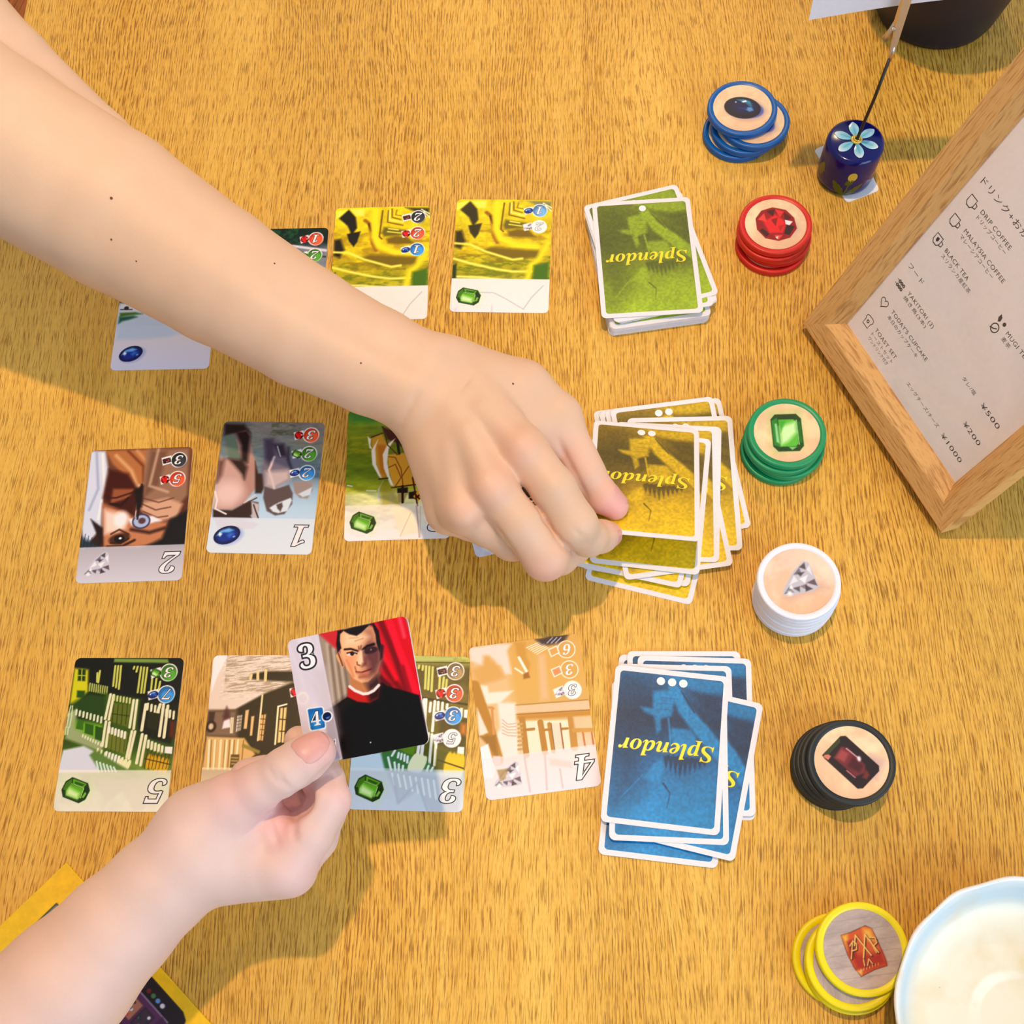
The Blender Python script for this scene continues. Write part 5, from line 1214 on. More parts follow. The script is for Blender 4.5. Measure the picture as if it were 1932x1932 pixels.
for t, u, w, u1 in (('ドリップコーヒー', 37.0, 115.0, 62.9), ('マレーシアコーヒー', 37.0, 102.6, 66.9), ('スリランカ産紅茶', 36.3, 88.6, 63.4), ('焼き鳥(3本)', 36.0, 57.6, 58.6), ('本日のカップケーキ', 36.7, 43.0, 67.3), ('トーストセット', 36.3, 28.4, 58.8), ('ワンドリンク付き', 36.6, 25.2, 57.1), ('麦茶', 94.6, 88.4, 101.4), ('エッグチーズ/チーズ', 74.3, 29.3, 106.8), ('タレ/塩', 95.3, 58.4, 107.4)):
    mt(t, u, w, u1, 1.75)
mt('フード', 25.2, 70.6, 39.4, 2.3)
for t, u, w, u1 in (('¥1000', 111.3, 28.5, 130.8), ('¥500', 113.9, 58.0, 130.4), ('¥200', 115.0, 43.5, 130.4)): mt(t, u, w, u1, 2.5)
def cup_icon(x, y, fill=False):
    s = 1.0; I.stroke([(x - 3.2, y + 2.6), (x - 3.2, y - 1.2), (x - 1.8, y - 2.6), (x + .8, y - 2.6), (x + 2.0, y - 1.2), (x + 2.0, y + 2.6)], .55, .03, 0, closed=True)
    I.stroke([(x + 2.1, y + 1.2), (x + 3.8, y + .8), (x + 3.8, y - 1.0), (x + 2.1, y - 1.4)], .55, .03, 0)
    if fill: I.add([(x - 1.6, y + 1.2), (x + .2, y + 1.4), (x + .4, y - .2), (x - .6, y - 1.2), (x - 1.6, y - .4)], [(4, 3, 2, 1, 0)], .03, 0)
cup_icon(29.2, 118); cup_icon(29.1, 105.5); cup_icon(28.9, 92.4, True)
for r_ in range(2):
    I.stroke([(25.5, 59.4 + 2.4 * r_), (32, 59.4 + 2.4 * r_)], .3, .03, 0)
    for k in range(3): I.ring(27.8 + 1.9 * k, 59.4 + 2.4 * r_, .45, 1.0, .03, 0, 10)
I.stroke([(29.1 + 3.1 * (16 * math.sin(t) ** 3) / 16, 46.5 + 3.0 * (13 * math.cos(t) - 5 * math.cos(2 * t) - 2 * math.cos(3 * t) - math.cos(4 * t)) / 16) for t in [2 * math.pi * k / 28 for k in range(28)]], .45, .03, 0, closed=True)
I.stroke([(26.2, 34.2), (26.0, 32.8), (26.8, 31.8), (26.8, 28.6), (31.8, 28.6), (31.8, 31.8), (32.6, 32.8), (32.2, 34.4), (30.8, 34.8), (27.6, 34.8)], .5, .03, 0, closed=True); I.ring(29.2, 31.6, .5, 1.1, .03, 0, 12)
I.stroke([(87.7 + 2.4 * math.cos(t), 89.2 + 2.4 * math.sin(t)) for t in [2 * math.pi * k / 18 for k in range(18)]], .6, .03, 0, closed=True); I.stroke([(85.0, 87.6), (87.6, 88.6), (89, 89.8)], .6, .03, 0)
I.add([(86.2, 92.4), (84.8, 94.2), (85.0, 96.4), (86.8, 95.4), (87.4, 93.4)], [(4, 3, 2, 1, 0)], .03, 0); I.disc(90.2, 94.2, 1.1, .03, 0, 12)
obj('lettering', I.mesh('lettering'), INKS, paper, (0, 0, -.0088))

# ------------------------------------------------------------------ ceramic photo holder on its coaster
def rpoly_mesh(name, pts, r, t):
    """rounded polygon plate; pts mm, thickness mm"""
    out = []; n = len(pts)
    for i in range(n):
        p0, p1, p2 = np.array(pts[i - 1], float), np.array(pts[i], float), np.array(pts[(i + 1) % n], float)
        a = (p0 - p1) / np.linalg.norm(p0 - p1); b = (p2 - p1) / np.linalg.norm(p2 - p1)
        for k in range(7):
            s = k / 6; q0 = p1 + a * r; q1 = p1 + b * r; out.append((1 - s) ** 2 * q0 + 2 * s * (1 - s) * p1 + s * s * q1)
    bm = bmesh.new(); vs = [bm.verts.new((p[0] / 1000, p[1] / 1000, 0)) for p in out]; f = bm.faces.new(vs)
    e = bmesh.ops.extrude_face_region(bm, geom=[f]); bmesh.ops.translate(bm, vec=(0, 0, t / 1000), verts=[v for v in e['geom'] if isinstance(v, bmesh.types.BMVert)])
    bmesh.ops.recalc_face_normals(bm, faces=bm.faces); return bm_mesh(name, bm)
hc = P(1615.5, 265, 29)[:2]
cp = [P(1535, 284), P(1597, 384), P(1659, 360), P(1606, 254)]
co = obj('coaster', rpoly_mesh('coaster', [(p[0] - hc[0], p[1] - hc[1]) for p in cp], 3.0, .6), M_card, None, W3(hc[0], hc[1], .05)); tag(co, 'small white rounded paper square under the dark blue ceramic holder', 'coaster')
M_glaze = mat('dark_blue_glaze', (8, 12, 96), rough=.16, spec=.4, coat=.15, coat_rough=.05)
M_petal = mat('pale_blue_glaze', attr=True, rough=.15, coat=.5)
M_leafg = mat('olive_green_glaze', (66, 84, 20), rough=.2, coat=.4); M_bud = mat('yellow_glaze', (214, 190, 70), rough=.2, coat=.4)
M_steel = mat('steel', (214, 202, 190), rough=.32, metal=1.0); M_brass = mat('brass', (210, 180, 90), rough=.3, metal=1.0); M_wire = mat('dark_wire', (70, 62, 56), rough=.4, metal=.8)
HR, HH = 18.2, 28.4
hd = empty('photo_holder', W3(hc[0], hc[1], .7)); tag(hd, 'dark blue ceramic cylinder with a painted pale blue flower and a rising wire clip', 'photo holder')
R = HR / 1000; H = HH / 1000
obj('base', lathe('base', [(0, 0), (R - .002, 0), (R - .0004, .0012), (R, .004), (R, H - .003), (R - .0006, H - .0009), (R - .0025, H), (0, H)], 72), M_glaze, hd)
for k in range(6):
    a = math.radians(28 + 60 * k)
    vs, cs, fs = [], [], []; L = 14.2; N = 12
    for i in range(N + 1):
        t = i / N; w = 3.6 * math.sin(math.pi * min(1, t * .93 + .05)) ** .7 * (0.55 + .55 * t) if 0 < t < 1 else .6
        for j in range(7):
            s = (j - 3) / 3; r_ = 2.6 + (L - 2.6) * t
            x, y = r_, s * w; vs.append(((x * math.cos(a) - y * math.sin(a)) / 1000, (x * math.sin(a) + y * math.cos(a)) / 1000, H + .00025 + .0003 * (1 - s * s)))
            m_ = abs(s); c0 = np.array((96, 176, 206)) * (1 - m_) + np.array((140, 206, 226)) * m_; c0 = c0 * (1 - t ** 3) + np.array((236, 240, 244)) * t ** 3
            if abs(s) < .2 and t < .7: c0 = c0 * .8 + np.array((40, 110, 170)) * .2
            cs.append(lin_arr(c0))
    for i in range(N):
        for j in range(6): fs.append((i * 7 + j, (i + 1) * 7 + j, (i + 1) * 7 + j + 1, i * 7 + j + 1))
    me = bpy.data.meshes.new('petal'); me.from_pydata(vs, [], fs); set_col(me, np.array(cs)); smooth(me); obj('petal', me, M_petal, hd)
obj('flower_centre', lathe('flower_centre', [(0.0012, H), (.0034, H + .0002), (.0036, H + .0010), (.0030, H + .0014), (.0020, H + .0012), (.0012, H + .0004)], 28), M_bud, hd)
obj('eyelet', lathe('eyelet', [(0.0008, H + .0004), (.0021, H + .0006), (.0024, H + .0016), (.0018, H + .0020), (.0010, H + .0016)], 20), M_brass, hd)
def on_cyl(name, pts, m, a0, z0):
    n = len(pts) // 2; up, dn = pts[:n], pts[::-1][:n]; vs = []; fs = []
    for (x0, y0), (x1, y1) in zip(up, dn):
        for k in range(6):
            t = k / 5; x, y = x0 + (x1 - x0) * t, y0 + (y1 - y0) * t
            vs.append((R * 1.006 * math.cos(a0 + x / HR), R * 1.006 * math.sin(a0 + x / HR), (z0 + y) / 1000))
    for i in range(n - 1):
        for k in range(5): a = i * 6 + k; fs.append((a, a + 1, a + 7, a + 6))
    me = bpy.data.meshes.new(name); me.from_pydata(vs, [], fs); obj(name, me, m, hd)
a0 = math.radians(-106)
def leafp(x0, y0, x1, y1, w):
    d = np.array([x1 - x0, y1 - y0], float); L = np.linalg.norm(d); d /= L; n_ = np.array([-d[1], d[0]]); up = []; dn = []
    for i in range(9):
        t = i / 8; q = np.array([x0, y0]) + d * L * t; ww_ = w * math.sin(math.pi * t) ** .8 * (1.15 if i % 2 else .85); up.append(q + n_ * ww_); dn.append(q - n_ * ww_)
    return [tuple(p) for p in up] + [tuple(p) for p in dn[::-1]]
on_cyl('painted_leaf', leafp(0, 1, -9, 11, 2.6), M_leafg, a0, 0); on_cyl('painted_leaf', leafp(1, 1, 11, 10, 2.0), M_leafg, a0, 0); on_cyl('painted_stem', [(-.5, 1), (.2, 4), (.8, 8), (1.4, 12), (2.4, 12), (1.8, 8), (1.3, 4), (.6, 1)], M_leafg, a0, 0)
on_cyl('painted_leaf', leafp(-1, 10, 4, 14, 2.2), M_leafg, a0, 0); on_cyl('painted_leaf', leafp(-22, 6, -19, 17, 3.0), M_leafg, a0, 0)
on_cyl('painted_bud', [(2.4 + 2.9 * math.cos(t), 16.5 + 3.6 * math.sin(t)) for t in [2 * math.pi * k / 18 for k in range(18)]], M_bud, a0, 0)
wt = P(1681, 104, 84) ; wb = np.array([hc[0], hc[1], HH])
def rel(p): return ((p[0] - hc[0]) / 1000, (p[1] - hc[1]) / 1000, (p[2] - .7) / 1000)
wb2 = P(1616, 265, 29)
obj('wire', tube('wire', [rel((wb2[0], wb2[1], 22)), rel(wb2 + [0, 0, 1]), rel(P(1650, 185, 62)), rel(wt)], [.0010] * 4), M_wire, hd)
# alligator clip: channel arm, spring arm with thumb tab, coil
cb, ct = np.array(P(1680, 108, 83)), np.array(P(1712, -8, 118))
d = (ct - cb); Lc = np.linalg.norm(d); d /= Lc; sd = np.cross(d, [0, -1.0, .35]); sd /= np.linalg.norm(sd); fw = np.cross(sd, d)
def clip_arm(name, w0, w1, off, l0, l1, th=.5, lift=0.0):
    vs = []; fs = []; n_ = 6
    for i in range(n_ + 1):
        t = i / n_; w = w0 + (w1 - w0) * t; c_ = cb + d * (l0 + (l1 - l0) * t) + fw * (off + lift * t)
        for sx, sz in ((-1, 0.0), (-.8, 1.2), (.8, 1.2), (1, 0.0), (.8, .7), (-.8, .7)): vs.append(rel(c_ + sd * w * sx + fw * sz))
    for i in range(n_):
        for k in range(6): fs.append((i * 6 + k, i * 6 + (k + 1) % 6, (i + 1) * 6 + (k + 1) % 6, (i + 1) * 6 + k))
    fs += [tuple(range(6))[::-1], tuple(n_ * 6 + k for k in range(6))]
    me = bpy.data.meshes.new(name); me.from_pydata(vs, [], fs)
    bm = bmesh.new(); bm.from_mesh(me); bmesh.ops.recalc_face_normals(bm, faces=bm.faces); bm.to_mesh(me); bm.free(); return obj(name, me, M_steel, hd)
clip_arm('clip_arm', 1.8, 3.4, 0, 4, Lc); clip_arm('clip_arm', 3.0, 2.8, -2.6, 12, Lc, lift=1.6)
obj('clip_neck', tube('clip_neck', [rel(cb - d * 2), rel(cb + d * 3), rel(cb + d * 7)], [.0011, .0018, .0013], 10), M_steel, hd)
tb_ = [cb + d * 12 - fw * 2.6, cb + d * 7 - fw * 4.4 - sd * 3.2, cb + d * 9 - fw * 4.6 - sd * 3.8]
obj('clip_tab', tube('clip_tab', [rel(cb + d * 20 - fw * 2.4 - sd * 1.2), rel(cb + d * 14 - fw * 3 - sd * 2.6), rel(cb + d * 9 - fw * 3.6 - sd * 4.6)], [.0013, .0018, .0022], 8), M_steel, hd)
pc = cb + d * 17 - sd * 2.4
coil = [rel(pc + sd * (-1.6 + 3.2 * k / 40) + (d * math.cos(k * .95) + fw * math.sin(k * .95)) * 1.1) for k in range(41)]
obj('spring', tube('spring', coil, [.00028] * 41, 6), M_steel, hd)
# the paper held by the clip
pl_, pr_ = np.array(P(1526, 38, 104)), np.array(P(1712, 17, 108)); pm = np.array(P(1800, 0, 110))
M_note = mat('white_note_paper', (222, 222, 232), rough=.6)
upv = np.array([.03, .25, 1.0]); upv /= np.linalg.norm(upv)
ed_ = pr_ - pl_; L2 = 128.0; ed_ /= np.linalg.norm(ed_)
vs = []; fs = []
NXX = 16
for i in range(NXX + 1):
    s = i / NXX; bend = 5.0 * math.sin(math.pi * s) + 2.5 * s
    base = pl_ + ed_ * L2 * s + np.array([0, bend * .3, bend * .25 + 4.0 * max(0, s - .6)])
    for k in (0, 1):
        vs.append(rel(base + upv * 88 * k)); vs.append(rel(base + upv * 88 * k + np.array([0, .3, 0])))
for i in range(NXX):
    a, b = i * 4, (i + 1) * 4
    fs += [(a, b, b + 2, a + 2), (a + 1, a + 3, b + 3, b + 1), (a, a + 1, b + 1, b), (a + 2, b + 2, b + 3, a + 3)]
fs += [(0, 2, 3, 1), (NXX * 4, NXX * 4 + 1, NXX * 4 + 3, NXX * 4 + 2)]
me = bpy.data.meshes.new('note_paper'); me.from_pydata(vs, [], fs)
nt = obj('note_paper', me, M_note, None, W3(hc[0], hc[1], .7)); tag(nt, 'white sheet of paper held by the wire clip at the top right', 'paper')

# ------------------------------------------------------------------ dark pot behind the holder
pc_ = P(1783, 44); 
M_pot = mat('dark_slate_glaze', (16, 22, 44), rough=.42, spec=.45, bump=.1, bump_scale=300)
b1 = P(1783, 98); rr_ = 42.0; pcx, pcy = b1[0] + 2, b1[1] + rr_ - 1
prof = [(0, 0), (.036, 0), (.0405, .0015), (.0425, .006), (.052, .05), (.0585, .085), (.0595, .088), (.058, .0895), (.0565, .088), (.048, .05), (.040, .01), (0, .008)]
pt = obj('pot', lathe('pot', prof, 96), M_pot, None, W3(pcx, pcy, .05)); tag(pt, 'dark slate pot behind the clipped paper at the top right', 'pot')

# ------------------------------------------------------------------ scalloped plate, bottom right
M_plate = bpy.data.materials.new('speckled_celadon_glaze'); M_plate.use_nodes = True
n, l = M_plate.node_tree.nodes, M_plate.node_tree.links; b = n['Principled BSDF']; b.inputs['Roughness'].default_value = .3; b.inputs['Coat Weight'].default_value = .15; b.inputs['Specular IOR Level'].default_value = .5
tc = n.new('ShaderNodeTexCoord'); a = n.new('ShaderNodeAttribute'); a.attribute_name = 'Col'
v1 = n.new('ShaderNodeTexVoronoi'); v1.inputs['Scale'].default_value = 150; r1 = n.new('ShaderNodeValToRGB'); r1.color_ramp.elements[0].position = .03; r1.color_ramp.elements[0].color = (1, 1, 1, 1); r1.color_ramp.elements[1].position = .07; r1.color_ramp.elements[1].color = (0, 0, 0, 1)
nz = n.new('ShaderNodeTexNoise'); nz.inputs['Scale'].default_value = 25; r2 = n.new('ShaderNodeValToRGB'); r2.color_ramp.elements[0].position = .52; r2.color_ramp.elements[1].position = .75
mm = n.new('ShaderNodeMath'); mm.operation = 'MULTIPLY'; mix = n.new('ShaderNodeMix'); mix.data_type = 'RGBA'; mix.inputs['B'].default_value = lin((120, 92, 50))
nz2 = n.new('ShaderNodeTexNoise'); nz2.inputs['Scale'].default_value = 40; nz2.inputs['Detail'].default_value = 4; r3 = n.new('ShaderNodeValToRGB'); r3.color_ramp.elements[0].position = .5; r3.color_ramp.elements[1].position = .8
mix2 = n.new('ShaderNodeMix'); mix2.data_type = 'RGBA'; mix2.inputs['B'].default_value = lin((222, 190, 130)); m3 = n.new('ShaderNodeMath'); m3.operation = 'MULTIPLY'; m3.inputs[1].default_value = .7
for x in (v1, nz, nz2): l.new(tc.outputs['Object'], x.inputs['Vector'])
l.new(v1.outputs['Distance'], r1.inputs[0]); l.new(nz.outputs['Fac'], r2.inputs[0]); l.new(r1.outputs[0], mm.inputs[0]); l.new(r2.outputs[0], mm.inputs[1])
l.new(nz2.outputs['Fac'], r3.inputs[0]); l.new(r3.outputs[0], m3.inputs[0]); l.new(m3.outputs[0], mix2.inputs['Factor']); l.new(a.outputs['Color'], mix2.inputs['A'])
l.new(mix2.outputs['Result'], mix.inputs['A']); l.new(mm.outputs[0], mix.inputs['Factor']); l.new(mix.outputs['Result'], b.inputs['Base Color'])
pr0 = P(1957, 1925, 28)
PS = 66.2 / 72.8
prof = [(0, .003), (.020, .003), (.034, .0025), (.0345, 0), (.038, 0), (.040, .003), (.052, .0065), (.064, .013), (.0695, .020), (.0722, .0265), (.0728, .0285), (.0718, .0293), (.0702, .0282), (.0672, .0225), (.0640, .0165), (.060, .0125), (.054, .0100), (.046, .0085), (.034, .0075), (.027, .0070), (.0235, .0066), (.0215, .0052), (.018, .0050), (0, .0050)]
prof = [(r_ * PS, z_) for r_, z_ in prof]
def ripple(a_, i):
    r_ = prof[i][0] / PS; k = max(0, (r_ - .050) / .023)
    s = .5 + .5 * math.cos(13 * a_ + .6 * math.sin(3 * a_)); return (1 + .018 * k * k * (s - .3), .0012 * k * (s - .5))
me = lathe('plate', prof, 208, ripple)
rc = []
for v in me.vertices:
    r_ = math.hypot(v.co.x, v.co.y) / PS; nz_ = v.co.z
    c0 = np.array((236, 228, 204.)); bl = np.array((196, 216, 226.)); wh = np.array((236, 238, 236.))
    t = min(1, max(0, (r_ - .058) / .006)); c_ = c0 * (1 - t) + bl * t
    t2 = min(1, max(0, (r_ - .0695) / .002)); c_ = c_ * (1 - t2) + wh * t2
    rc.append(lin_arr(c_))
set_col(me, np.array(rc))
pt = obj('plate', me, M_plate, None, W3(pr0[0], pr0[1], .05)); tag(pt, 'pale speckled ceramic dish with a wavy scalloped rim, at the bottom right corner', 'plate')

# ------------------------------------------------------------------ yellow booklet, bottom left
C0 = P(127, 1628); e1 = P(400, 1932) - C0; e1 /= np.linalg.norm(e1); e2 = P(0, 1755) - C0; e2 /= np.linalg.norm(e2)
bw, bh = 175.0, 120.0
th = math.atan2(e1[1], e1[0])
ctr = C0 + e1 * bw / 2 + np.array([math.sin(th), -math.cos(th), 0]) * bh / 2
M_book = mat('yellow_board', (240, 200, 20), rough=.5); bk = obj('rules_booklet', bm_mesh('rules_booklet', box_bm(-bw / 2000, bw / 2000, -bh / 2000, bh / 2000, 0, .0016, .0003, 1)), M_book, None, W3(ctr[0], ctr[1], .05), (0, 0, th))
tag(bk, 'yellow-bordered booklet with a dark game screenshot, under the lower forearm', 'booklet')
def bconv(px, py):
    p = P(px, py, 1.6); dx, dy = p[0] - ctr[0], p[1] - ctr[1]; c_, s_ = math.cos(th), math.sin(th)
    return (dx * c_ + dy * s_ + bw / 2, bh / 2 - (-dx * s_ + dy * c_))
A = Art(bw - 1.2, bh - 1.2, 2.2, 60); A.conv = lambda x, y: tuple(np.array(bconv(x * 450 / 1932, 1600 + y * 450 / 1932)) - .6)
A.grad([(0, (244, 190, 12)), (.5, (244, 206, 14)), (1, (246, 226, 12))]); A.noise(6, .06); A.noise(1.5, .03)
ps = A.pts([(455, 445), (1185, 1010), (1380, 1200), (1500, 1345)])
x0, y0 = bconv(107, 1703)
A.conv = None
px0 = 44.0; px1, py1 = bw - 38, bh - 10
qa = np.array(bconv(277, 1836)); qb = np.array(bconv(355, 1920))
px1 = qb[0] + 1.5; py0 = (qa[1] + qb[1]) / 2 - 1
A.poly([(px0, py0), (px1 - 6, py0), (px1 - 1.8, py0 + 1.8), (px1, py0 + 6), (px1, py1), (px0, py1)], (16, 14, 26), .5)
gx, gy = bconv(107, 1703)
A.poly([(gx - .6, gy - .6), (gx + 22, gy - .6), (gx + 22, gy + 40), (gx - .6, gy + 40)], (30, 26, 30), .5); A.poly([(gx, gy), (gx + 21.4, gy), (gx + 21.4, gy + 39), (gx, gy + 39)], (112, 122, 130), .5); A.ell((gx + 1.8, gy + 1.8), .8, .8, (190, 160, 150), 0, .5)
rr = random.Random(7)
A.poly([(px0 + 3, py0 + 9), (px1 - 3, py0 + 9), (px1 - 3, py1 - 3), (px0 + 3, py1 - 3)], (84, 40, 84), 1)
A.line([(px0 + 5, py0 + 9), (px1 - 8, py0 + 9)], .6, (150, 130, 160))
for k in range(5): A.ell((px1 - 16 - 3.6 * k, py0 + 5.6), 1.3, 1.2, [(210, 210, 220), (90, 140, 200), (60, 120, 70), (110, 30, 30), (40, 40, 50)][k], 0, .6); 
for r_ in range(6):
    for k in range(9):
        x = px1 - 22 - 8.6 * k; y = py0 + 12 + 13.5 * r_
        if x < px0 + 3: continue
        cc = rr.choice([(190, 190, 206), (120, 160, 90), (60, 44, 60), (170, 150, 60), (90, 110, 140), (170, 110, 90)])
        A.poly([(x, y), (x + 7.4, y), (x + 7.4, y + 10.4), (x, y + 10.4)], tuple(v * .5 for v in cc), .4); A.poly([(x + .4, y + .4), (x + 7, y + .4), (x + 7, y + 10), (x + .4, y + 10)], cc, .5)
        for q in range(6): A.ell((x + 1.2 + 5 * rr.random(), y + 1.2 + 8 * rr.random()), .8, .8, rr.choice([(40, 40, 60), (230, 230, 240), (60, 130, 70), (200, 60, 60)]), 0, .5)
A.poly([(px1 - 12, py0 + 9), (px1 - 2, py0 + 11), (px1 - 2, py0 + 27), (px1 - 14, py0 + 27)], (70, 30, 66), 1); A.poly([(px1 - 9, py0 + 14), (px1 - 3, py0 + 14), (px1 - 3, py0 + 24), (px1 - 9, py0 + 24)], (180, 120, 96), 1); A.poly([(px1 - 8, py0 + 20), (px1 - 4, py0 + 20), (px1 - 5, py0 + 24)], (70, 20, 16), .8)
A.line([(px1 - 16, py0 + 22), (px1 - 9, py0 + 14), (px1 - 9, py0 + 26)], .7, (214, 170, 60)); A.poly([(px1 - 20, py0 + 25), (px1 - 12, py0 + 24), (px1 - 12, py0 + 28), (px1 - 20, py0 + 30)], (224, 210, 180), .6)
obj('cover_print', face_mesh('cover_print', A, ('round', .5)), mat('cover_print', attr=True, rough=.5), bk, (0, 0, .0016))
# ------------------------------------------------------------------ hands and arms: one continuous surface each
class Field:
    def __init__(s, origin, ang, size, h):
        s.o = np.array(origin, float); s.h = h; s.ang = ang
        s.n = tuple(int(v / h) + 1 for v in size)
        c, sn = math.cos(ang), math.sin(ang)
        s.R = np.array([[c, sn, 0], [-sn, c, 0], [0, 0, 1.0]])      # world -> local
        s.f = np.full(s.n, 60.0, np.float32)
    def loc(s, p): return s.R @ (np.asarray(p, float) - s.o)
    def new(s): return np.full(s.n, 60.0, np.float32)
    def sub(s, lo, hi):
        a = np.maximum(0, np.floor(lo / s.h).astype(int)); b = np.minimum(np.array(s.n), np.ceil(hi / s.h).astype(int) + 1)
        return a, b
    def grids(s, a, b):
        return np.meshgrid(*[np.arange(a[i], b[i], dtype=np.float32) * s.h for i in range(3)], indexing='ij', sparse=True)
    def cone(s, f, p, q, r1, r2, k, flat=None):
        """smooth-union a round cone p->q (world mm)"""
        A_, B_ = s.loc(p), s.loc(q); m = max(r1, r2) + 14
        a, b = s.sub(np.minimum(A_, B_) - m, np.maximum(A_, B_) + m)
        if (b <= a).any(): return
        X, Y, Z = s.grids(a, b); d = B_ - A_; L2 = float(d @ d) + 1e-9
        sl = tuple(slice(a[i], b[i]) for i in range(3))
        t = ((X - A_[0]) * d[0] + (Y - A_[1]) * d[1] + (Z - A_[2]) * d[2]) / L2
        t = np.clip(t, 0, 1)
        D = np.sqrt((X - A_[0] - t * d[0]) ** 2 + (Y - A_[1] - t * d[1]) ** 2 + (Z - A_[2] - t * d[2]) ** 2) - (r1 + (r2 - r1) * t)
        g = f[sl]
        if k <= 0: f[sl] = np.minimum(g, D)
        else:
            hh = np.clip(0.5 + 0.5 * (g - D) / k, 0, 1); f[sl] = g * (1 - hh) + D * hh - k * hh * (1 - hh)
    def groove(s, pts, w, dep):
        """shallow crease along a polyline"""
        for p, q in zip(pts[:-1], pts[1:]):
            A_, B_ = s.loc(p), s.loc(q); m = w * 3
            a, b = s.sub(np.minimum(A_, B_) - m, np.maximum(A_, B_) + m)
            if (b <= a).any(): continue
            X, Y, Z = s.grids(a, b); d = B_ - A_; L2 = float(d @ d) + 1e-9; sl = tuple(slice(a[i], b[i]) for i in range(3))
            t = np.clip(((X - A_[0]) * d[0] + (Y - A_[1]) * d[1] + (Z - A_[2]) * d[2]) / L2, 0, 1)
            D2 = (X - A_[0] - t * d[0]) ** 2 + (Y - A_[1] - t * d[1]) ** 2 + (Z - A_[2] - t * d[2]) ** 2
            s.f[sl] += (dep * np.exp(-D2 / (w * w))).astype(np.float32)
    def hit(s, px, py):
        dr = ray(px, py); dr = dr / np.linalg.norm(dr); O_ = CAMO
        ts = np.arange(250, 620, s.h * .5); pts = (O_[None] + ts[:, None] * dr[None] - s.o) @ s.R.T / s.h
        ii = np.round(pts).astype(int); ok = ((ii >= 0) & (ii < np.array(s.n))).all(1); ii = ii[ok]; tt = ts[ok]
        v = s.f[tuple(ii.T)]; k = np.argmax(v < 0)
        return O_ + tt[k] * dr if v[k] < 0 else None
    def crease(s, pix, w, dep, sub=6):
        out = []
        for a, b in zip(pix[:-1], pix[1:]):
            for k in range(sub): out.append(s.hit(a[0] + (b[0] - a[0]) * k / sub, a[1] + (b[1] - a[1]) * k / sub))
        out.append(s.hit(*pix[-1])); out = [o for o in out if o is not None]
        n = len(out)
        g0 = s.f.copy()
        acc = None
        for i in range(n - 1):
            if np.linalg.norm(out[i + 1] - out[i]) > 8: continue
            A_, B_ = s.loc(out[i]), s.loc(out[i + 1]); m = w * 3
            a, b = s.sub(np.minimum(A_, B_) - m, np.maximum(A_, B_) + m)
            X, Y, Z = s.grids(a, b); d = B_ - A_; L2 = float(d @ d) + 1e-9; sl = tuple(slice(a[k], b[k]) for k in range(3))
            t = np.clip(((X - A_[0]) * d[0] + (Y - A_[1]) * d[1] + (Z - A_[2]) * d[2]) / L2, 0, 1)
            D2 = (X - A_[0] - t * d[0]) ** 2 + (Y - A_[1] - t * d[1]) ** 2 + (Z - A_[2] - t * d[2]) ** 2
            tp = min(1.0, 4 * (i + .5) / n, 4 * (n - i - .5) / n)
            s.f[sl] = np.maximum(s.f[sl], g0[sl] + (dep * tp * np.exp(-D2 / (w * w))).astype(np.float32))
    def dent(s, c, r, k):
        A_ = s.loc(c); a, b = s.sub(A_ - r - 8, A_ + r + 8); X, Y, Z = s.grids(a, b); sl = tuple(slice(a[i], b[i]) for i in range(3))
        D = r - np.sqrt((X - A_[0]) ** 2 + (Y - A_[1]) ** 2 + (Z - A_[2]) ** 2); g = s.f[sl]
        hh = np.clip(0.5 - 0.5 * (g - D) / k, 0, 1); s.f[sl] = g * (1 - hh) + D * hh + k * hh * (1 - hh)
    def surf(s):
        f = s.f; h = s.h
        neg = f < 0; cnt = np.zeros(tuple(n - 1 for n in f.shape), np.int8)
        cor = [(i, j, k) for i in (0, 1) for j in (0, 1) for k in (0, 1)]
        for i, j, k in cor: cnt += neg[i:f.shape[0] - 1 + i, j:f.shape[1] - 1 + j, k:f.shape[2] - 1 + k]
        act = np.argwhere((cnt > 0) & (cnt < 8)); idx = np.full(cnt.shape, -1, np.int32); idx[tuple(act.T)] = np.arange(len(act))
        acc = np.zeros((len(act), 3)); num = np.zeros(len(act))
        for c0 in cor:
            for ax in range(3):
                if c0[ax] == 1: continue
                c1 = list(c0); c1[ax] = 1
                v0 = f[act[:, 0] + c0[0], act[:, 1] + c0[1], act[:, 2] + c0[2]]; v1 = f[act[:, 0] + c1[0], act[:, 1] + c1[1], act[:, 2] + c1[2]]
                m = (v0 < 0) != (v1 < 0); t = np.where(m, v0 / (v0 - v1 + 1e-12), 0)
                p = np.array(c0, float)[None] + np.zeros((len(act), 3)); p[:, ax] += t
                acc[m] += p[m]; num[m] += 1
        V = (act + acc / num[:, None]) * h
        V = V @ s.R + s.o
        quads = []
        for ax in range(3):
            u, w = (ax + 1) % 3, (ax + 2) % 3
            sa = [slice(None)] * 3; sb = [slice(None)] * 3; sa[ax] = slice(0, -1); sb[ax] = slice(1, None)
            ed = np.argwhere(neg[tuple(sa)] != neg[tuple(sb)])
            ok = (ed[:, u] > 0) & (ed[:, w] > 0) & (ed[:, u] < f.shape[u] - 1) & (ed[:, w] < f.shape[w] - 1); ed = ed[ok]
            sg = neg[tuple(ed.T)]
            def cell(du, dw):
                e = ed.copy(); e[:, u] -= du; e[:, w] -= dw; return idx[tuple(e.T)]
            q = np.stack([cell(1, 1), cell(0, 1), cell(0, 0), cell(1, 0)], 1)
            q[~sg] = q[~sg][:, ::-1]; quads.append(q)
        Q = np.concatenate(quads); Q = Q[(Q >= 0).all(1)]
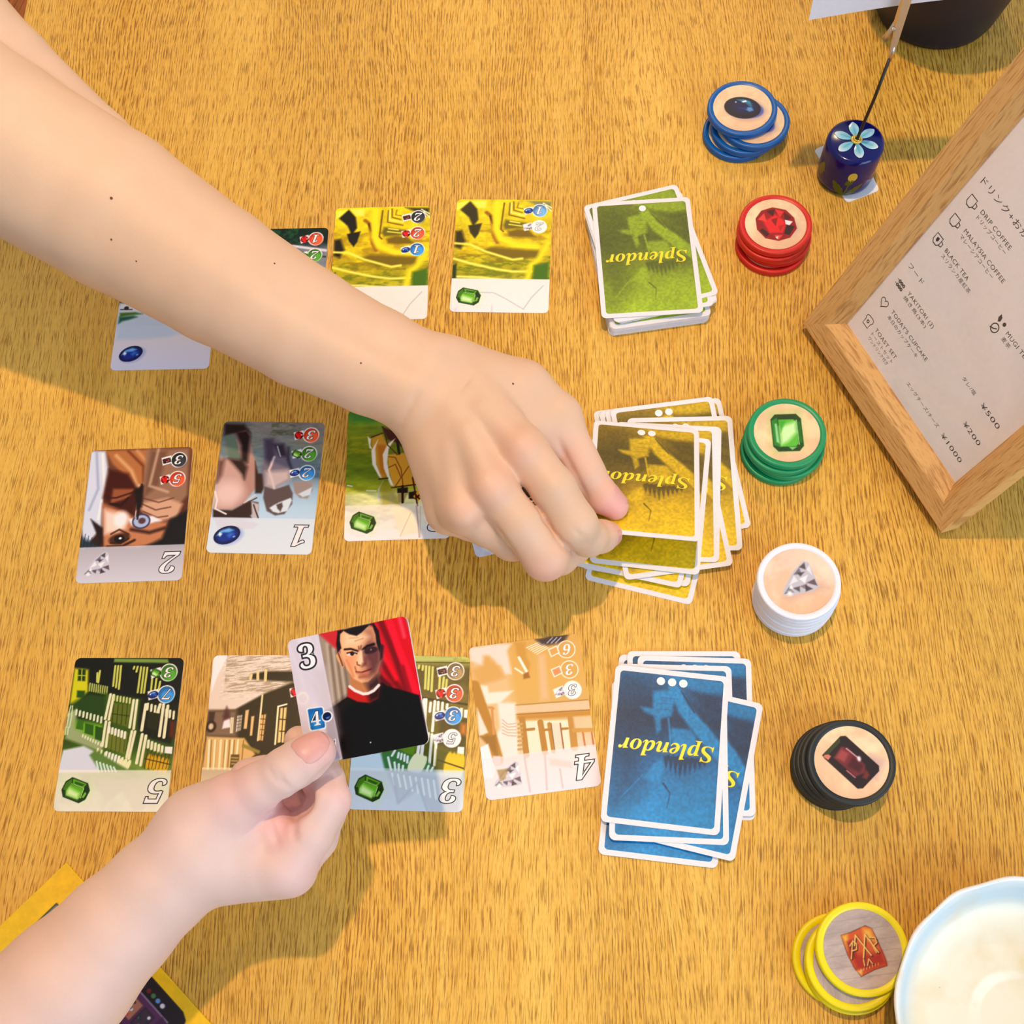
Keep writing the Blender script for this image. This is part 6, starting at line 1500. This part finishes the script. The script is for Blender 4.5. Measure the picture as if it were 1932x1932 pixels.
        # two rounds of light smoothing
        for it in range(2):
            S = np.zeros_like(V); N = np.zeros(len(V))
            for a_, b_ in ((0, 1), (1, 2), (2, 3), (3, 0)):
                np.add.at(S, Q[:, a_], V[Q[:, b_]]); np.add.at(N, Q[:, a_], 1)
            V = V * .45 + (S / np.maximum(N, 1)[:, None]) * .55
        return V, Q

def PR(px, py, z, hw=None, r=None):
    """joint from picture ray and height; radius from half width in pixels or mm"""
    X = P(px, py, z)
    return np.array([X[0], X[1], X[2]]), (r if r is not None else hw * depth(X) / F)

def skin_mat(name, base):
    m = bpy.data.materials.new(name); m.use_nodes = True; n, l = m.node_tree.nodes, m.node_tree.links; b = n['Principled BSDF']
    a = n.new('ShaderNodeAttribute'); a.attribute_name = 'Col'; tc = n.new('ShaderNodeTexCoord')
    n1 = n.new('ShaderNodeTexNoise'); n1.inputs['Scale'].default_value = 45; n1.inputs['Detail'].default_value = 5
    mr = n.new('ShaderNodeMapRange'); mr.inputs[3].default_value = .93; mr.inputs[4].default_value = 1.07
    mx = n.new('ShaderNodeMix'); mx.data_type = 'RGBA'; mx.blend_type = 'MULTIPLY'; mx.inputs['Factor'].default_value = 1
    l.new(tc.outputs['Object'], n1.inputs['Vector']); l.new(n1.outputs['Fac'], mr.inputs[0]); l.new(a.outputs['Color'], mx.inputs['A']); l.new(mr.outputs[0], mx.inputs['B']); l.new(mx.outputs['Result'], b.inputs['Base Color'])
    b.inputs['Subsurface Weight'].default_value = 0.35; b.inputs['Subsurface Radius'].default_value = (1.0, 0.42, 0.25); b.inputs['Subsurface Scale'].default_value = 0.004
    b.inputs['Roughness'].default_value = .48; b.inputs['Specular IOR Level'].default_value = .38
    v = n.new('ShaderNodeTexVoronoi'); v.inputs['Scale'].default_value = 1300; v.feature = 'DISTANCE_TO_EDGE'; n2 = n.new('ShaderNodeTexNoise'); n2.inputs['Scale'].default_value = 700; n2.inputs['Detail'].default_value = 3
    l.new(tc.outputs['Object'], v.inputs['Vector']); l.new(tc.outputs['Object'], n2.inputs['Vector'])
    ad = n.new('ShaderNodeMath'); ad.operation = 'ADD'; l.new(v.outputs['Distance'], ad.inputs[0]); l.new(n2.outputs['Fac'], ad.inputs[1])
    bp = n.new('ShaderNodeBump'); bp.inputs['Strength'].default_value = .25; bp.inputs['Distance'].default_value = .00025; l.new(ad.outputs[0], bp.inputs['Height']); l.new(bp.outputs[0], b.inputs['Normal'])
    return m
M_skin = skin_mat('skin', None)
M_nail = mat('fingernail', (224, 164, 154), rough=.36, spec=.4)

def build_person(F_, base, spots, label, moles=()):
    V, Q = F_.surf()
    o = bpy.data.objects.new('person', None)
    me = mesh_fast('person', V / 1000.0 + np.array([0, 0, TZ]), Q); smooth(me)
    col = np.tile(np.array(base, float), (len(V), 1))
    for p, r, c, a in spots:
        w = np.exp(-((V - np.asarray(p)) ** 2).sum(1) / (r * r)) * a
        col = col * (1 - w[:, None]) + np.array(c, float) * w[:, None]
    set_col(me, lin_arr(col))
    bpy.data.objects.remove(o)
    ob = obj('person', me, M_skin); tag(ob, label, 'person')
    return ob
def nail(parent, c, axis, nrm, r, w, L, name='fingernail'):
    """curved nail plate laid on the fingertip skin: c on the bone axis, long axis towards the tip, outward normal"""
    ax = Vector(axis).normalized(); n_ = Vector(nrm); n_ = (n_ - ax * n_.dot(ax)).normalized(); sd = ax.cross(n_); c = Vector(c)
    vs = []; fs = []; NU, NV = 14, 14
    for i in range(NV + 1):
        v = -1 + 2 * i / NV
        e = max(0.0, 1 - abs(v) ** 4) ** .35
        hwid = w / 2 * max(.25, e) * (1 - .08 * max(0, -v))
        for j in range(NU + 1):
            u = -1 + 2 * j / NU; th = u * hwid / r
            dr = (n_ * math.cos(th) + sd * math.sin(th)).normalized(); p = c + ax * (v * L / 2)
            o_ = Vector(W3(*(p + dr * 30))); hit, loc, nor, fi = parent.ray_cast(o_, -dr)
            rad = r
            if hit: rad = min(r * 1.35, max(r * .75, ((loc - Vector((0, 0, TZ))) * 1000 - p).dot(dr)))
            else: rad = r * .8
            vs.append((p, dr, rad, u, v))
    R_ = [[vs[i * (NU + 1) + j][2] for j in range(NU + 1)] for i in range(NV + 1)]
    out = []
    for i in range(NV + 1):
        for j in range(NU + 1):
            q = [R_[a][b] for a in range(max(0, i - 1), min(NV, i + 1) + 1) for b in range(max(0, j - 1), min(NU, j + 1) + 1)]
            p, dr, rad, u, v = vs[i * (NU + 1) + j]; edge = max(abs(u), abs(v)) ** 6
            out.append(p + dr * (sum(q) / len(q) + .38 - .55 * edge))
    for i in range(NV):
        for j in range(NU): a = i * (NU + 1) + j; fs.append((a, a + 1, a + NU + 2, a + NU + 1))
    me = mesh_np(name, [tuple(v) for v in out], fs); smooth(me)
    x = obj(name, me, M_nail, parent); md = x.modifiers.new('thick', 'SOLIDIFY'); md.thickness = .0005; md.offset = -1
    return x

# ---- reaching right arm, from the upper left
ang1 = math.atan2(P(700, 680, 60)[1] - P(10, 285, 110)[1], P(700, 680, 60)[0] - P(10, 285, 110)[0])
E1 = P(-190, 120, 150); orig = np.array([E1[0], E1[1], 0]) - np.array([math.cos(ang1), math.sin(ang1), 0]) * 20 - np.array([-math.sin(ang1), math.cos(ang1), 0]) * 130
F1 = Field([orig[0], orig[1], 6], ang1, (540, 250, 205), 1.0)
f = F1.f
arm = [PR(-190, 150, 150, 166), PR(10, 278, 128, 156), PR(220, 400, 110, 148), PR(411, 520, 94, 128), PR(578, 620, 82, 114), PR(705, 682, 76, 103), PR(790, 722, 74, 98)]
for i in range(len(arm) - 1):
    (p, r1), (q, r2) = arm[i], arm[i + 1]
    fl = [0.04, .06, .08, .12, .2, .26, .28]; d = (q - p) / np.linalg.norm(q - p); sd = np.cross([0, 0, 1.0], d); sd /= np.linalg.norm(sd)
    for sg in (-1, 1):
        F1.cone(f, p + sd * sg * r1 * fl[i], q + sd * sg * r2 * fl[i + 1], r1 * (1 - fl[i]), r2 * (1 - fl[i + 1]), 3 if i else 0)
# upper arm folding back at the elbow crease
ua = [PR(-230, -60, 168, 150), PR(20, 130, 132, 82), PR(190, 262, 108, 55), PR(330, 350, 98, 30)]
for (p, r1), (q, r2) in zip(ua[:-1], ua[1:]): F1.cone(f, p, q, r1, r2, 3.0)
# palm and back of the hand
mc = [((850, 704, 72, 16.5), (985, 850, 78, 12.2)), ((820, 712, 73, 17), (926, 918, 76, 12.4)), ((800, 735, 70, 16), (872, 960, 67, 12)), ((787, 757, 64, 16), (846, 966, 55, 11.5))]
hand = F1.new()
for (a, b) in mc:
    F1.cone(hand, P(*a[:3]), P(*b[:3]), a[3], b[3], 7.0)
F1.cone(hand, P(880, 770, 56), P(930, 890, 54), 17, 14, 8); F1.cone(hand, P(850, 760, 56), P(870, 930, 48), 16, 12, 8)
F1.cone(hand, P(862, 700, 66), P(985, 738, 62), 17, 15.5, 8); F1.cone(hand, P(985, 738, 62), P(1052, 788, 56), 15.5, 13, 7)
F1.cone(hand, P(920, 740, 66), P(1005, 800, 60), 16, 12, 9); F1.cone(hand, P(980, 790, 56), P(1040, 835, 52), 12, 9, 8)     # web between thumb and index
def smin_into(f, g, k):
    hh = np.clip(0.5 + 0.5 * (f - g) / k, 0, 1); f[...] = f * (1 - hh) + g * hh - k * hh * (1 - hh)
smin_into(f, hand, 9.0)
# fingers
def finger(F_, fing, chain, k=3.0):
    g = F_.new()
    for (p, r1), (q, r2) in zip(chain[:-1], chain[1:]): F_.cone(g, p, q, r1, r2, k)
    np.minimum(fing, g, out=fing) if False else smin_into(fing, g, 1.2)
fing = F1.new()
J = lambda px, py, z, r: (P(px, py, z), r)
thumb = [J(1052, 788, 56, 12.4), J(1092, 866, 47, 10.4), J(1104, 892, 44, 10.6), J(1135, 936, 37, 9.2), J(1160, 955, 33, 7.8)]
index = [J(988, 850, 78, 12.2), J(1044, 922, 74, 11.4), J(1084, 990, 64, 11.8), J(1110, 1015, 50, 9.8), J(1134, 1012, 39, 8.8), J(1149, 1009, 33, 7.4)]
middle = [J(926, 918, 76, 12.0), J(982, 990, 69, 11.4), J(1029, 1053, 56, 11.7), J(1056, 1050, 40, 9.8), J(1090, 1035, 28, 8.0)]
ring = [J(872, 960, 67, 12), J(918, 990, 58, 11), J(965, 1020, 47, 10.6), J(1005, 1030, 30, 9.0), J(1030, 1010, 22, 7.8)]
pinky = [J(846, 966, 55, 11), J(885, 985, 46, 9.6), J(918, 1000, 38, 9.2), J(945, 990, 26, 8.0), J(960, 975, 20, 7.0)]
for ch in (thumb, index, middle, ring, pinky): finger(F1, fing, ch)
finger(F1, fing, [J(985, 930, 55, 12), J(1040, 1010, 44, 10)])
smin_into(f, fing, 5.0)
# tendons and knuckles on the back of the hand
for a, b in (((910, 775, 86), (980, 842, 89)), ((882, 815, 86), (921, 908, 87)), ((850, 850, 80), (866, 950, 77))):
    F1.cone(f, P(*a), P(*b), 0.8, 2.8, 9.0)
for q in ((988, 848, 84.5, 8.5), (927, 922, 82.5, 8.5), (873, 966, 73.5, 7.5)): F1.cone(f, P(*q[:3]), P(q[0] + 3, q[1] + 4, q[2]), q[3], q[3], 4.5)
# creases
def sp(*pts): return [P(*p) for p in pts]
F1.f[...] = f
F1.crease([(745, 822), (760, 790), (788, 745)], 2.0, 1.3)
for dx in (-9, -1, 8): F1.crease([(1088 + dx, 1000 + dx), (1098 + dx * .8, 1012 + dx * .3), (1100 + dx, 1030)], 1.0, .55)
for dx in (0, 7, 13): F1.crease([(1128 + dx, 888 + dx * 1.6), (1140 + dx, 884 + dx * 1.6)], .9, .5)
for dx in (0, 6, 12): F1.crease([(862 + dx, 745 - dx), (885 + dx, 712 - dx)], 1.0, .28)
for dx in (0, 8): F1.crease([(1018 + dx, 1062 - dx), (1040 + dx, 1072 - dx)], 1.0, .35)
F1.crease([(1008, 945), (1030, 985), (1062, 1024), (1086, 1046)], 1.6, 1.8)
F1.crease([(1052, 826), (1066, 860), (1090, 905), (1110, 945)], 1.6, 1.6)
F1.crease([(930, 985), (950, 1015), (972, 1045)], 1.8, 1.4)
base1 = (226, 188, 158)
sk = lambda px, py, z: P(px, py, z)
spots1 = [(sk(1165, 955, 36), 15, (244, 160, 160), .6), (sk(1150, 1010, 36), 10, (240, 168, 158), .5), (sk(1030, 1090, 56), 14, (240, 168, 150), .5), (sk(985, 848, 88), 12, (242, 176, 150), .45), (sk(926, 922, 86), 11, (242, 176, 150), .4), (sk(872, 968, 76), 10, (240, 176, 150), .4),
          (sk(1075, 870, 50), 14, (246, 190, 190), .4), (sk(780, 810, 70), 30, (232, 186, 148), .5), (sk(60, 300, 160), 60, (240, 200, 160), .4), (sk(300, 560, 100), 50, (226, 180, 140), .5), (sk(960, 950, 70), 8, (250, 214, 200), .4)]
p1 = build_person(F1, base1, spots1, 'bare right arm reaching from the upper left, finger and thumb lifting a yellow-backed card')
# moles on the forearm
M_mole = mat('mole', (110, 60, 44), rough=.6)
def drop(ob, px, py, r, m, name, lift=0.0):
    """small flat freckle placed on the skin where the picture shows it"""
    dg = bpy.context.evaluated_depsgraph_get(); o_ = Vector((0, 0, TZ + CAMH / 1000)); d_ = Vector(ray(px, py)).normalized()
    hit, loc, nor, fi = ob.ray_cast(o_, d_)
    if not hit: return None
    bm = bmesh.new(); bmesh.ops.create_uvsphere(bm, u_segments=10, v_segments=6, radius=r / 1000)
    me = bm_mesh(name, bm); smooth(me); q = nor.to_track_quat('Z', 'Y')
    x = obj(name, me, m, ob); x.matrix_world = Matrix.Translation(loc) @ q.to_matrix().to_4x4() @ Matrix.Diagonal((1, 1, .35, 1)); return x
for px, py, r in ((210, 374, .75), (210, 452, .55), (803, 612, .6), (681, 685, .5), (518, 497, .5), (257, 493, .45), (968, 724, .6)): drop(p1, px, py, r, M_mole, 'mole')
tipA, tipB = P(1135, 936, 37), P(1160, 955, 33)
axn = tipB - tipA; nn_ = np.array([.70, .45, .72])
cN = (tipA + tipB) / 2 + axn * .30; nn2 = nn_ - axn * (nn_ @ axn) / (axn @ axn); nn2 /= np.linalg.norm(nn2)
nail(p1, cN, axn, nn2, 8.2, 11.5, 12.5)
tA, tB = P(1134, 1012, 39), P(1149, 1009, 33); axn = tB - tA; n3 = np.array([.6, -.5, .5]); n3 = n3 - axn * (n3 @ axn) / (axn @ axn); n3 /= np.linalg.norm(n3)
nail(p1, (tA + tB) / 2 + axn * .3, axn, n3, 8.0, 9.5, 10)

# ---- lower hand holding the portrait tile
ang2 = math.atan2(P(470, 1540, 90)[1] - P(137, 1841, 88)[1], P(470, 1540, 90)[0] - P(137, 1841, 88)[0])
E2 = P(-60, 2040, 80); orig = np.array([E2[0], E2[1], 0]) - np.array([math.cos(ang2), math.sin(ang2), 0]) * 40 - np.array([-math.sin(ang2), math.cos(ang2), 0]) * 80
F2 = Field([orig[0], orig[1], 14], ang2, (275, 160, 125), 0.85)
f = F2.f
arm2 = [PR(-70, 2040, 62, 150), PR(20, 1960, 66, 140), PR(128, 1850, 70, 122), PR(222, 1750, 74, 104), PR(300, 1672, 78, 95), PR(360, 1620, 80, 94)]
for i in range(len(arm2) - 1):
    (p, r1), (q, r2) = arm2[i], arm2[i + 1]; F2.cone(f, p, q, r1, r2, 3 if i else 0)
    F2.cone(f, p - np.array([0, 0, 10]), q - np.array([0, 0, 9]), r1 * .9, r2 * .86, 4)
hand = F2.new()
# stacked metacarpals: index on top, the others below it
for k, (dz, dx, dy) in enumerate(((0, 0, 0), (-15, 8, 8), (-29, 8, 4), (-41, 2, -6))):
    F2.cone(hand, P(372, 1612, 78 + dz * .6), P(532 + dx, 1626 + dy, 76 + dz), 17 - k, 14.0 - k * .9, 8)
F2.cone(hand, P(395, 1560, 82), P(455, 1562, 80), 18, 15, 9)
F2.cone(hand, P(380, 1560, 84), P(440, 1518, 90), 19, 14, 9)
F2.cone(hand, P(450, 1640, 70), P(550, 1645, 72), 15, 10, 9)
F2.cone(hand, P(430, 1570, 66), P(480, 1565, 58), 20, 14, 9)
smin_into(f, hand, 9)
fing = F2.new()
thumb2 = [J(395, 1552, 86, 17), J(440, 1516, 92, 13.6), J(490, 1485, 98, 11.0), J(533, 1461, 102, 10.2), J(545, 1453, 103, 10.4), J(576, 1431, 104, 10.0), J(597, 1417, 104, 9.0)]
index2 = [J(537, 1632, 78, 13.4), J(582, 1572, 82, 11.6), J(616, 1510, 84, 11.0), J(610, 1472, 82, 9.8), J(600, 1448, 81, 9.2), J(582, 1414, 80.5, 8.2), J(564, 1397, 81, 7.0)]
mid2 = [J(545, 1634, 63, 12.6), J(592, 1580, 62, 11.2), J(612, 1530, 60, 10.4), J(575, 1495, 60, 9.6), J(540, 1490, 62, 9.2), J(512, 1505, 64, 8.2)]
ring2 = [J(545, 1630, 49, 12), J(587, 1575, 46, 10.8), J(597, 1530, 43, 10), J(560, 1505, 44, 9.2), J(522, 1520, 47, 8.0)]
pink2 = [J(538, 1622, 37, 11), J(572, 1575, 34, 9.6), J(574, 1540, 31, 9), J(540, 1525, 33, 8.2), J(512, 1540, 37, 7.4)]
extra = [J(540, 1470, 70, 10), J(500, 1468, 76, 10.5), J(472, 1468, 78, 9.6)]
for ch in (index2, mid2, ring2, pink2, extra): finger(F2, fing, ch, 2.0)
smin_into(f, fing, 3.2)
g = F2.new()
for (p, r1), (q, r2) in zip(thumb2[:-1], thumb2[1:]): F2.cone(g, p, q, r1, r2, 3)
smin_into(f, g, 3.0)
F2.cone(f, P(498, 1535, 83), P(535, 1592, 82), 10.5, 9.0, 2.6)
F2.cone(f, P(545, 1505, 72), P(570, 1530, 72), 8.5, 8.5, 1.5)
# folds
F2.f[...] = f
F2.dent(P(560, 1508, 92), 8.5, 3.0)
f = F2.f
F2.crease([(586, 1490), (568, 1508), (557, 1535), (553, 1565), (558, 1585)], 1.7, 2.6)
F2.crease([(506, 1528), (510, 1550), (517, 1575), (526, 1592)], 1.4, 1.8)
F2.crease([(626, 1440), (604, 1462), (580, 1484), (550, 1506), (510, 1540), (462, 1578)], 1.8, 1.8)
for dx, dy in ((-10, -4), (-2, 0), (8, 3), (16, 8)): F2.crease([(512 + dx, 1446 + dy), (520 + dx, 1466 + dy), (536 + dx, 1484 + dy)], 1.0, .55)
F2.crease([(600, 1448), (612, 1462), (630, 1462)], 1.0, .5)
for dx in (0, 6): F2.crease([(640 + dx, 1500 + dx), (652 + dx, 1512 + dx)], .9, .4)
base2 = (226, 194, 182)
spots2 = [(sk(600, 1410, 112), 9, (246, 160, 160), .5), (sk(650, 1500, 88), 10, (248, 190, 190), .4), (sk(530, 1560, 92), 10, (250, 178, 174), .5), (sk(545, 1505, 84), 10, (240, 150, 150), .5), (sk(450, 1500, 100), 14, (244, 180, 180), .4), (sk(560, 1395, 86), 9, (244, 190, 160), .4),
          (sk(470, 1470, 90), 10, (244, 160, 150), .5), (sk(580, 1660, 84), 12, (246, 190, 190), .4), (sk(180, 1660, 80), 30, (240, 200, 170), .5), (sk(60, 1780, 80), 40, (238, 190, 160), .5)]
p2 = build_person(F2, base2, spots2, 'pale forearm and hand from the lower left, pinching the portrait tile by its corner')
tA, tB = P(567, 1438, 104), P(598, 1411, 103); axn = tB - tA; n3 = np.array([.12, .10, 1.0]); n3 = n3 - axn * (n3 @ axn) / (axn @ axn); n3 /= np.linalg.norm(n3)
nail(p2, (tA + tB) / 2 + axn * .30, axn, n3, 9.4, 15.5, 16.0)
